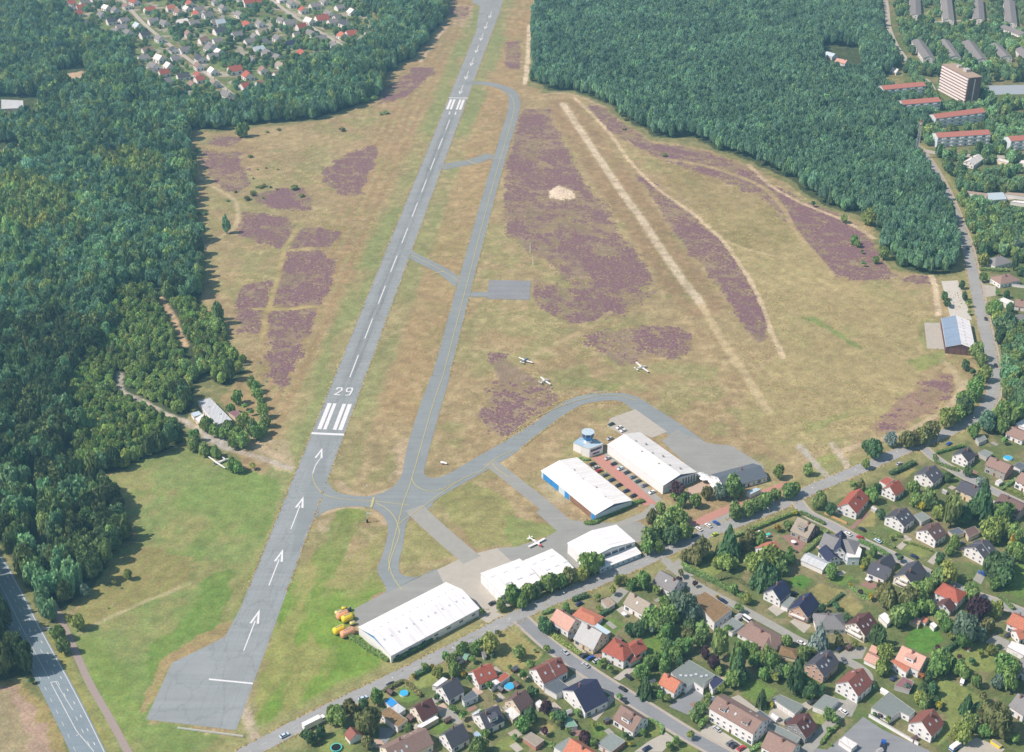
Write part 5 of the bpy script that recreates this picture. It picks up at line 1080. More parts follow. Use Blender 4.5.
for k, a, c, lb in (('h',(5,596),(302,568),'red roofed four-storey block farthest from the road, with blue-white balconies'),('h',(142,698),(408,676),'red roofed block with blue-white balconies second in the row'),('b',(148,92),(472,50),'red roofed block with a bend in its roof half hidden by a round tree'),('b',(165,214),(512,192),'red roofed block nearest to the radio mast and cross road'),('b',(640,238),(800,224),'red roofed block with pale gable at the edge of the photo')):
    block_row(k, a, c, 12, 10, 12.4, 'blockred', 'paleblue', lb, 1, 'red roofed apartment blocks')
G1 = 'long grey roofed terraces beyond the tower block'
for k, a, c, lb in (('h',(245,-30),(250,95),'grey roofed terrace end-on, nearest the wooded road, in the far row'),('h',(462,-30),(480,128),'grey roofed terrace end-on, second in the far row'),('h',(680,-30),(692,124),'grey roofed terrace end-on, third in the far row'),('h',(900,-10),(918,150),'grey roofed terrace end-on, fourth in the far row, beside a curved path'),
                    ('h',(262,268),(345,390),'grey flat-looking terrace, first in the row behind the tower block'),('h',(445,268),(525,385),'grey terrace with white porches, second in the row behind the tower block'),('h',(615,275),(712,405),'grey terrace with red and white porches directly above the tower block'),('h',(800,295),(885,385),'grey terrace with white porches, fourth in the row behind the tower block'),('h',(985,325),(1050,400),'grey terrace cut by the photo edge behind the tower block'),('h',(862,170),(1010,225),'grey roofed house row set askew between the two rows of terraces')):
    gable(lb, 'the grey terraces', k, a, c, 13, 5.6, 8.0, 'grey', 'white', 'terrace_house', 'terraced house', group=G1, chim=0, two=True, win=True)
flat('light blue flat roofed hall behind the trees near the wooded road','the light blue hall','b',[(505,608),(608,603),(632,648),(520,656)],4,'paleblue','white','hall','building',0)
flat('long thin flat roof next to the light blue hall','the long flat roof','b',[(340,600),(362,592),(506,612),(500,632)],3.4,'gravel','white','hall','building',0)
flat('long pale flat roof at the photo edge beyond the light blue hall','the pale flat roof','b',[(615,612),(640,604),(760,612),(760,632)],3.4,'gravel','white','hall','building',0)
flat('low white flat building in front of the pale flat roof','the low white building','b',[(658,664),(680,656),(780,664),(770,680)],3,'white','white','hall','building',0)
gable('white house with orange roof top at the cross road below the red blocks','the white house at the cross road','b',(385,395),(450,352),10,4,7,'offwhite','white')
flat('white walled flat house beside the cross road','the white flat house','b',[(565,392),(580,380),(650,395),(640,412)],3.2,'offwhite','cream','house','house',0)
flat('white walled flat house at the photo edge by the cross road','the edge flat house','b',[(715,410),(730,390),(780,400),(780,425)],3.2,'offwhite','cream','house','house',0)
gable('white gabled house alone under the trees left of the red blocks','the lone white gabled house','h',(85,470),(130,480),8,3,6,'offwhite','white')
gable('blue-grey roofed white house deep inside the pine wood','the blue-grey house in the pine wood','o',(235,205),(270,215),10,4,6.5,'paleblue','white')
gable('pink roofed house beside the blue-grey house in the pine wood','the pink house in the pine wood','o',(275,232),(318,240),10,3.4,6,'salmon','white')
flat('pale grey works building beside bare sand at the edge of the wood','the pale works building','d',[(5,398),(92,402),(94,432),(5,436)],6,'metal','grey','hall','building',0,win=1)
flat('small brown and blue hut below the pale works building','the hut in the wood','d',[(-4,600),(20,598),(22,622),(-4,626)],3,'purple','white','shed','shed',0)
# ------------------------------------------------------------------ far housing estate beyond the wood: small two-part houses
FAR = dict(r='red', g='grey', w='offwhite', b='beige', n='navy', m='brown', o='orange', d='slate', p='paleblue')
FARN = dict(r='red tiled', g='grey roofed', w='white roofed', b='beige roofed', n='navy roofed', m='brown roofed', o='orange roofed', d='dark roofed', p='pale blue roofed')
proto = {}
def far_house(k, x, y, cc, s=1.0, i=0):
    g = G(*P(k, x, y + 6)); ang = (math.radians(-52) if i % 2 else math.radians(38)) + rnd.uniform(-.15, .15)
    L, w, he, hr = 12.5, 10, 4.2, 8.0
    if cc not in proto:
        proto[cc] = (raw(wall_gable(L - .6, w, he, hr), 'wall', [WL['white']]), raw(roof_box(L, w, he, hr), 'roof', [RF[FAR[cc]], M_TRIM]))
    root = empty('estate_house', (g.x, g.y, 0), ang); root.scale = (s * rnd.uniform(.85, 1.15), s * rnd.uniform(.9, 1.1), s * rnd.uniform(.85, 1.1))
    tag(root, 'small white walled house with %s roof in the far estate beyond the wood' % FARN[cc].replace(' roofed', '').replace(' tiled', ' tiled'), 'house', '%s houses in the far estate' % FARN[cc])
    HOUSES.append(('the far estate', Vector((g.x, g.y, 0)), 7)); link('wall', proto[cc][0], root); rf = link('roof', proto[cc][1], root); link('chimney', CHIM, rf, (1.5, .4, hr + .1))
    for s_ in (-1, 1): link('window', WIND, root, (L / 2 - .26, s_ * 2.4, 1.7), math.pi / 2); link('window', WIND, root, (s_ * 3, -w / 2 - .04, 1.7), 0)
E1 = [(75,30,'r'),(75,62,'g'),(115,100,'r'),(360,80,'g'),(410,140,'g'),(500,178,'p'),(395,188,'g'),(440,222,'g'),(545,238,'d'),(640,262,'g'),(575,72,'r'),(835,35,'r'),(710,65,'o'),(930,105,'g'),(1000,158,'g'),(670,160,'g'),(785,150,'w'),(825,230,'m'),(920,270,'m'),(960,325,'g'),(535,382,'g'),(600,440,'g'),(668,482,'r'),(730,332,'d'),(740,388,'g'),(890,440,'m'),(895,520,'r'),(990,550,'b'),(755,600,'r'),(850,555,'m'),(790,500,'d'),(700,440,'w'),(160,30,'g'),(180,165,'d'),(290,15,'g'),(480,25,'r'),(980,370,'g'),(1000,25,'g')]
E2 = [(120,50,'g'),(40,85,'g'),(205,85,'g'),(105,125,'p'),(245,135,'r'),(190,190,'g'),(60,250,'g'),(300,262,'p'),(350,280,'g'),(180,370,'r'),(248,400,'r'),(320,438,'r'),(140,500,'g'),(150,535,'g'),(525,282,'r'),(460,232,'n'),(400,205,'g'),(520,150,'r'),(570,180,'g'),(620,205,'g'),(690,240,'g'),(625,110,'r'),(530,60,'r'),(460,130,'g'),(470,30,'g'),(290,20,'r'),(730,190,'o'),(775,185,'r'),(900,125,'r'),(715,45,'g'),(780,70,'w'),(680,120,'g'),(740,130,'d'),(870,190,'g'),(840,215,'g'),(420,5,'w'),(640,15,'g'),(590,40,'g'),(310,130,'g'),(250,25,'r'),(560,120,'w')]
EX = [(230,20,'g'),(300,60,'w'),(330,150,'d'),(270,110,'g'),(600,150,'g'),(760,90,'m'),(860,160,'g'),(880,100,'r'),(1010,280,'g'),(900,390,'d'),(560,330,'m'),(640,390,'w'),(800,330,'g'),(980,470,'w'),(680,540,'g'),(40,110,'d'),(140,60,'r'),(430,50,'m')]
E1 += EX
for i, (x, y, cc) in enumerate(E1): far_house('e', x, y, cc, .95, i)
def infill():
    g = random.Random(21); w = GP(ESTATE); st = [smooth(GP(q), 4) for q in ([(117,-8),(140,20),(170,45),(200,68),(217,82),(236,98)], [(265,-6),(285,10),(305,23),(330,38),(350,50)])]; out = []
    for _ in range(6000):
        px, py = g.uniform(60, 385), g.uniform(-4, 98); v = G(px, py); a, b = np.array([v.x]), np.array([v.y])
        if not inpoly(a, b, w)[0] or any(dline(a, b, q, 20)[0] < 9 for q in st) or any((h[1] - v).length < 15.5 for h in HOUSES[-200:]): continue
        far_house('p', px, py - 6, g.choice('gggdmgrbwgm'), g.uniform(.75, 1.0), g.randrange(2))
        out.append(1)
        if len(out) >= 30: break
for i, (x, y, cc) in enumerate(E2): far_house('f', x, y, cc, 1.0 if cc != 'r' or i % 3 else 1.2, i + 1)
infill()
# ------------------------------------------------------------------ foliage
def foliage(name, col, sat=1.0):
    if name in MATS: return MATS[name]
    m = bpy.data.materials.new('leaves_' + name); m.use_nodes = True; nt = m.node_tree; N = nt.nodes; K = nt.links; bs = N['Principled BSDF']
    bs.inputs['Roughness'].default_value = .75; bs.inputs['Specular IOR Level'].default_value = .12
    at = N.new('ShaderNodeAttribute'); at.attribute_name = 'tint'
    ai = N.new('ShaderNodeAttribute'); ai.attribute_name = 'shade'; ai.attribute_type = 'INSTANCER'
    oi = N.new('ShaderNodeObjectInfo'); geo = N.new('ShaderNodeNewGeometry')
    r = N.new('ShaderNodeMapRange'); r.inputs[3].default_value = .8; r.inputs[4].default_value = 1.22; K.new(oi.outputs['Random'], r.inputs[0])
    nz = N.new('ShaderNodeTexNoise'); nz.inputs['Scale'].default_value = .9; nz.inputs['Detail'].default_value = 3; K.new(geo.outputs['Position'], nz.inputs['Vector'])
    r2 = N.new('ShaderNodeMapRange'); r2.inputs[1].default_value = .3; r2.inputs[2].default_value = .7; r2.inputs[3].default_value = .75; r2.inputs[4].default_value = 1.25; K.new(nz.outputs['Fac'], r2.inputs[0])
    a = N.new('ShaderNodeMath'); a.operation = 'MULTIPLY'; K.new(at.outputs['Fac'], a.inputs[0]); K.new(r.outputs[0], a.inputs[1])
    b_ = N.new('ShaderNodeMath'); b_.operation = 'MULTIPLY'; K.new(a.outputs[0], b_.inputs[0]); K.new(r2.outputs[0], b_.inputs[1])
    ad = N.new('ShaderNodeMath'); ad.operation = 'ADD'; ad.inputs[1].default_value = 1; K.new(ai.outputs['Fac'], ad.inputs[0])
    c_ = N.new('ShaderNodeMath'); c_.operation = 'MULTIPLY'; K.new(b_.outputs[0], c_.inputs[0]); K.new(ad.outputs[0], c_.inputs[1])
    # a little hue drift from tree to tree
    h = N.new('ShaderNodeMapRange'); h.inputs[3].default_value = .478; h.inputs[4].default_value = .522; 
    wn = N.new('ShaderNodeTexWhiteNoise'); wn.noise_dimensions = '1D'; K.new(oi.outputs['Random'], wn.inputs['W']); K.new(wn.outputs['Value'], h.inputs[0])
    hs = N.new('ShaderNodeHueSaturation'); hs.inputs['Color'].default_value = (*col, 1); hs.inputs['Saturation'].default_value = sat
    K.new(c_.outputs[0], hs.inputs['Value']); K.new(h.outputs[0], hs.inputs['Hue']); K.new(hs.outputs['Color'], bs.inputs['Base Color'])
    tr = N.new('ShaderNodeBsdfTranslucent'); K.new(hs.outputs['Color'], tr.inputs['Color'])
    mx = N.new('ShaderNodeMixShader'); mx.inputs[0].default_value = .3; K.new(bs.outputs[0], mx.inputs[1]); K.new(tr.outputs[0], mx.inputs[2]); K.new(mx.outputs[0], N['Material Output'].inputs['Surface'])
    MATS[name] = m; return m
LEAF0 = dict(bright=(.12,.175,.05), deep=(.05,.08,.032), deepmid=(.075,.105,.038), green=(.085,.135,.042), dark=(.046,.082,.036), olive=(.115,.125,.05), lime=(.14,.175,.05), yellow=(.42,.36,.06), purple=(.055,.032,.04), blue=(.085,.125,.09), pine=(.057,.104,.064), spruce=(.13,.17,.15), rust=(.22,.11,.05), wood=(.062,.108,.054), mid=(.095,.14,.05))
LEAF = {k: tuple(min(.6, v * f) for v in c) for k, c in LEAF0.items() for f in ((1.2,) if k == 'yellow' else (3.8,) if k in ('wood', 'pine') else (2.9,) if k in ('dark', 'mid', 'green') else (2.3,))}
BARK = mat('bark', (.09, .07, .055), .95, .2, 2)
ico = bmesh.new(); bmesh.ops.create_icosphere(ico, subdivisions=1, radius=1); ICV = np.array([v.co[:] for v in ico.verts]); ICF = [tuple(v.index for v in f.verts) for f in ico.faces]; ico.free()
ico = bmesh.new(); bmesh.ops.create_icosphere(ico, subdivisions=2, radius=1); IC2V = np.array([v.co[:] for v in ico.verts]); IC2F = [tuple(v.index for v in f.verts) for f in ico.faces]; ico.free()
def leaf_mesh(name, pts, nor, size, tint, cores, g):
    """many small leaf clumps on pts, plus dark inner masses"""
    n = len(pts); nor = nor / (np.linalg.norm(nor, axis=1, keepdims=True) + 1e-9)
    a = np.cross(nor, g.normal(size=(n, 3))); a /= np.linalg.norm(a, axis=1, keepdims=True) + 1e-9; b = np.cross(nor, a)
    s = size[:, None]; q = []
    for x, y in ((-1, -1), (1, -1), (1, 1), (-1, 1)):
        q.append(pts + a * s * (x * g.uniform(.45, 1.1, (n, 1))) + b * s * (y * g.uniform(.45, 1.1, (n, 1))) + nor * s * g.uniform(-.35, .35, (n, 1)))
    V = np.stack(q, 1).reshape(-1, 3).tolist(); F = [(4 * i, 4 * i + 1, 4 * i + 2, 4 * i + 3) for i in range(n)]; T = list(tint)
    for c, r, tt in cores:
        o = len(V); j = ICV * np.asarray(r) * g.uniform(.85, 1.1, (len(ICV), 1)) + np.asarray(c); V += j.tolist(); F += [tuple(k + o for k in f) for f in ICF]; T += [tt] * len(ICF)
    me = bpy.data.meshes.new(name); me.from_pydata(V, [], F)
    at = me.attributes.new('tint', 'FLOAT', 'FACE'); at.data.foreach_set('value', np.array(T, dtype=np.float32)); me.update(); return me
def crown_broad(seed, n=620, lobes=12, spread=.62, zc=.55, zr=.44, rough=.55, leaf=.15):
    g = np.random.default_rng(seed); L = []
    for i in range(lobes):
        d = g.normal(size=3); d /= np.linalg.norm(d); d *= g.uniform(.35, 1) ** .5
        L.append((np.array([d[0] * spread, d[1] * spread, zc + d[2] * zr * .62]), g.uniform(.30, .50)))
    L.append((np.array([0, 0, zc]), .5))
    P_ = []; Nn = []; T = []; S = []
    for c, r in L:
        k = int(n * r * r / sum(q[1] ** 2 for q in L)) + 4
        d = g.normal(size=(k, 3)); d /= np.linalg.norm(d, axis=1, keepdims=True); d[:, 2] = np.where(d[:, 2] < -.35, -d[:, 2], d[:, 2])
        rr = r * g.uniform(.82, 1.12, (k, 1)); p = c + d * rr * np.array([1, 1, zr * 1.9])
        ins = np.zeros(k, bool)
        for c2, r2 in L:
            if c2 is c: continue
            ins |= (((p - c2) / np.array([1, 1, zr * 1.9])) ** 2).sum(1) < (r2 * .78) ** 2
        p = p[~ins]; d = d[~ins]; P_.append(p); Nn.append(d + g.normal(size=d.shape) * rough); T.append(g.uniform(.72, 1.3, len(p)) * g.uniform(.86, 1.14)); S.append(g.uniform(.6, 1.25, len(p)) * leaf)
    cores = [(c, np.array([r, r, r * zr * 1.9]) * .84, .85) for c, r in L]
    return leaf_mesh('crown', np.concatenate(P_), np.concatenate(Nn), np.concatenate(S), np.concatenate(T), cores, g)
def crown_conifer(seed, n=560, tiers=11, leaf=.17):
    g = np.random.default_rng(seed); P_ = []; Nn = []; T = []; S = []; cores = []
    for t in range(tiers):
        z = .12 + .84 * t / tiers; R = (1 - t / tiers) ** .85 * g.uniform(.85, 1.12) + .06; k = int(n * (R + .12) / (tiers * .62)); nb = g.integers(6, 10); ph = g.uniform(0, 6.28)
        an = g.uniform(0, 6.28, k); sp = .72 + .28 * np.cos(an * nb + ph); rad = R * sp * g.uniform(.45, 1.05, k)
        p = np.stack([np.cos(an) * rad, np.sin(an) * rad, z + .10 * (1 - rad / max(R, .01)) + g.uniform(-.02, .03, k)], 1)
        P_.append(p); Nn.append(np.stack([np.cos(an), np.sin(an), np.full(k, .9)], 1) + g.normal(size=(k, 3)) * .45); T.append(g.uniform(.7, 1.3, k)); S.append(g.uniform(.6, 1.2, k) * leaf * (.55 + .6 * R))
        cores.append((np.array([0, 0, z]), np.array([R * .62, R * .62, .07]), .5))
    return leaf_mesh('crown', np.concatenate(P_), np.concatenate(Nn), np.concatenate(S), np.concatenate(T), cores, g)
def shrub_mesh(seed, n=170):
    m = crown_broad(seed, n, 6, .5, .5, .4, .6, .22); m.name = 'shrub'; return m
CROWNS = dict(b=[crown_broad(s, 820, 13 + s % 6, .54 + .06 * (s % 4), .54, .42 + .03 * (s % 3), .5, .125) for s in range(7)], c=[crown_conifer(40 + s) for s in range(3)], p=[crown_broad(60 + s, 520, 9, .52, .7, .27, .6, .16) for s in range(4)], t=[crown_broad(80 + s, 480, 12, .34, .55, .44, .5, .17) for s in range(3)])
SHRUBS = [shrub_mesh(100 + s) for s in range(5)]
def trunk_mesh(seed, top=.62):
    g = random.Random(seed); b = MB(); b.tube((0, 0, 0), (.02, .01, top), .055, .03, 7)
    for i in range(5):
        a = g.uniform(0, 6.28); z = top * g.uniform(.55, .98); b.tube((.01, 0, z), (math.cos(a) * .5, math.sin(a) * .5, min(z + g.uniform(.1, .2), .85)), .022, .008, 5)
    return raw(b, 'trunk', [BARK])
TRUNKS = [trunk_mesh(s) for s in range(3)]
tinted = {}
def with_leaf(me, colr):
    key = (me.name, colr)
    if key not in tinted: c = me.copy(); c.materials.clear(); c.materials.append(foliage(colr, LEAF[colr])); tinted[key] = c
    return tinted[key]
TREES = []
WORDS = dict(green='green', dark='dark green', olive='olive green', lime='yellow-green', yellow='bright yellow', purple='dark purple-leaved', blue='blue-green', pine='dark green', spruce='silvery blue', rust='rust brown', wood='green', mid='mid green')
def tree(pos, r, H, shape, colr, label=None, group=None, name=None):
    nm = name or {'c': 'conifer_tree', 'p': 'pine_tree'}.get(shape, 'broadleaf_tree')
    o = empty(nm, pos, rnd.uniform(0, 6.28))
    link('trunk', TRUNKS[len(TREES) % 3], o, sc=(r, r, H)); cm = CROWNS[shape]
    link('crown', with_leaf(cm[rnd.randrange(len(cm))], colr), o, rz=rnd.uniform(0, 6.28), sc=(r, r * rnd.uniform(.9, 1.1), H))
    TREES.append((o, pos, r, H, shape, colr)); tag(o, label, 'tree', group); return o
SHR = []
def shrub(pos, r, colr, h=None):
    o = link('shrub', with_leaf(SHRUBS[rnd.randrange(5)], colr), None, pos, rnd.uniform(0, 6.28), (r, r * rnd.uniform(.85, 1.15), (h or r * rnd.uniform(1.1, 1.6)) / .95))
    SHR.append((o, Vector(pos), r, colr)); return o
# trees seen one by one in the gardens: crop, (x, y, radius, shape, colour)
g_, d_, o_, l_, y_, p_, bl = 'green', 'dark', 'olive', 'lime', 'yellow', 'purple', 'blue'
GT = dict(
 A=[(745,470,85,'b',g_),(860,410,70,'b',o_),(500,640,42,'b',d_),(555,650,48,'b',d_),(630,600,48,'b',d_),(480,640,22,'b',d_),(960,430,45,'b',p_)],
 B=[(130,330,60,'b',g_),(60,520,105,'b',o_),(60,680,55,'b',o_),(90,700,42,'b','spruce'),(600,130,50,'b',l_),(415,175,24,'b',y_),(560,95,22,'b',y_),(660,40,28,'b',g_),(730,120,62,'b',g_),(800,160,32,'b',y_),(850,190,30,'b',d_),(900,725,75,'b','mid'),(375,570,50,'b',g_),(600,350,32,'b',d_),(725,440,38,'b',g_),(800,480,42,'b',g_),(500,110,35,'b',g_),(30,400,50,'b',d_),(700,70,40,'b',g_),(950,470,35,'b',g_)],
 C=[(465,80,42,'b',g_),(305,105,22,'b',g_),(410,180,42,'b',g_),(400,540,62,'b',g_),(590,405,48,'b',p_),(580,610,36,'b',p_),(480,470,60,'b',d_),(700,480,60,'b',d_),(690,545,42,'b',o_),(830,460,38,'b','mid'),(890,640,50,'b',p_),(760,600,32,'b',g_),(350,650,34,'b',g_),(190,335,32,'b',o_),(490,290,52,'b',d_),(640,720,34,'b',g_),(630,490,34,'b',g_),(960,560,40,'b',l_),(960,700,40,'b',g_),(90,700,60,'b','mid'),(150,250,40,'b',g_),(120,630,45,'b',g_)],
 D=[(230,335,32,'b','mid'),(400,130,72,'b',g_),(430,250,66,'c',d_),(540,330,42,'b',g_),(580,90,52,'b',g_),(500,260,40,'b','mid'),(600,350,35,'b','mid'),(820,470,52,'b','mid'),(860,410,55,'b','mid'),(900,360,45,'b','mid'),(780,640,38,'b',l_),(310,695,24,'b',y_),(275,640,28,'b',d_),(670,690,42,'b',g_),(615,720,36,'b',g_),(410,620,34,'b',g_),(960,60,52,'b',p_),(80,80,32,'b',g_),(990,130,36,'b',l_),(700,60,44,'b',d_),(150,120,38,'b','mid'),(870,530,36,'b',g_)],
 E=[(300,90,85,'c',d_),(250,190,72,'b',g_),(110,60,52,'b',p_),(480,340,48,'c',d_),(500,150,50,'b',g_),(620,130,52,'b',d_),(740,180,90,'t',d_),(690,130,60,'b',g_),(850,270,66,'b',d_),(575,185,42,'b',l_),(552,395,24,'b',y_),(420,40,50,'b',g_),(550,50,58,'b',g_),(330,170,60,'b',d_),(800,220,60,'b',g_),(160,290,38,'b',l_)],
 F=[(70,270,72,'b',g_),(640,80,46,'t',l_),(685,100,42,'t','mid'),(610,100,30,'t',g_),(230,470,52,'b','mid'),(270,520,45,'b',g_),(230,590,30,'b',g_),(685,515,34,'b',l_),(830,260,32,'c','spruce'),(580,260,34,'b',d_),(150,270,50,'b',d_),(20,170,52,'b',g_),(930,330,52,'b',l_),(960,390,48,'b','mid'),(580,470,26,'b',d_),(620,480,26,'b',p_)],
 G=[(200,340,48,'b',l_),(250,365,52,'b','mid'),(345,410,34,'b',y_),(320,370,45,'b',d_),(570,390,55,'c',d_),(640,420,44,'b',d_),(590,520,75,'b','mid'),(530,600,82,'b',l_),(470,620,50,'b',l_),(800,500,140,'b',o_),(720,460,80,'b',o_),(860,580,80,'b',o_),(890,180,92,'b',g_),(920,100,70,'b',g_),(800,200,62,'b',bl),(340,80,92,'b',g_),(420,60,70,'b',d_),(480,80,50,'b',g_),(560,150,52,'b',g_),(640,200,56,'b',g_),(300,260,56,'b',d_),(230,270,45,'b',d_),(690,350,42,'b',o_),(600,62,30,'b',d_),(210,185,38,'b','rust'),(100,260,34,'b',bl),(870,640,46,'b',g_),(700,590,50,'b',g_),(770,620,44,'b',g_),(930,660,44,'b',g_),(500,25,26,'b',p_),(260,170,45,'b',d_)],
 H=[(465,570,78,'b',l_),(690,640,56,'b','mid'),(240,620,48,'b',g_),(275,590,26,'t',g_),(350,620,44,'b',g_),(905,625,30,'b',g_),(880,420,58,'b',d_),(120,690,40,'b',g_),(530,500,28,'b',o_),(400,335,32,'b',g_),(480,665,24,'b',bl),(370,600,40,'b',g_),(815,630,18,'t',g_),(170,710,50,'b','mid'),(330,710,30,'b',g_)],
 T=[(180,515,36,'b','mid'),(250,460,58,'b',g_),(330,440,52,'b',g_),(385,425,44,'b',d_),(450,390,54,'b',g_),(510,380,44,'b',g_),(560,350,50,'b',o_),(690,285,70,'b',g_),(725,260,45,'b',g_),(635,340,42,'b',l_),(290,490,40,'b',g_),(840,370,30,'b',l_)],
 I=[(40,430,60,'b',d_),(800,80,72,'b',g_),(720,110,44,'b',g_),(650,105,32,'b',o_),(205,300,42,'b',g_),(230,465,24,'t',d_),(450,315,28,'b',l_),(880,380,95,'b',g_),(760,450,60,'b',d_),(700,460,48,'b',d_),(870,470,42,'b',bl),(960,440,70,'b','mid'),(980,590,52,'b','mid'),(60,630,26,'b',g_),(840,720,62,'b',g_),(900,690,58,'b',g_),(560,180,36,'b',l_),(440,220,34,'b',l_),(900,170,36,'b',l_),(960,250,50,'b',g_),(640,90,38,'b',l_),(500,720,34,'b',l_),(420,370,20,'b',g_)],
 J=[(250,290,105,'b',bl),(200,230,70,'b',bl),(320,330,75,'b',bl),(170,340,75,'b',g_),(60,400,72,'b',g_),(130,470,62,'b',g_),(420,470,72,'b','mid'),(380,540,55,'b','mid'),(540,580,82,'t','mid'),(680,690,82,'t',g_),(430,640,44,'b',p_),(490,715,46,'b',p_),(260,580,70,'b',g_),(200,640,60,'b',g_),(120,690,62,'b',g_),(870,45,82,'c',d_),(960,60,66,'b',d_),(650,150,42,'b',g_),(750,220,46,'b',l_),(690,320,40,'b',g_),(350,120,26,'b',p_),(225,100,34,'b',p_),(870,690,52,'b',g_),(960,690,56,'b',g_),(800,620,44,'b',g_),(520,215,18,'b',y_),(600,365,16,'b',y_),(235,45,34,'b',o_),(750,600,48,'b',g_),(310,440,60,'b',d_),(290,500,52,'b',o_),(600,470,36,'b',g_),(80,540,40,'b',g_)],
 K=[(460,530,78,'c','spruce'),(430,560,40,'c','spruce'),(900,500,58,'t',d_),(940,560,50,'t',d_),(100,60,92,'b',d_),(40,90,60,'b',d_),(60,660,62,'b','mid'),(340,640,52,'b','mid'),(210,550,44,'b',g_),(480,310,38,'b',d_),(680,380,42,'b',d_),(620,560,44,'b',o_),(850,220,32,'b',y_),(780,185,24,'b',p_),(960,170,72,'b',o_),(980,240,55,'b',g_),(740,595,36,'b',l_),(585,300,32,'b',d_),(550,30,42,'b',g_),(700,125,20,'b',y_),(100,700,60,'b',g_),(400,650,40,'b',l_),(290,110,14,'b',g_)],
 L=[(690,270,88,'b',p_),(610,420,105,'b',bl),(560,400,65,'b',g_),(680,440,70,'b',bl),(600,480,70,'b',g_),(640,150,62,'b','mid'),(200,200,85,'b',o_),(60,210,72,'b',o_),(130,330,82,'b','mid'),(200,290,66,'b',g_),(290,250,56,'b',g_),(270,180,56,'b',g_),(430,330,46,'b',g_),(470,385,52,'b',g_),(810,275,62,'b',l_),(430,640,82,'b',g_),(570,690,62,'b',g_),(645,655,26,'b',d_),(40,590,62,'b',l_),(20,680,60,'b',l_),(880,680,90,'b',g_),(780,560,42,'b',l_),(440,45,62,'b','mid'),(510,30,46,'b',l_),(880,30,92,'b',d_),(820,60,60,'b',d_),(340,100,36,'b',g_),(500,480,32,'b',l_),(760,390,56,'b',o_),(355,265,46,'b',g_),(800,100,44,'b',g_),(360,690,46,'b',g_),(400,555,24,'b',p_),(700,600,30,'b',l_)],
 M=[(290,80,60,'b',p_),(430,165,56,'b',g_),(260,260,72,'b',g_),(190,350,88,'b','mid'),(320,300,66,'b',g_),(90,430,82,'b','mid'),(350,390,72,'b',g_),(240,420,80,'b',d_),(60,520,62,'b',g_),(150,520,52,'b',g_),(470,530,88,'b',o_),(420,600,60,'b',o_),(350,590,48,'b',o_),(690,500,92,'c',d_),(660,640,66,'b',l_),(720,650,48,'b',g_),(590,640,42,'b',l_),(520,100,52,'b',o_),(620,90,64,'b',bl),(740,60,88,'b','mid'),(750,250,70,'b','mid'),(830,230,62,'b','mid'),(880,210,50,'b','mid'),(960,170,62,'b','mid'),(850,440,56,'b',o_),(920,650,92,'b',l_),(810,500,60,'b',o_),(940,470,44,'b',g_),(330,160,52,'b',g_),(160,220,46,'b',g_),(260,140,30,'b',g_),(100,300,60,'b',o_)],
 N=[(540,160,64,'b','mid'),(510,190,40,'b','mid'),(620,230,46,'b',d_),(40,190,52,'b','mid'),(130,150,50,'b','mid'),(200,110,46,'b','mid'),(290,90,60,'b','mid'),(350,70,48,'b',l_),(160,610,105,'b',l_),(90,660,70,'b',l_),(250,680,66,'b','mid'),(320,600,54,'b',g_),(630,690,44,'b',g_),(210,385,32,'b',y_),(780,260,22,'b',g_),(940,120,60,'b',g_),(80,440,44,'b',g_),(870,40,42,'b',o_),(800,60,36,'b',g_),(350,265,22,'b',y_),(300,350,38,'b',g_),(870,690,24,'b',y_),(960,560,40,'b',g_),(900,640,42,'b',l_)],
 O=[(750,130,80,'c',d_),(700,170,56,'b',d_),(570,190,66,'t','mid'),(640,220,56,'b',d_),(530,210,40,'b',g_),(430,120,62,'b','mid'),(480,200,46,'b',l_),(790,300,72,'b',l_),(860,300,66,'b',l_),(820,350,50,'b',l_),(960,330,60,'b',g_),(840,530,88,'b',d_),(900,500,56,'b',d_),(930,400,32,'t',y_),(530,570,70,'b',l_),(480,600,50,'b','mid'),(580,380,42,'b',g_),(490,480,36,'b',d_),(180,690,62,'b',o_),(350,690,70,'b',g_),(375,150,32,'b',y_),(340,120,42,'b',g_),(690,690,52,'b','mid'),(960,440,60,'b',g_),(880,200,60,'b',g_),(240,490,26,'b',d_),(420,655,42,'b',g_),(550,430,34,'b',g_),(190,360,20,'b',l_),(130,210,30,'b',d_)],
 Q=[(85,300,62,'b',d_),(50,280,40,'b',d_),(190,245,42,'b','spruce'),(290,245,56,'b',o_),(330,230,48,'b',o_),(390,215,58,'b',o_),(440,190,52,'b',o_),(545,115,64,'b',l_),(590,90,50,'b',g_),(780,135,62,'b','pine'),(900,95,80,'b',g_),(650,40,58,'b',d_),(620,25,40,'b',d_),(38,392,30,'b',g_),(660,440,32,'b',d_),(560,485,26,'b',d_),(530,470,30,'b',d_),(735,500,30,'b','spruce'),(330,540,44,'b',g_),(110,545,30,'b',d_),(960,70,60,'b',g_),(870,160,50,'b',g_),(440,600,40,'b',g_),(880,260,24,'b',g_),(700,190,46,'b',g_)],
 U=[(480,330,46,'b',l_),(630,550,24,'b',d_),(570,548,18,'b',g_),(340,490,24,'b',d_),(362,565,24,'b',d_),(380,620,24,'b',g_),(385,675,18,'b',g_),(225,560,26,'b',d_),(240,600,26,'b',d_),(255,630,20,'b',d_),(560,650,50,'b',g_),(580,710,48,'b',l_),(690,340,32,'t',d_),(655,640,32,'b',d_),(700,240,52,'b',bl),(480,440,30,'b',g_),(545,225,48,'b',d_),(600,220,40,'b',g_),(450,280,18,'b',d_),(520,640,40,'b',g_),(720,400,30,'b',d_)],
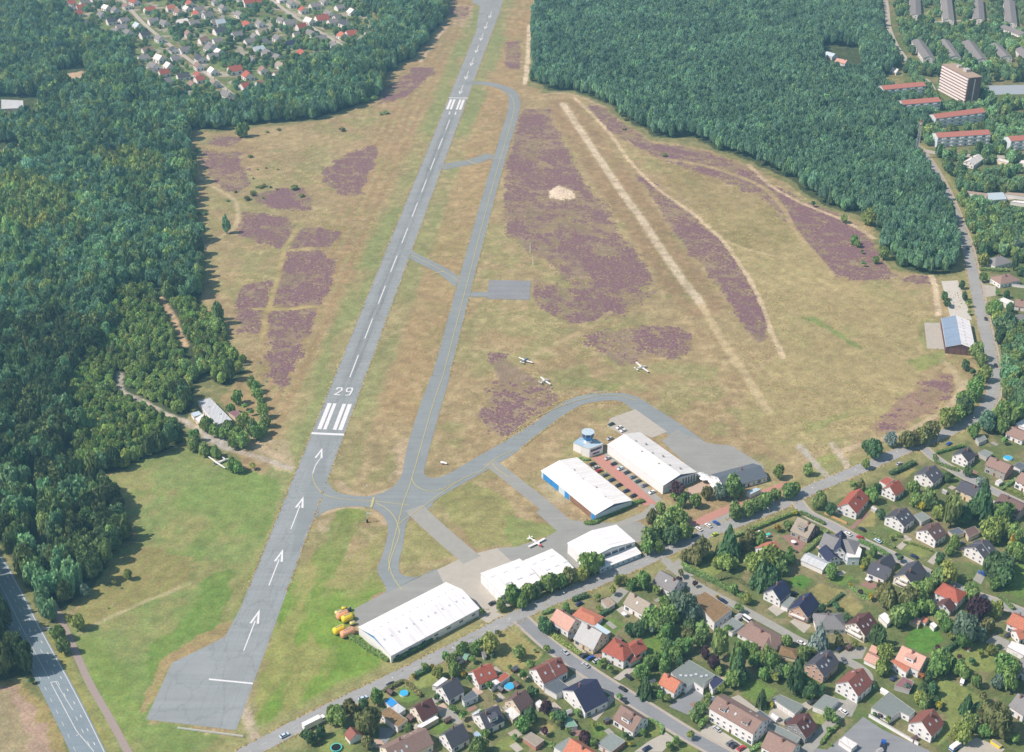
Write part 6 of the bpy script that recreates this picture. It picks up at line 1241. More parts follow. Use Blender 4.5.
 V=[(440,270,58,'b','mid'),(470,330,46,'b','mid'),(362,360,32,'b',d_),(405,420,26,'b',d_),(490,420,50,'b',l_),(420,530,62,'b',g_),(365,600,60,'b',g_),(440,470,46,'b',g_),(250,710,62,'b',o_),(330,660,46,'b',l_),(600,690,66,'b',g_),(500,720,50,'b','pine'),(650,640,50,'b',d_)],
 r=[(287,655,32,'t','pine'),(392,62,44,'b',g_)],
 u=[], v=[(345,208,18,'b',g_),(358,222,14,'b',g_),(375,258,9,'b',d_),(432,288,14,'b',g_),(466,262,24,'b',g_),(305,124,15,'b',g_),(382,308,12,'b',g_),(180,68,12,'b',d_),(400,118,30,'b',l_)],
 z=[(155,375,24,'b','mid'),(45,385,28,'b',g_)],
 c=[(270,330,60,'b',g_),(340,380,50,'b',g_),(410,395,48,'b',g_),(440,350,46,'b','mid'),(500,420,66,'b',g_),(545,455,60,'b',g_),(480,470,46,'b',g_),(350,545,42,'b',g_),(475,640,50,'b',g_),(510,655,44,'b',g_),(330,540,38,'b','mid'),(250,520,50,'b','mid'),(180,480,60,'b','mid'),(180,420,50,'b',g_),(620,660,30,'b',l_),(560,300,52,'b',l_),(600,350,60,'b','mid'),(650,400,54,'b',g_),(700,370,50,'b',g_),(720,310,46,'b','mid'),(700,240,48,'b',g_),(690,180,42,'b','mid'),(660,110,44,'b',g_),(640,50,46,'b',g_),(600,10,40,'b','mid'),(510,130,52,'b',g_),(560,210,28,'b',g_),(455,215,34,'b',g_),(610,250,26,'b',g_),(520,330,34,'b',l_),(670,430,30,'b',d_)],
 m=[(360,20,52,'b',g_),(390,100,50,'b','mid'),(195,318,22,'b',d_),(330,30,30,'b',g_)],
 l=[(590,620,60,'b',l_),(520,620,36,'b',l_),(860,325,26,'b',o_),(650,380,50,'b',bl),(960,260,40,'b',l_)],
 w=[])
for k, L_ in GT.items():
    for x, y, r, sh, cc in L_:
        px, py = P(k, x, y); sc_ = (py + 388) / 497.0; rr = r / CR[k][2] / sc_ * .98
        if rr < 2.6: shrub(G(px, py, rr * .7), rr, cc); continue  # smaller trees of this list are built and labelled as shrubs
        H = rr * 1.75 + 1.3 if sh == 'b' else rr * 3.0 + 2 if sh in 'ct' else rr * 2.6
        tree(G(px, py, H * (.55 if sh != 'c' else .42)).xy.to_3d(), rr, H, sh, cc)
N_GARDEN = len(TREES)
# extra garden shrubs
SUBW = GP(SUBURB); STREETS = [MAIN, S1, S2, S3, S4]
def clear_of(x, y, pad=1.0, cam_pad=0):
    for s, p, r in HOUSES:
        if abs(p.x - x) < r + 14 and abs(p.y - y) < r + 18:
            if math.hypot(p.x - x, p.y - y) < r * .78 + pad: return False
            if cam_pad and math.hypot(p.x - x, p.y - cam_pad - y) < r * .7 + pad: return False
    return True
hx = np.array([nrng.uniform(-140, 420, 2600), nrng.uniform(395, 800, 2600)]).T
okm = inpoly(hx[:, 0], hx[:, 1], SUBW)
for st in STREETS: okm &= dline(hx[:, 0], hx[:, 1], st, 12) > 6.5
for k, pts, q in LAWNS: okm &= ~inpoly(hx[:, 0], hx[:, 1], GP(PP(k, pts)))
ns = 0
for x, y in hx[okm]:
    if ns >= 25: break
    if not clear_of(x, y, .6): continue
    if any((t[1] - Vector((x, y, 0))).length < t[2] * .8 for t in TREES): continue
    shrub(Vector((x, y, 0)), rnd.choice((.8, 1.0, 1.2, 1.5, 1.8)), rnd.choice(('green', 'green', 'mid', 'lime', 'dark', 'olive', 'dark'))); ns += 1
# small bushes on the heath
for k, pts in (('r',[(420,500,26),(460,460,20),(480,425,14),(530,418,18),(565,425,14),(610,440,12),(540,305,10),(615,312,10),(485,312,8),(520,490,12),(345,455,16),(150,595,26),(120,590,16),(445,235,18),(300,510,12),(720,435,30),(235,65,8),(545,80,14),(620,65,16),(460,370,10),(110,200,26),(90,220,20)]),('s',[(20,0,12),(180,35,14),(-10,30,14)]),('i',[(345,525,16),(520,455,14),(500,460,10),(430,410,30),(470,400,20),(395,415,18)]),('l',[(825,345,10),(915,365,10),(815,515,8)]),('t',[(610,625,14),(450,520,10),(455,480,14)]),('k',[(430,320,14),(470,350,14),(500,370,12),(520,385,12),(415,300,10),(455,335,12),(905,195,16),(640,335,16),(600,360,14),(570,375,14),(680,310,14),(720,295,12)])):
    for x, y, r in pts:
        px, py = P(k, x, y); rr = r / CR[k][2] / ((py + 388) / 497.0); shrub(G(px, py), max(rr, .8), rnd.choice(('green', 'lime', 'olive', 'mid')), max(.6, rr * .8))
# hedges: clipped rows, each one thing
HEDGES = []
def hedge(k, pts, w=1.5, h=1.9, colr='green', label=None):
    c = resample(smooth(GP(PP(k, pts)), 4), .45); g = np.random.default_rng(len(HEDGES) + 300); Pn = []; Nn = []
    o = c[len(c) // 2].copy(); cores = []
    for i in range(len(c) - 1):
        d = (c[i + 1] - c[i]); 
        if d.length < 1e-4: continue
        d.normalize(); r = Vector((d.y, -d.x, 0))
        for q in range(9):
            s = g.uniform(-1, 1); t = g.random(); e = c[i].lerp(c[i + 1], g.random()) - o
            if t < .45: p = e + r * (s * w / 2) + Vector((0, 0, h * g.uniform(.92, 1.06))); n = Vector((0, 0, 1))
            else: sg = 1 if s > 0 else -1; p = e + r * (sg * w / 2 * g.uniform(.9, 1.1)) + Vector((0, 0, h * g.uniform(.05, 1))); n = r * sg + Vector((0, 0, .4))
            Pn.append(p[:]); Nn.append((n + Vector(g.normal(size=3) * .35))[:])
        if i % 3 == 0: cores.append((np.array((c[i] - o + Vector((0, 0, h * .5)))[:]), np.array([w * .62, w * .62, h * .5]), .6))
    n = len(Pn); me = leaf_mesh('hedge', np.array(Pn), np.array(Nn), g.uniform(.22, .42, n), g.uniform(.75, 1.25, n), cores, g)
    me.materials.append(foliage(colr, LEAF[colr])); ob = link('hedge', me, None, o); HEDGES.append((ob, o, colr, h)); tag(ob, label, 'hedge', 'clipped garden hedges'); return ob
for a in (('N',[(0,392),(120,350),(250,300),(375,255)],1.8,2.0,'green'),('N',[(390,262),(480,300),(580,352)],1.8,1.9,'mid'),('N',[(435,560),(520,480),(592,408)],2.0,2.0,'mid'),('M',[(745,440),(880,390),(1005,340)],1.7,1.9,'mid'),('Q',[(188,455),(260,425),(330,390)],3.0,2.6,'dark'),
          ('Q',[(455,345),(465,385),(530,415),(605,438)],2.0,1.9,'mid'),('Q',[(470,330),(560,305),(640,285)],1.6,1.7,'green'),('I',[(88,508),(200,590),(320,665)],2.2,1.7,'lime'),('I',[(395,412),(470,360),(545,318)],1.8,2.2,'dark'),('I',[(262,240),(320,220),(372,205)],2.4,2.2,'dark'),('I',[(25,345),(75,325),(115,308)],1.8,1.8,'mid'),
          ('B',[(190,285),(270,245),(345,205)],1.6,1.7,'olive'),('B',[(350,212),(410,270),(475,328)],1.8,1.9,'olive'),('B',[(430,170),(500,135),(545,110)],2.2,2.2,'dark'),('E',[(395,745),(450,715),(495,690)],1.8,1.6,'mid'),('E',[(0,565),(30,530),(62,490)],2.4,2.2,'mid'),('F',[(165,690),(230,610),(300,550)],1.4,1.5,'green'),
          ('K',[(520,285),(580,240),(640,190)],1.5,1.7,'dark'),('K',[(590,500),(660,440),(725,378)],1.4,1.8,'dark'),('L',[(450,590),(500,555),(545,520)],1.8,2.6,'dark'),('L',[(830,190),(890,235),(940,285)],1.8,1.7,'mid'),('U',[(462,395),(550,398),(640,402)],2.6,2.4,'mid'),('U',[(438,285),(520,280),(645,290)],1.6,1.8,'dark'),
          ('L',[(330,240),(370,280),(440,400)],1.6,1.8,'green'),('K',[(700,130),(770,200),(850,230)],1.6,1.7,'mid'),('O',[(80,330),(140,380),(215,420)],1.4,1.4,'mid'),('O',[(0,380),(110,430),(190,480)],2.2,1.8,'green'),('O',[(270,385),(340,400),(440,440)],1.3,1.3,'lime'),('H',[(130,700),(230,640),(400,560),(480,500)],2.0,2.0,'mid'),
          ('W',[(175,385),(240,430),(320,480),(395,520)],2.6,2.2,'green'),('W',[(425,515),(520,470),(640,400)],2.6,2.4,'dark'),('X',[(470,700),(540,695),(620,650),(760,590),(860,540),(950,510)],3.0,1.5,'green'),('Z',[(185,315),(150,315),(120,300)],1.5,1.0,'mid'),('J',[(280,0),(420,60),(560,130),(690,200),(770,250)],3.0,2.0,'mid'),('J',[(500,90),(640,60),(760,130),(830,160)],1.5,1.2,'olive'),
          ('M',[(330,660),(420,720),(520,760)],2.0,1.8,'green'),('D',[(420,500),(500,520),(560,570),(545,620)],1.0,1.1,'mid'),('Q',[(870,550),(940,500),(1010,460)],1.6,1.7,'mid'),('Q',[(890,545),(960,575),(1010,600)],1.4,1.4,'lime')):
    hedge(*a)
# ------------------------------------------------------------------ woods
CLEAR = [PP('h',[(690,590),(1100,575),(1100,735),(790,715)]), PP('c',[(100,290),(150,240),(200,130),(310,110),(480,300),(640,440),(902,470),(902,640),(600,600),(330,520),(130,350)]), PP('d',[(215,283),(345,268),(355,350),(330,372),(240,372)]), PP('d',[(-60,390),(170,385),(170,500),(-60,500)]), PP('d',[(-60,575),(90,575),(90,628),(-60,632)]), PP('o',[(215,180),(360,195),(380,300),(300,310),(205,280)]), PP('g',[(630,440),(690,500),(745,590),(745,650),(715,640),(680,530),(640,500)]), PP('n',[(470,0),(520,50),(640,130),(700,170),(660,180),(540,110),(470,60)]), PP('c',[(380,150),(430,40),(520,10),(560,-60),(600,30),(650,120),(680,230),(560,260),(420,240)])]
CLEARW = [GP(q) for q in CLEAR]
def scatter(poly, sp, keep=1.0, houses=False, seed=1):
    w = GP(poly); x0, x1 = min(q.x for q in w), max(q.x for q in w); y0, y1 = min(q.y for q in w), max(q.y for q in w)
    g = np.random.default_rng(seed); gx, gy = np.meshgrid(np.arange(x0, x1, sp), np.arange(y0, y1, sp)); gx = gx.ravel() + g.uniform(-.45, .45, gx.size) * sp; gy = gy.ravel() + g.uniform(-.45, .45, gy.size) * sp
    m = inpoly(gx + (vnoise(gx, gy, 14, 5) - .5) * 8, gy + (vnoise(gx, gy, 14, 6) - .5) * 8, w)
    if keep < 1: m &= (fbm(gx, gy, 30, 12 + seed) < np.quantile(fbm(gx, gy, 30, 12 + seed), keep)) | (g.random(gx.size) < keep * .4)
    for q in CLEARW: m &= ~inpoly(gx, gy, q)
    m &= dline(gx, gy, LROAD, 14) > (7.4 if poly is F_LEFT2 else 9.5); m &= dline(gx, gy, MAIN, 14) > 7.0
    for tr, wd in (([(52,601),(61,620),(71,642)], 3.2), ([(41,628),(60,627)], 3), ([(884,-10),(887,10),(889,28),(896,45),(905,58),(909,66)], 10), ([(912,146),(930,152),(960,155),(1000,157),(1060,158)], 6), ([(117,-8),(140,20),(170,45),(200,68),(217,82),(236,98)], 9), ([(265,-6),(285,10),(305,23),(330,38),(350,50)], 8), ([(905,18),(925,22),(955,21),(985,19),(1010,22)], 5), ([(919,77),(928,80),(934,88),(936,95)], 4), ([(14,642),(6,655),(-2,668),(-12,690)], 5), ([(35,470),(37,500),(36,540),(40,570)], 3), ([(120,374),(122,391),(140,400),(162,412),(190,424),(205,434)], 4.5), ([(158,292),(172,315),(180,333),(188,352),(196,372)], 4)):
        m &= dline(gx, gy, GP(tr), wd + 6) > wd
    p = np.stack([gx[m], gy[m]], 1)
    if houses:
        kp = np.ones(len(p), bool)
        for s, c, r in HOUSES:
            for off in ((0,) if houses == 2 else (0, 8, 16)): kp &= np.hypot(p[:, 0] - c.x, p[:, 1] - (c.y - off)) > r * .78 + 2.2
        p = p[kp]
    return p
parts = []
def add_wood(p, hlo, hhi, rlo, rhi, kinds, shade=0):
    n = len(p); g = np.random.default_rng(n)
    big = fbm(p[:, 0], p[:, 1], 40, 77)
    hh = hlo + (hhi - hlo) * np.clip(big * .7 + g.uniform(0, .6, n) - .15, 0, 1); rr = g.uniform(rlo, rhi, n); bg = g.random(n) < .07; rr = np.where(bg, rr * 1.45, rr); hh = np.where(bg, hh * 1.15 + 1, hh * g.uniform(.86, 1.08, n))
    kd = np.array([kinds[min(int(v * len(kinds)), len(kinds) - 1)] for v in np.clip((fbm(p[:, 0], p[:, 1], 34, 78) - .5) * 1.6 + g.uniform(0, 1, n), 0, .999)])
    parts.append((p, hh, rr, kd, np.clip((fbm(p[:, 0], p[:, 1], 26, 79) - .5) * .9 + g.uniform(-.22, .22, n), -.5, .6) + shade))
# prototypes of the woodland crowns: index = position in this list
WOOD = [('b',0,'wood'),('b',3,'wood'),('b',5,'wood'),('p',0,'pine'),('p',1,'pine'),('p',2,'pine'),('b',1,'mid'),('b',4,'mid'),('b',2,'lime'),('t',0,'dark'),('b',6,'dark'),('b',0,'deep'),('b',3,'deep'),('b',5,'deepmid'),('p',1,'deep'),('t',1,'deep'),('b',1,'bright'),('p',2,'bright')]
pl = scatter(F_LEFT, 5.7, 1.0, 1, seed=2)
brush = GP([(98,352),(112,300),(150,283),(166,298),(205,308),(236,335),(252,374),(236,392),(190,402),(188,440),(140,458),(88,486),(60,440),(70,390)])
ib = inpoly(pl[:, 0] + (vnoise(pl[:, 0], pl[:, 1], 20, 3) - .5) * 30, pl[:, 1] + (vnoise(pl[:, 0], pl[:, 1], 20, 9) - .5) * 30, brush)
near = pl[:, 1] < 640
light = inpoly(pl[:, 0], pl[:, 1], GP([(-10,190),(30,186),(72,200),(78,222),(40,246),(-10,240)])) | inpoly(pl[:, 0], pl[:, 1], GP([(95,170),(130,160),(170,172),(150,188),(110,185)]))
add_wood(pl[light], 12, 16, 4, 5.6, [8,6,8,7]); pl = pl[~light]; ib = ib[~light]; near = near[~light]
mid_ = pl[:, 1] < 830
add_wood(pl[~ib & ~near & ~mid_], 11, 16.5, 3.2, 5.8, [0,3,4,0,10,1,5,6,3,2,6,7,9])
add_wood(pl[~ib & ~near & mid_], 10, 17, 3.2, 5.8, [11,12,13,14,0,11,14,12,13,15,2,10])
pb = scatter(F_LEFT, 4.2, .93, 1, seed=22); pb = pb[inpoly(pb[:, 0] + (vnoise(pb[:, 0], pb[:, 1], 20, 3) - .5) * 30, pb[:, 1] + (vnoise(pb[:, 0], pb[:, 1], 20, 9) - .5) * 30, brush) & (pb[:, 1] >= 640)]
add_wood(pb, 3.0, 7.5, 1.9, 3.5, [16,17,8,16,6,17,7,16])
add_wood(scatter(F_RIGHT, 4.6, 1.0, 1, seed=3), 11, 13.5, 2.4, 3.7, [3,4,5,0,3,1,4,5,2,3,4,5,3])
add_wood(scatter(F_TOWN, 6.2, .68, 1, 4), 6, 11, 2.8, 4.6, [0,1,2,6,0,10,7,9,2])
add_wood(scatter(F_EAST, 5.2, .95, 2, 5), 7, 12, 3.0, 4.5, [0,1,6,2,10,7]); add_wood(scatter(F_EAST2, 5.2, .85, 2, 6), 7, 12, 3.0, 4.5, [0,1,6,2,10,7])
add_wood(scatter(ESTATE, 6.5, .4, 2, 7), 3.5, 7.0, 2.2, 3.8, [0,1,6,10,2,7])
# the nearest trees of the left wood are things of their own
nearp = pl[near]; add_wood(scatter(F_LEFT2, 5.2, seed=8), 16, 22, 3.8, 5.4, [11,12,13,15,11,12]); order = np.argsort(nearp[:, 1]); n_one = max(0, 298 - len(TREES))
for i in order[:n_one]:
    x, y = nearp[i]; r = rnd.uniform(3.0, 4.6); sh = rnd.choice('bbbbbt'); H = r * 2.3 + rnd.uniform(0, 4)
    if y > 560: r *= .95
    tree(Vector((x, y, 0)), r, H, sh, rnd.choice(('wood', 'wood', 'dark', 'mid', 'olive', 'green')), 'green tree of the dense wood on the road side of the overrun field', 'trees of the wood beside the overrun field')
rest = nearp[order[n_one:]]
if len(rest): add_wood(rest, 8, 16, 3.2, 5.4, [11,12,13,13,6,15,14,12,13,2])
def make_wood():
    p = np.concatenate([q[0] for q in parts]); hh = np.concatenate([q[1] for q in parts]); rr = np.concatenate([q[2] for q in parts]); kd = np.concatenate([q[3] for q in parts]); sh = np.concatenate([q[4] for q in parts]); n = len(p)
    print('wood trees', n, 'single trees', len(TREES), 'garden', N_GARDEN, 'shrubs', len(SHR))
    hide = bpy.data.collections.new('woodland_crowns')
    for i, (s, j, cc) in enumerate(WOOD):
        b = with_leaf(CROWNS[s][j], cc).copy(); b.materials.append(BARK)
        o = bpy.data.objects.new('wood_crown_%02d' % i, b); hide.objects.link(o)
    me = bpy.data.meshes.new('woodland'); me.vertices.add(n); me.vertices.foreach_set('co', np.stack([p[:, 0], p[:, 1], np.zeros(n)], 1).astype(np.float32).ravel())
    def attr(nm, ty, v): a = me.attributes.new(nm, ty, 'POINT'); a.data.foreach_set('value' if ty != 'FLOAT_VECTOR' else 'vector', v)
    attr('sz', 'FLOAT_VECTOR', np.stack([rr, rr, hh], 1).astype(np.float32).ravel()); attr('kind_index', 'INT', kd.astype(np.int32)); attr('shade', 'FLOAT', sh.astype(np.float32)); attr('turn', 'FLOAT', nrng.uniform(0, 6.28, n).astype(np.float32))
    me.update(); o = bpy.data.objects.new('woodland', me); COL.objects.link(o); tag(o, 'dense mixed wood of rounded green crowns around the airfield', 'wood', kind='stuff')
    ng = bpy.data.node_groups.new('woodland', 'GeometryNodeTree'); ng.interface.new_socket('Geometry', in_out='INPUT', socket_type='NodeSocketGeometry'); ng.interface.new_socket('Geometry', in_out='OUTPUT', socket_type='NodeSocketGeometry')
    N = ng.nodes; K = ng.links; gi = N.new('NodeGroupInput'); go = N.new('NodeGroupOutput'); ip = N.new('GeometryNodeInstanceOnPoints'); ci = N.new('GeometryNodeCollectionInfo'); ci.inputs['Collection'].default_value = hide; ci.inputs['Separate Children'].default_value = True; ci.inputs['Reset Children'].default_value = True
    def na(nm, ty): a = N.new('GeometryNodeInputNamedAttribute'); a.data_type = ty; a.inputs[0].default_value = nm; return a.outputs['Attribute']
    cx = N.new('ShaderNodeCombineXYZ'); K.new(na('turn', 'FLOAT'), cx.inputs[2])
    K.new(gi.outputs[0], ip.inputs['Points']); K.new(ci.outputs[0], ip.inputs['Instance']); ip.inputs['Pick Instance'].default_value = True
    K.new(na('kind_index', 'INT'), ip.inputs['Instance Index']); K.new(na('sz', 'FLOAT_VECTOR'), ip.inputs['Scale']); K.new(cx.outputs[0], ip.inputs['Rotation']); K.new(ip.outputs[0], go.inputs[0])
    md = o.modifiers.new('woodland', 'NODES'); md.node_group = ng
make_wood()
# labels for garden plants: what they look like and the building they stand beside
def relation(p, used=None):
    best = min(HOUSES, key=lambda h: (h[1] - p).length - h[2] * .5); d = p - best[1]
    f = best[1].normalized(); s = d.dot(f); t = d.dot(Vector((f.y, -f.x, 0)))
    return ('behind' if s > abs(t) * .8 else 'in front of' if -s > abs(t) * .8 else 'to the right of' if t > 0 else 'to the left of'), best[0], d.length
def label_plants(items, noun, group):
    by = {}
    for o, p, r, sh, cc in items:
        rel, hs, d = relation(p); nn = {'c': 'conifer', 't': 'slender tree'}.get(sh, noun); by.setdefault((WORDS[cc], nn, rel, hs), []).append((r, d, o))
    for (cw, nn, rel, hs), L_ in by.items():
        L_.sort(key=lambda q: -q[0]); n = len(L_)
        for i, (r, d, o) in enumerate(L_):
            rank = '' if n == 1 else (('bigger ' if i == 0 else 'smaller ') if n == 2 else ('biggest ', 'second biggest ', 'third biggest ', 'fourth biggest ', 'fifth biggest ', 'sixth biggest ', 'seventh biggest ', 'eighth biggest ')[min(i, 7)])
            tag(o, ' '.join(('%s%s %s %s %s' % (rank, cw, nn, rel, hs)).split()[:16]), {'shrub': 'shrub'}.get(noun, 'tree'), group)
label_plants([(t[0], t[1], t[2], t[4], t[5]) for t in TREES[:N_GARDEN]], 'round tree', 'trees in the gardens and around the airfield buildings')
label_plants([(s[0], s[1], s[2], 'b', s[3]) for s in SHR], 'shrub', 'shrubs in the gardens and on the heath')
byh = {}
for ob, p, cc, h in HEDGES: byh.setdefault((WORDS[cc],) + relation(p)[:2], []).append(ob)
for (cw, rel, hs), L_ in byh.items():
    for i, ob in enumerate(L_): ob['label'] = ' '.join(('%s%s clipped hedge %s %s' % ('' if len(L_) == 1 else ('longer ', 'shorter ', 'third ')[i], cw, rel, hs)).split()[:16])
# ------------------------------------------------------------------ vehicles
def paint(name, c): return mat('car_paint_' + name, A(*c), .3, .04, 1.0, .5, metal=0)
CPAINT = {n: paint(n, c) for n, c in dict(white=(240,240,240), silver=(186,190,194), black=(40,42,48), grey=(110,114,120), navy=(44,56,96), blue=(50,96,180), red=(190,40,50), green=(44,70,60), lime=(190,214,50), paleblue=(196,220,236), dark=(58,60,66)).items()}
M_TYRE = mat('tyre_rubber', (.02, .02, .02), .9, .1, 3, .1); M_CARGL = mat('car_glass', (.03, .04, .05), .1, .1, 1, .6); M_LAMP = mat('lamp_glass', (.7, .7, .7), .2, .05, 2, .5)
def car_meshes(van=False):
    L, Wd = 4.35, 1.78
    prof = [(-L/2, .45), (-L/2, .85), (-L*.44, .98), (-L*.2, 1.02), (L*.22, 1.0), (L*.44, .86), (L/2, .72), (L/2, .42)] if not van else [(-L*.56, .45), (-L*.56, 1.0), (-L*.54, 1.15), (L*.3, 1.15), (L*.5, 1.0), (L*.56, .8), (L*.56, .42)]
    b = MB(); n = len(prof)
    for s, k in ((-1, 0), (1, 1)): b.v += [(x, s * Wd / 2 * (1 if z < .9 else .95), z) for x, z in prof]
    b.f += [tuple(range(n)), tuple(range(n, 2 * n))[::-1]] + [(i, n + i, n + (i + 1) % n, (i + 1) % n) for i in range(n)]; b.m += [0] * (n + 2)
    roof = (-L*.30, L*.08, 1.44) if not van else (-L*.54, L*.26, 1.95)
    base = (-L*.42, L*.24, 1.0) if not van else (-L*.555, L*.42, 1.12)
    b.add([(roof[0], -.62, roof[2]), (roof[1], -.62, roof[2]), (roof[1], .62, roof[2]), (roof[0], .62, roof[2]), (roof[0]+.02, -.62, roof[2] - .05), (roof[1]-.02, -.62, roof[2] - .05), (roof[1]-.02, .62, roof[2] - .05), (roof[0]+.02, .62, roof[2] - .05)], [(0,1,2,3), (4,5,1,0), (5,6,2,1), (6,7,3,2), (7,4,0,3)], 0)
    body = b
    g = MB(); g.add([(base[0], -.82, base[2]), (base[1], -.82, base[2]), (base[1], .82, base[2]), (base[0], .82, base[2]), (roof[0], -.63, roof[2] - .045), (roof[1], -.63, roof[2] - .045), (roof[1], .63, roof[2] - .045), (roof[0], .63, roof[2] - .045)], [(0,1,5,4), (1,2,6,5), (2,3,7,6), (3,0,4,7)])
    return body, g, L
BODY = {}; b0, g0, _ = car_meshes(); b1, g1, _ = car_meshes(True)
for n in CPAINT: BODY[n] = raw(b0, 'car_body', [CPAINT[n]]); BODY[n + '_van'] = raw(b1, 'van_body', [CPAINT[n]])
GLZ = raw(g0, 'windows', [M_CARGL]); GLZV = raw(g1, 'windows', [M_CARGL])
w = MB(); w.tube((0, -.1, 0), (0, .1, 0), .32, n=12); w.tube((0, -.11, 0), (0, .11, 0), .18, n=8, mi=1); WHEEL = raw(w, 'wheel', [M_TYRE, CPAINT['silver']])
w = MB(); w.box((0, 0, 0), (.06, .34, .14)); LAMPM = raw(w, 'headlight', [M_LAMP])
def car(p, ang, colr, label, van=False, group='cars parked and driving around the airfield and estate', z=.17, s=1.0):
    o = bpy.data.objects.new('delivery_van' if van else 'parked_car', BODY[colr + ('_van' if van else '')]); COL.objects.link(o); o.location = (p.x, p.y, z); o.rotation_euler = (0, 0, ang); o.scale = (s, s, s)
    tag(o, label, 'van' if van else 'car', group); link('windows', GLZV if van else GLZ, o)
    for x in (-1.32, 1.36):
        for y in (-.82, .82): link('wheel', WHEEL, o, (x, y, .32))
    for y in (-.6, .6): link('headlight', LAMPM, o, (2.17 if not van else 2.43, y, .68))
    return o
def dirpx(k, a, c): d = G(*P(k, *c)) - G(*P(k, *a)); return math.atan2(d.y, d.x)
ROADDIR = dirpx('p', (400, 676), (450, 651)); UPHILL = math.atan2(math.sin(ROADDIR + math.pi / 2), math.cos(ROADDIR + math.pi / 2))
lotdir = R2.rotation_euler.z + math.pi / 2
for (x, y), c_, l in (((205,337),'dark','dark car at the tower end of the left parking row'),((228,358),'silver','silver car second from the tower end of the left parking row'),((247,380),'red','only red car in the brick car park between the hangars'),((285,406),'grey','grey car beside the red one in the brick car park'),((325,437),'navy','navy car in the middle of the left parking row'),((368,470),'black','black car third from the road end of the left parking row'),((415,506),'navy','navy car second from the road end of the left parking row'),((460,536),'dark','dark car at the road end of the left parking row'),
                    ((300,302),'silver','silver car at the tower end of the right parking row'),((338,336),'black','black car second in the right parking row along the biggest hangar'),((380,366),'paleblue','pale blue car third in the right parking row'),((420,390),'dark','dark car fourth in the right parking row'),((458,420),'grey','grey car fifth in the right parking row'),((490,445),'green','dark green car sixth in the right parking row'),((530,472),'grey','grey car seventh in the right parking row'),((577,514),'white','white car at the road end of the right parking row')):
    car(G(*P('Z', x, y), .8), lotdir + (math.pi if x < 300 else 0), c_, l)
CARS = [('A',345,622,'paleblue',ROADDIR,'pale car on the main road behind the white truck'),('A',955,335,'paleblue',ROADDIR,'pale blue car on the main road above the olive trees'),('B',240,226,'black',ROADDIR,'black car on the main road beside the clipped garden hedge'),
 ('D',300,170,'dark',UPHILL,'dark car on the drive beside the tall garden trees'),('D',265,355,'dark',ROADDIR+1.57,'dark car parked at the hedge of the brown house on the bend'),('D',440,725,'navy',ROADDIR,'navy car on the drive at the lower edge of the photo'),
 ('I',195,636,'silver',UPHILL+3.14,'silver car at the kerb above the red-brown pair'),('I',345,662,'dark',ROADDIR,'dark car on the forecourt of the pale grey roofed house'),('I',390,682,'blue',ROADDIR,'blue car on the forecourt of the pale grey roofed house'),('I',440,702,'silver',ROADDIR,'silver car on the forecourt beside the red villa'),('I',305,262,'navy',ROADDIR,'navy car behind the low orange garage house'),
 ('E',130,572,'silver',UPHILL,'silver car on the forecourt at the far end of the long white apartment house'),('E',235,682,'grey',ROADDIR,'grey car in the row of three before the long white apartment house'),('E',265,702,'dark',ROADDIR,'dark car in the row of three before the long white apartment house'),('E',320,722,'red',ROADDIR,'red car in front of the long white apartment house'),
 ('F',335,437,'white',UPHILL,'white car in the drive beside the tall white corner house'),('F',730,182,'navy',ROADDIR,'navy car at the turning circle below the salmon and orange house'),('F',90,362,'dark',ROADDIR,'dark car under the tree by the grey roofed garage'),('K',620,612,'navy',ROADDIR,'navy car on the forecourt behind the brick house with slate roof'),('K',265,187,'black',ROADDIR,'black car beside the white house with the blue solar roof'),
 ('L',900,457,'dark',ROADDIR,'dark car in front of the small orange gable'),('L',715,22,'blue',UPHILL,'blue car on the drive of the white house above the street'),('M',590,332,'blue',UPHILL,'blue car on the small car park beside the main road'),('M',530,352,'white',UPHILL,'white car beside the blue one on the small car park'),('M',455,378,'white',UPHILL,'white car at the tree end of the small car park'),('M',580,422,'lime',ROADDIR,'bright lime car driving on the main road past the brick car park'),('M',425,432,'dark',ROADDIR,'dark car half under the trees at the end of the brick car park'),
 ('N',870,382,'black',UPHILL,'black car at the end of the brick drive below the orange-red house'),('N',760,417,'white',UPHILL,'white car at the kerb beside the white villa'),('O',108,372,'paleblue',UPHILL,'pale car at the kerb of the middle side street'),('O',332,467,'navy',UPHILL,'navy car at the kerb beside the green corner lot'),('O',820,222,'white',ROADDIR,'white car under the balcony of the brick house'),('O',620,387,'grey',ROADDIR,'grey car beside the dark garage pair'),('O',765,562,'blue',ROADDIR,'blue car at the gate of the white house near the large dark tree'),
 ('Q',240,389,'silver',ROADDIR,'silver car on the main road before the second side street'),('Q',545,266,'blue',ROADDIR,'blue car on the main road near the bend'),('U',310,101,'red',dirpx('U',(310,101),(340,170)),'red car on the wooded road beyond the bend'),('U',378,249,'dark',dirpx('U',(350,190),(378,249)),'dark car on the wooded road opposite the blue-grey house'),('U',495,711,'dark',dirpx('U',(470,620),(495,711)),'dark car on the verge opposite the east hangar'),('V',560,362,'black',dirpx('V',(545,300),(575,400)),'black car on the bend in the shade of the trees'),
 ('H',485,257,'black',ROADDIR,'black car parked at the corner of the white hall'),('Y',160,182,'green','','dark green car on the concrete pad behind the biggest hangar'),('Y',222,206,'white','','white car on the concrete pad beside another white one'),('Y',250,230,'white','','white car nearest the biggest hangar on the concrete pad'),('Y',150,290,'silver','','silver car between the tower and the biggest hangar'),('Z',540,690,'silver','','silver car beside the service road')]
for k, x, y, c_, a, l in CARS:
    if l.startswith('silver car beside the service'): continue
    car(G(*P(k, x, y), .7), a if a != '' else lotdir, c_, l, s=1.0)
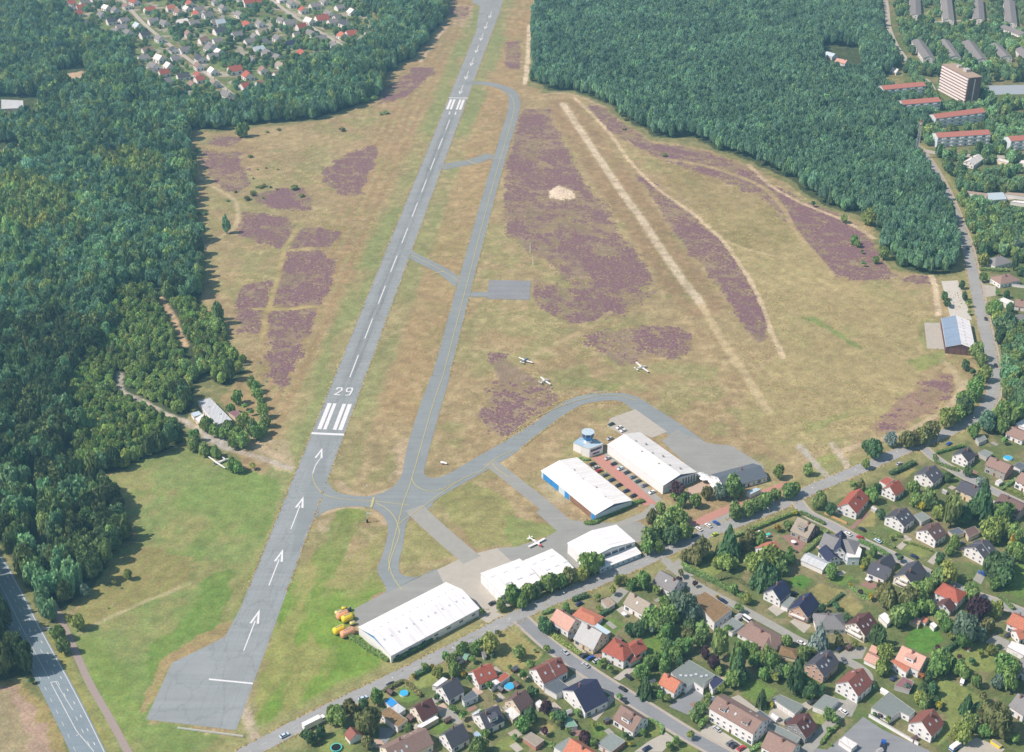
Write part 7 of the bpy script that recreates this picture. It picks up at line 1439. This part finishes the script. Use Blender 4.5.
car(G(*P('J', 742, 376), 1), UPHILL, 'white', 'white camper van between the grey garage and the brown hipped bungalow', van=True, s=1.35)
# truck
t = G(*P('A', 575, 528), 1.5); tr = empty('box_truck', (t.x, t.y, .16), ROADDIR); tag(tr, 'white box truck with a long body on the main road', 'truck')
MB().box((-1.2, 0, 2.35), (8.6, 2.5, 2.9)).build('cargo_box', CPAINT['white'], tr)
cb = MB(); cb.box((4.3, 0, 1.75), (2.0, 2.35, 2.3), taper=.94); cab_ = cb.build('cab', CPAINT['white'], tr)
m = MB(); m.box((5.28, 0, 2.2), (.12, 2.1, .9)); m.box((4.4, 0, 2.3), (1.2, 2.4, .7)); m.build('windows', M_CARGL, cab_); MB().box((0, 0, .75), (9.6, 1.0, .3)).build('chassis', M_TYRE, tr)
for x in (-4, -2.7, 4.0):
    for y in (-1.05, 1.05): link('wheel', WHEEL, tr, (x, y, .5), sc=(1.5, 1.6, 1.5))
# yellow and orange tank trailers by the long hangar
def tanker(k, a, c, colr, label, rr=1.95, ht=1.9, small=False):
    p, q = G(*P(k, *a), ht), G(*P(k, *c), ht); mid = (p + q) / 2; d = q - p; L = d.length
    o = empty('tank_trailer', (mid.x, mid.y, 0), math.atan2(d.y, d.x)); tag(o, label, 'trailer', 'yellow and orange tank trailers on the grass')
    m = MB(); n = 12; pr = [(-L/2, .55), (-L/2 + .35, .92), (-L/2 + .9, 1), (L/2 - .9, 1), (L/2 - .35, .92), (L/2, .55)]; vs = []
    for x, f in pr: vs += [(x, rr * f * math.cos(2*math.pi*i/n) * .95, ht + .2 + rr * f * math.sin(2*math.pi*i/n)) for i in range(n)]
    fs = [(s*n+i, s*n+(i+1)%n, (s+1)*n+(i+1)%n, (s+1)*n+i) for s in range(len(pr)-1) for i in range(n)] + [tuple(range(n))[::-1], tuple(range((len(pr)-1)*n, len(pr)*n))]
    m.add([(x, -y, z) for x, y, z in vs], fs); m.build('tank', colr, o, True)
    MB().box((0, 0, .75), (L * .95, 1.1, .3)).build('chassis', M_TYRE, o)
    m = MB(); m.box((0, 0, ht + .2 + rr + .05), (L * .6, .5, .12)); m.build('catwalk', M_CONCG, o)
    for x in (-L * .32, -L * .12, L * .3):
        for y in (-.85, .85): link('wheel', WHEEL, o, (x, y, .45), sc=(1.35, 1.4, 1.35))
M_TY = mat('yellow_enamel', A(252,214,60), .45, .08, .8, .4); M_TO = mat('faded_orange_enamel', A(236,172,132), .6, .12, .8, .2); M_TP = mat('pale_yellow_enamel', A(240,232,150), .5, .1, .8, .2)
tanker('y',(300,345),(445,285),M_TY,'yellow tank trailer in the upper pair beside the long white hangar')
tanker('y',(185,510),(335,440),M_TY,'yellow tank trailer nearest the runway')
tanker('y',(228,305),(385,240),M_TO,'faded orange tank trailer in the upper pair')
tanker('y',(285,555),(465,475),M_TO,'faded orange tank trailer nearest the hangar wall')
tanker('y',(205,250),(300,215),M_TP,'short pale yellow and white tank at the back of the trailers',1.0,1.4)
tanker('y',(300,190),(365,170),M_TY,'short yellow tank at the back of the trailers',1.0,1.4)
tanker('y',(410,395),(480,370),M_TP,'short pale tank between the trailers and the hangar corner',1.0,1.4)
tanker('y',(375,200),(425,180),mat('dark_green_enamel', A(70,96,90), .5, .1, .8, .2),'short dark green tank at the corner of the asphalt apron',.9,1.3)
# ------------------------------------------------------------------ aircraft
M_AW = mat('aircraft_white', A(250,250,250), .35, .03, .6, .4); M_AR = mat('aircraft_red', A(190,50,44), .4, .05, .8, .4); M_AB = mat('aircraft_blue_grey', A(130,150,180), .4, .05, .8, .4)
def loft(b, sec, n=10, mi=0):
    """sections: (x, half width, half height, z centre)"""
    vs = []
    for x, w_, h_, z in sec: vs += [(x, w_ * math.cos(2*math.pi*i/n), z + h_ * math.sin(2*math.pi*i/n)) for i in range(n)]
    b.add(vs, [(s*n+i, (s+1)*n+i, (s+1)*n+(i+1)%n, s*n+(i+1)%n)[::-1] for s in range(len(sec)-1) for i in range(n)] + [tuple(range(n)), tuple(range((len(sec)-1)*n, len(sec)*n))[::-1]], mi)
def wing(b, span, c0, c1, x, z, th=.16, dih=.04, sweep=.0, mi=0):
    for s in (-1, 1):
        q = [(x + c0*.5, 0, z), (x - c0*.5, 0, z), (x - c1*.5 - sweep, s*span/2, z + dih*span/2), (x + c1*.5 - sweep, s*span/2, z + dih*span/2)]
        vs = [(a, b_, c+th/2) for a, b_, c in q] + [(a, b_, c-th/2) for a, b_, c in q]
        b.add(vs, [(0,1,2,3) if s > 0 else (3,2,1,0), (7,6,5,4) if s > 0 else (4,5,6,7), (1,0,4,5), (2,1,5,6), (3,2,6,7), (0,3,7,4)], mi)
def plane(pos, ang, label, L=7.6, span=10.6, high=False, nose=None, body=None, z=0.0):
    o = empty('light_aircraft', (pos.x, pos.y, z), ang); tag(o, label, 'aircraft', 'light aircraft parked on the airfield')
    b = MB(); loft(b, [(L*.5, .18, .18, 1.2), (L*.45, .45, .42, 1.22), (L*.3, .58, .6, 1.28), (L*.12, .62, .85, 1.45), (-L*.06, .55, .75, 1.42), (-L*.25, .32, .4, 1.3), (-L*.5, .12, .2, 1.3)]); fz = b.build('fuselage', body or M_AW, o, True)
    b = MB(); b.box((L*.08, 0, 1.95), (L*.2, 1.02, .4), taper=.8); b.build('canopy', M_CARGL, fz)
    b = MB(); wing(b, span, 1.55, 1.1, L*.1, 2.32 if high else .95, dih=.02 if high else .06); b.build('wing', M_AW, o)
    b = MB(); wing(b, span*.32, .95, .7, -L*.45, 1.35, .1, 0); b.build('tailplane', M_AW, o)
    b = MB(); b.add([(-L*.36, -.05, 1.4), (-L*.52, -.05, 1.4), (-L*.54, -.05, 2.6), (-L*.46, -.05, 2.6), (-L*.36, .05, 1.4), (-L*.52, .05, 1.4), (-L*.54, .05, 2.6), (-L*.46, .05, 2.6)], [(0,1,2,3)[::-1], (4,5,6,7), (0,1,5,4), (1,2,6,5), (2,3,7,6), (3,0,4,7)]); b.build('fin', M_AW, o)
    b = MB(); b.box((L*.5+.1, 0, 1.2), (.06, .14, 1.8)); loft(b, [(L*.5, .2, .2, 1.2), (L*.5+.35, .03, .03, 1.2)], 8); b.build('propeller', nose or M_AR, o)
    if nose: b = MB(); loft(b, [(L*.5+.01, .2, .2, 1.2), (L*.45, .48, .45, 1.22), (L*.34, .59, .6, 1.27)]); b.build('nose_cowling', nose, fz)
    for x, y in ((L*.36, 0), (L*.02, -1.1), (L*.02, 1.1)):
        w_ = link('wheel', WHEEL, o, (x, y, .24), sc=(.75, .75, .75)); b = MB(); b.tube((x, y*.6, 1.0), (x, y, .3), .05, n=6); b.build('gear_leg', M_AW, o)
    return o
plane(G(525,362), math.radians(52), 'white low-wing aircraft seen as a thin line, farthest left on the grass', 7.4, 11.5, body=M_AB)
plane(G(544.5,382.5), math.radians(32), 'small white aircraft on the grass nearest to the curved taxiway', 7.4, 11.5)
plane(G(641,369), math.radians(28), 'largest white aircraft on the grass by the heather', 8.6, 14.5)
pp = G(*P('T', 372, 162)); plane(pp, dirpx('T', (335,135), (412,188)), 'white aircraft with a red nose parked at the apron of the low halls', 10, 11.5, nose=M_AR)
# glider parked behind the bushes and its trailer
gl = G(*P('c', 352, 632)); wd = G(*P('c', 432, 690)) - G(*P('c', 292, 592)); ga = math.atan2(wd.y, wd.x) + math.pi / 2
o = empty('glider', (gl.x, gl.y, 0), ga); tag(o, 'white glider with long thin wings parked against the bushes by the green field', 'glider')
b = MB(); loft(b, [(-3.6, .12, .16, .8), (-1.5, .35, .4, .8), (.6, .45, .55, .85), (2.2, .3, .4, .85), (5.2, .12, .14, .95)]); b.build('fuselage', M_AW, o, True)
b = MB(); wing(b, 17.5, 1.15, .7, 0, 1.15, .14, .03); b.build('wing', M_AW, o)
b = MB(); wing(b, 3.0, .7, .5, 5.0, 2.0, .08, 0); b.box((5.0, 0, 1.5), (.8, .08, 1.1)); b.build('tail', M_AW, o)
b = MB(); b.box((-1.3, 0, 1.25), (1.5, .5, .25), taper=.7); b.build('canopy', M_CARGL, o); link('wheel', WHEEL, o, (-.2, 0, .25), sc=(.7, .7, .7))
def trailer(p, q, label, cover):
    a_, c_ = G(*p), G(*q); m_ = (a_ + c_) / 2; d = c_ - a_; L = d.length; o = empty('glider_trailer', (m_.x, m_.y, 0), math.atan2(d.y, d.x)); tag(o, label, 'trailer')
    b = MB(); loft(b, [(-L/2, .5, .4, 1.1), (-L/2+.6, .72, .66, 1.1), (L/2-1.6, .72, .66, 1.1), (L/2, .3, .3, .9)], 10); b.build('body', cover, o, True); b = MB(); b.tube((L/2, 0, .6), (L/2+1.1, 0, .5), .06, n=6); b.build('drawbar', M_TYRE, o)
    for y in (-.7, .7): link('wheel', WHEEL, o, (-.4, y, .32))
trailer(P('c', 370, 632), P('c', 436, 603), 'white covered trailer beside the glider at the bushes', M_AW)
trailer((440.5, 463.6), (447, 464.8), 'long low white trailer alone on the grass beside the taxiway junction', M_AW)
# ------------------------------------------------------------------ masts, poles, lamps and small things
mp = G(*P('b', 36, 385)); mast = empty('radio_mast', (mp.x, mp.y, 0)); tag(mast, 'tall lattice radio mast with red and white top at the wood edge', 'mast')
def lattice(z0, z1, w0, w1, m_, nm, par):
    b = MB(); n = max(2, int((z1 - z0) / 2.2))
    for i in range(n):
        za, zb = z0 + (z1-z0)*i/n, z0 + (z1-z0)*(i+1)/n; wa, wb = w0 + (w1-w0)*i/n, w0 + (w1-w0)*(i+1)/n
        c = [(-1,-1), (1,-1), (1,1), (-1,1)]
        for j in range(4):
            x, y = c[j]; x2, y2 = c[(j+1)%4]; b.tube((x*wa, y*wa, za), (x*wb, y*wb, zb), .11, n=5); b.tube((x*wa, y*wa, za), (x2*wb, y2*wb, zb), .07, n=4); b.tube((x*wb, y*wb, zb), (x2*wb, y2*wb, zb), .07, n=4)
    return b.build(nm, m_, par)
lattice(0, 31, 1.5, .8, mat('galvanised_steel', A(190,194,198), .5, .1, 1, .4), 'lattice', mast)
tp = lattice(31, 37, .8, .7, M_AR, 'top_section', mast); b = MB()
for i in range(6): b.box((1.1*math.cos(i*1.05), 1.1*math.sin(i*1.05), 33.5), (.25, .45, 2.2), i*1.05)
b.build('antenna_panel', M_AW, tp)
def pole(p, h, nm, label, cat, mm, top=None, group=None, r=.07):
    o = empty(nm, (p.x, p.y, 0)); tag(o, label, cat, group); b = MB(); b.tube((0, 0, 0), (0, 0, h), r, r*.6, 8); b.build('post', mm, o)
    if top: top(o, h)
    return o
def sock(o, h):
    b = MB(); b.tube((0, 0, h-.3), (2.6, .5, h-.9), .38, .18, 10, cap=False); b.build('sock', M_AW, o); b = MB(); b.box((0, 0, 1.0), (.9, .9, 2.0)); b.build('base', M_TYRE, o)
pole(G(367.3,522.5), 6.5, 'windsock', 'windsock on a post with dark base on the grass below the taxiway', 'windsock', M_AW, sock, r=.12)
def board(o, h): b = MB(); b.box((0, 0, h), (1.1, .12, 1.0)); b.build('panel', M_AW, o)
pole(G(366.8,488), 1.6, 'marker_sign', 'small white marker sign on the grass above the taxiway curve', 'sign', M_TYRE, board)
for i, (x, y) in enumerate(((530.2, 252), (533, 264.5))): pole(G(x, y), 7.5, 'marker_pole', ('white marker pole in the heather, the farther of two', 'white marker pole in the heather, the nearer of two')[i], 'pole', M_AW, None, 'white marker poles in the heather', .3)
def lamp_top(o, h):
    b = MB(); b.tube((0, 0, h), (0, -1.2, h+.25), .05, .04, 6); b.build('arm', M_TRIM, o); b = MB(); b.box((0, -1.4, h+.25), (.28, .7, .14)); b.build('lamp_head', M_AW, o)
mr = resample(MAIN, 34)
for i in range(7, len(mr) - 1):
    d = mr[i + 1] - mr[i]; d.normalize(); r = Vector((d.y, -d.x, 0)); q = mr[i] + r * (-6.4)
    o = pole(q, 6.2, 'street_lamp', 'grey street lamp beside the main road along the airfield', 'street lamp', M_TRIM, lamp_top, 'street lamps along the main road'); o.rotation_euler.z = math.atan2(-r.y, -r.x) - math.pi/2
for x, y in ((113.2,606.5),(52,617.5),(20,630.5),(30,632)): pole(G(x, y), 2.2, 'marker_post', 'short white post beside the path at the bottom of the wood', 'post', M_AW, None, 'white posts beside the path', .2)
# approach fence at the end of the overrun
fa, fb = G(177.5,729), G(243.5,737.5); d = fb - fa; L = d.length; o = empty('barrier_fence', ((fa.x+fb.x)/2, (fa.y+fb.y)/2, 0), math.atan2(d.y, d.x)); tag(o, 'low pale barrier fence across the end of the overrun', 'fence')
MB().box((0, 0, .75), (L, .18, 1.0)).build('board', mat('pale_board', A(214,216,212), .7, .1, .8), o); b = MB()
for i in range(14): b.box((-L/2 + i*L/13, .2, .7), (.2, .2, 1.4))
b.build('posts', M_CONCG, o)
# edge lights of the runway
n_ = 0; b = MB(); b.tube((0, 0, 0), (0, 0, .35), .18, .16, 8); b.tube((0, 0, .35), (0, 0, .6), .14, .05, 8, mi=1); EDGE = raw(b, 'edge_light', [M_TY, M_AW])
for i in range(0, 22):
    for c in (-12.2, 12.2): q = RW(-150 + i*60, c); o = link('edge_light', EDGE, None, q); tag(o, 'small runway edge light on the grass beside the runway', 'runway light', 'runway edge lights')
# garden things
def pool(k, x, y, r, label):
    p = G(*P(k, x, y), .6); o = empty('garden_pool', (p.x, p.y, 0)); tag(o, label, 'pool'); n = 20
    q = [(r*math.cos(2*math.pi*i/n), r*math.sin(2*math.pi*i/n)) for i in range(n)]; MB().prism(q, 0, 1.0, top=False).build('wall', M_AW, o); MB().prism([(a*.95, b_*.95) for a, b_ in q], .6, .92).build('water', mat('pool_water', A(70,180,226), .08, .08, .6, .5), o)
pool('C', 305, 243, 2.5, 'round blue garden pool beside the house with the blue-grey rear roof'); pool('Q', 905, 355, 2.6, 'turquoise pool behind the brick house with the white end wall'); pool('B', 340, 297, 2.1, 'round white covered pool on the lawn behind the olive hedge')
def tramp(k, x, y, r, label, rim):
    p = G(*P(k, x, y), .9); o = empty('trampoline', (p.x, p.y, 0)); tag(o, label, 'trampoline'); n = 20; q = lambda s: [(r*s*math.cos(2*math.pi*i/n), r*s*math.sin(2*math.pi*i/n)) for i in range(n)]
    MB().prism(q(.8), .85, .9, bottom=True).build('mat', M_TYRE, o); b = MB(); a1, a2 = q(1), q(.82)
    for i in range(n): j = (i+1) % n; b.add([(*a1[i], .92), (*a1[j], .92), (*a2[j], .92), (*a2[i], .92)], [(0,1,2,3)])
    b.build('rim', rim, o); b = MB()
    for i in range(0, n, 5): b.tube((*q(.95)[i], 0), (*q(.95)[i], .9), .05, n=6)
    b.build('legs', M_TRIM, o)
M_TURQ = mat('turquoise_plastic', A(80,200,190), .5, .05, 1)
tramp('A', 745, 715, 2.6, 'dark trampoline with turquoise rim in the corner garden by the truck', M_TURQ); tramp('J', 168, 582, 1.8, 'turquoise trampoline at the edge of the small lawn', M_TURQ)
PAR = MB(); n = 8
PAR.add([(1.9*math.cos(2*math.pi*i/n), 1.9*math.sin(2*math.pi*i/n), 2.25) for i in range(n)] + [(0, 0, 2.85)], [(i, (i+1) % n, n) for i in range(n)]); PARM = raw(PAR, 'canopy', [M_AW])
PB = MB(); PB.tube((0, 0, 0), (0, 0, 2.8), .05, n=6); PB.box((0, 0, .06), (.7, .7, .12)); PBM = raw(PB, 'pole', [M_TRIM])
def parasol(k, x, y, label, s=1.0, me=None):
    p = G(*P(k, x, y), 2.4); o = empty('parasol', (p.x, p.y, .06)); tag(o, label, 'parasol', 'parasols on terraces'); o.scale = (s, s, s); link('canopy', me or PARM, o); link('pole', PBM, o)
for i, (x, y) in enumerate(((280,308),(305,318),(328,335),(356,356),(392,352),(408,372),(432,395),(372,382),(296,335),(450,415))): parasol('a', x, y, 'large white parasol on the restaurant terrace beside the biggest hangar', 1.25)
for k, x, y, l in (('I',655,330,'white parasol on the terrace of the beige-grey house'),('N',340,470,'white parasol on the brick patio of the grey-beige house'),('E',100,330,'white parasol behind the dark blue panelled annexe'),('L',630,150,'white parasol beside the red hipped house'),('N',80,395,'white parasol in the garden beside the main road'),('O',50,600,'white parasol on the brick patio of the grey house')): parasol(k, x, y, l, .8)
o = G(*P('N', 140, 425), 1.5); e_ = empty('garden_swing', (o.x, o.y, 0), .6); tag(e_, 'pale turquoise garden swing under the hedge by the main road', 'swing'); b = MB(); b.box((0, 0, 2.0), (2.6, 1.6, .15)); b.build('canopy', M_TURQ, e_); b = MB()
for x in (-1.2, 1.2):
    for y in (-.7, .7): b.tube((x, y, 0), (x, 0, 2.0), .05, n=5)
b.build('frame', M_TRIM, e_); MB().box((0, 0, .5), (2.0, .7, .15)).build('seat', M_AW, e_)
o = G(*P('G', 792, 690), .8); e_ = empty('skip_container', (o.x, o.y, .12), ROADDIR + 1.57); tag(e_, 'small orange-yellow skip at the edge of the yard below the olive tree', 'skip'); MB().box((0, 0, .65), (4.5, 1.7, 1.3), taper=1.1).build('body', M_TY, e_); MB().box((0, 0, 1.33), (4.5, 1.5, .08)).build('load', M_CONCG, e_)
o = G(*P('G', 475, 705), 1.4); e_ = empty('caravan', (o.x, o.y, .12), ROADDIR); tag(e_, 'white caravan with blue sides parked on the yard at the lower edge', 'caravan'); MB().box((0, 0, 1.4), (6.2, 2.3, 2.1), taper=.92).build('body', CPAINT['white'], e_); MB().box((0, 0, 1.0), (6.26, 2.36, .7)).build('stripe', CPAINT['blue'], e_); MB().box((0, 0, 1.7), (4.5, 2.36, .6)).build('windows', M_CARGL, e_)
for y in (-1, 1): link('wheel', WHEEL, e_, (0, y, .34))
o = G(*P('F', 640, 708), 1.2); e_ = empty('flatbed_truck', (o.x, o.y, .12), ROADDIR + .5); tag(e_, 'dark blue flatbed truck parked on the asphalt yard', 'truck'); MB().box((-1, 0, 1.15), (4.6, 2.1, .5)).build('flatbed', CPAINT['dark'], e_); MB().box((2.3, 0, 1.4), (1.7, 2.0, 1.9), taper=.92).build('cab', CPAINT['blue'], e_); MB().box((2.4, 0, 1.95), (1.65, 1.98, .6)).build('windows', M_CARGL, e_)
for x in (-2.2, 2.2):
    for y in (-.9, .9): link('wheel', WHEEL, e_, (x, y, .4), sc=(1.2, 1.2, 1.2))
wl_ = G(*P('F', 720, 590), 1.2); a_, c_ = G(*P('F', 532, 480)), G(*P('F', 915, 702)); d = c_ - a_; L = d.length; e_ = empty('garden_wall', ((a_.x+c_.x)/2, (a_.y+c_.y)/2, 0), math.atan2(d.y, d.x)); tag(e_, 'long white garden wall between the asphalt yard and the red-brown roofed house', 'wall'); MB().box((0, 0, .85), (L, .35, 1.7)).build('wall', WL['white'], e_); MB().box((0, 0, 1.76), (L + .1, .6, .12)).build('coping', M_TRIM, e_)
a_, c_ = G(*P('U', 520, 480)), G(*P('U', 745, 510)); d = c_ - a_; L = d.length; e_ = empty('garden_wall', ((a_.x+c_.x)/2, (a_.y+c_.y)/2, 0), math.atan2(d.y, d.x)); tag(e_, 'white garden wall below the brown bungalow beyond the bend', 'wall'); MB().box((0, 0, 1.0), (L, .35, 2.0)).build('wall', WL['white'], e_); MB().box((0, 0, 2.06), (L + .1, .6, .12)).build('coping', M_TRIM, e_)
a_, c_ = G(*P('N', 575, 265)), G(*P('N', 750, 345)); d = c_ - a_; L = d.length; e_ = empty('garden_fence', ((a_.x+c_.x)/2, (a_.y+c_.y)/2, 0), math.atan2(d.y, d.x)); tag(e_, 'tan wooden garden fence along the middle side street', 'fence'); MB().box((0, 0, .8), (L, .1, 1.5)).build('boards', mat('tan_timber', A(206,170,120), .8, .15, 1.5), e_); b = MB()
for i in range(12): b.box((-L/2 + i*L/11, .1, .85), (.12, .12, 1.7))
b.build('posts', M_TIMBER, e_)
# ------------------------------------------------------------------ garden clutter near the houses: sheds, patios, kerbside cars
def garden_clutter():
    near = [h for h in HOUSES if h[1].y < 760 and h[1].x > -150 and h[2] < 14]; g = random.Random(5); sheds = {}; n_s = n_p = 0
    def free(x, y, r):
        v = Vector((x, y, 0))
        if not clear_of(x, y, r): return False
        if any((t[1] - v).length < t[2] * .7 + r for t in TREES): return False
        a = np.array([x]); b = np.array([y])
        return all(dline(a, b, st, 20)[0] > 5.5 + r for st in STREETS) and bool(inpoly(a, b, SUBW)[0])
    hm = (M_CONC, M_CONCG, MATS['brick_patio'], mat('terrace_slabs', (1, 1, 1)), M_KERB)
    def q(x, y, a, sx, sy): return [Vector((x + u * sx * math.cos(a) - v * sy * math.sin(a), y + u * sx * math.sin(a) + v * sy * math.cos(a), 0)) for u, v in ((-.5, -.5), (.5, -.5), (.5, .5), (-.5, .5))]
    for s, p, r in near * 3:
        t = g.uniform(0, 6.28); d = r * .8 + g.uniform(2.5, 9); x, y = p.x + math.cos(t) * d, p.y + math.sin(t) * d
        if n_p < 70 and free(x, y, .6): sheet('garden_patio', q(x, y, ROADDIR + g.uniform(-.05, .05), g.uniform(2.5, 5), g.uniform(2, 6)), .12 + .004 * n_p / 10, hm[n_p % 5], True); n_p += 1
        t = g.uniform(0, 6.28); d = r * .8 + g.uniform(4, 13); x, y = p.x + math.cos(t) * d, p.y + math.sin(t) * d
        if n_s < 34 and s not in sheds and free(x, y, 2.0):
            w, l, h = g.uniform(1.8, 2.6), g.uniform(2.4, 3.6), g.uniform(1.9, 2.2); o = empty('garden_shed', (x, y, 0), ROADDIR + g.choice((0, math.pi / 2)) + g.uniform(-.1, .1))
            k = g.choice(('brown wooden', 'pale grey', 'dark roofed', 'white')); rm = {'brown wooden': RF['umber'], 'pale grey': RF['lightgrey'], 'dark roofed': RF['felt_dark'], 'white': RF['offwhite']}[k]; wm = {'brown wooden': M_TIMBER, 'pale grey': WL['grey'], 'dark roofed': M_TIMBER, 'white': WL['white']}[k]
            wall_gable(l, w, h, h + .7, .1).build('wall', wm, o); roof_box(l + .4, w, h, h + .7, .1, .2).build('roof', [rm, M_TRIM], o); MB().box((-l * .1, -w / 2 - .03, .95), (.85, .05, 1.8)).build('door', M_DOORB, o)
            rel, hs, _ = relation(Vector((x, y, 0))); key = (k, rel, hs)
            if key in sheds.values() or (s in sheds): bpy.data.objects.remove(o) if not o.children else None
            sheds[s] = key; tag(o, ' '.join(('tiny %s garden shed %s %s' % (k, rel, hs)).split()[:16]), 'shed', 'garden sheds'); HOUSES.append((s, Vector((x, y, 0)), 1.6)); n_s += 1
    cols = ['silver', 'dark', 'navy', 'white', 'grey', 'red', 'black', 'paleblue', 'blue']; k = 0; names = {0: 'the street below the red-brown pair', 1: 'the inner side street', 2: 'the middle side street', 3: 'the far side street'}; seen = set()
    for si, st in enumerate((S1, S2, S3, S4)):
        rs = resample(st, 23)
        for i in range(2, len(rs) - 2):
            if g.random() < .45: continue
            d = rs[i + 1] - rs[i]; d.normalize(); sgn = g.choice((-1, 1)); off = (2.2, 1.7, 1.8, 1.7)[si] * sgn; p = Vector((rs[i].x + d.y * off, rs[i].y - d.x * off, 0)); c = cols[k % 9]; k += 1
            rel, hs, _ = relation(p); lb = '%s car at the kerb of %s %s %s' % ({'paleblue': 'pale blue'}.get(c, c), names[si], rel, hs)
            if lb in seen: continue
            seen.add(lb); car(p, math.atan2(d.y, d.x) + (math.pi if sgn < 0 else 0), c, ' '.join(lb.split()[:16]), z=.19)
garden_clutter()
# ------------------------------------------------------------------ camera, sun, sky
sc = bpy.context.scene
cam = bpy.data.cameras.new('camera'); co = bpy.data.objects.new('camera', cam); COL.objects.link(co)
co.location = (0, 0, HCAM); co.rotation_euler = (math.pi / 2 - PITCH, 0, 0)
cam.sensor_width = 36; cam.lens = FPX / 1024 * 36; cam.clip_end = 60000; cam.clip_start = 1
sc.camera = co
SUN_EL = math.radians(50); sd = Vector((-1, -.22, 0)).normalized()   # towards the sun, on the ground
w = bpy.data.worlds.new('World'); sc.world = w; w.use_nodes = True; N = w.node_tree.nodes
sky = N.new('ShaderNodeTexSky'); sky.sky_type = 'NISHITA'; sky.sun_disc = False; sky.sun_elevation = SUN_EL; sky.sun_rotation = math.atan2(sd.x, sd.y)
w.node_tree.links.new(sky.outputs[0], N['Background'].inputs['Color']); N['Background'].inputs['Strength'].default_value = .115
sl = bpy.data.lights.new('sun', 'SUN'); so = bpy.data.objects.new('sun', sl); COL.objects.link(so); sl.energy = 5.0; sl.angle = math.radians(.53); sl.color = (.985, .992, 1)
dv = Vector((sd.x * math.cos(SUN_EL), sd.y * math.cos(SUN_EL), math.sin(SUN_EL))); so.rotation_euler = dv.to_track_quat('Z', 'Y').to_euler(); so.location = (-300, 300, 500)
HAZE = .0002
if HAZE:
    b = MB(); b.box((0, 3000, 440), (16000, 14000, 900))
    hm = bpy.data.materials.new('summer_haze'); hm.use_nodes = True; nt = hm.node_tree; nt.nodes.clear()
    o = nt.nodes.new('ShaderNodeOutputMaterial'); v = nt.nodes.new('ShaderNodeVolumeScatter'); v.inputs['Color'].default_value = (.32, .72, 1, 1); v.inputs['Density'].default_value = HAZE; v.inputs['Anisotropy'].default_value = .2
    nt.links.new(v.outputs[0], o.inputs['Volume'])
    tag(b.build('haze', hm), 'thin blue summer haze over the whole landscape', 'haze', kind='stuff')
sc.view_settings.view_transform = 'Standard'; sc.view_settings.look = 'None'; sc.view_settings.exposure = 0
sc.cycles.use_denoising = True; sc.cycles.max_bounces = 4; sc.cycles.diffuse_bounces = 2; sc.cycles.glossy_bounces = 2; sc.cycles.volume_bounces = 0; sc.cycles.transparent_max_bounces = 8
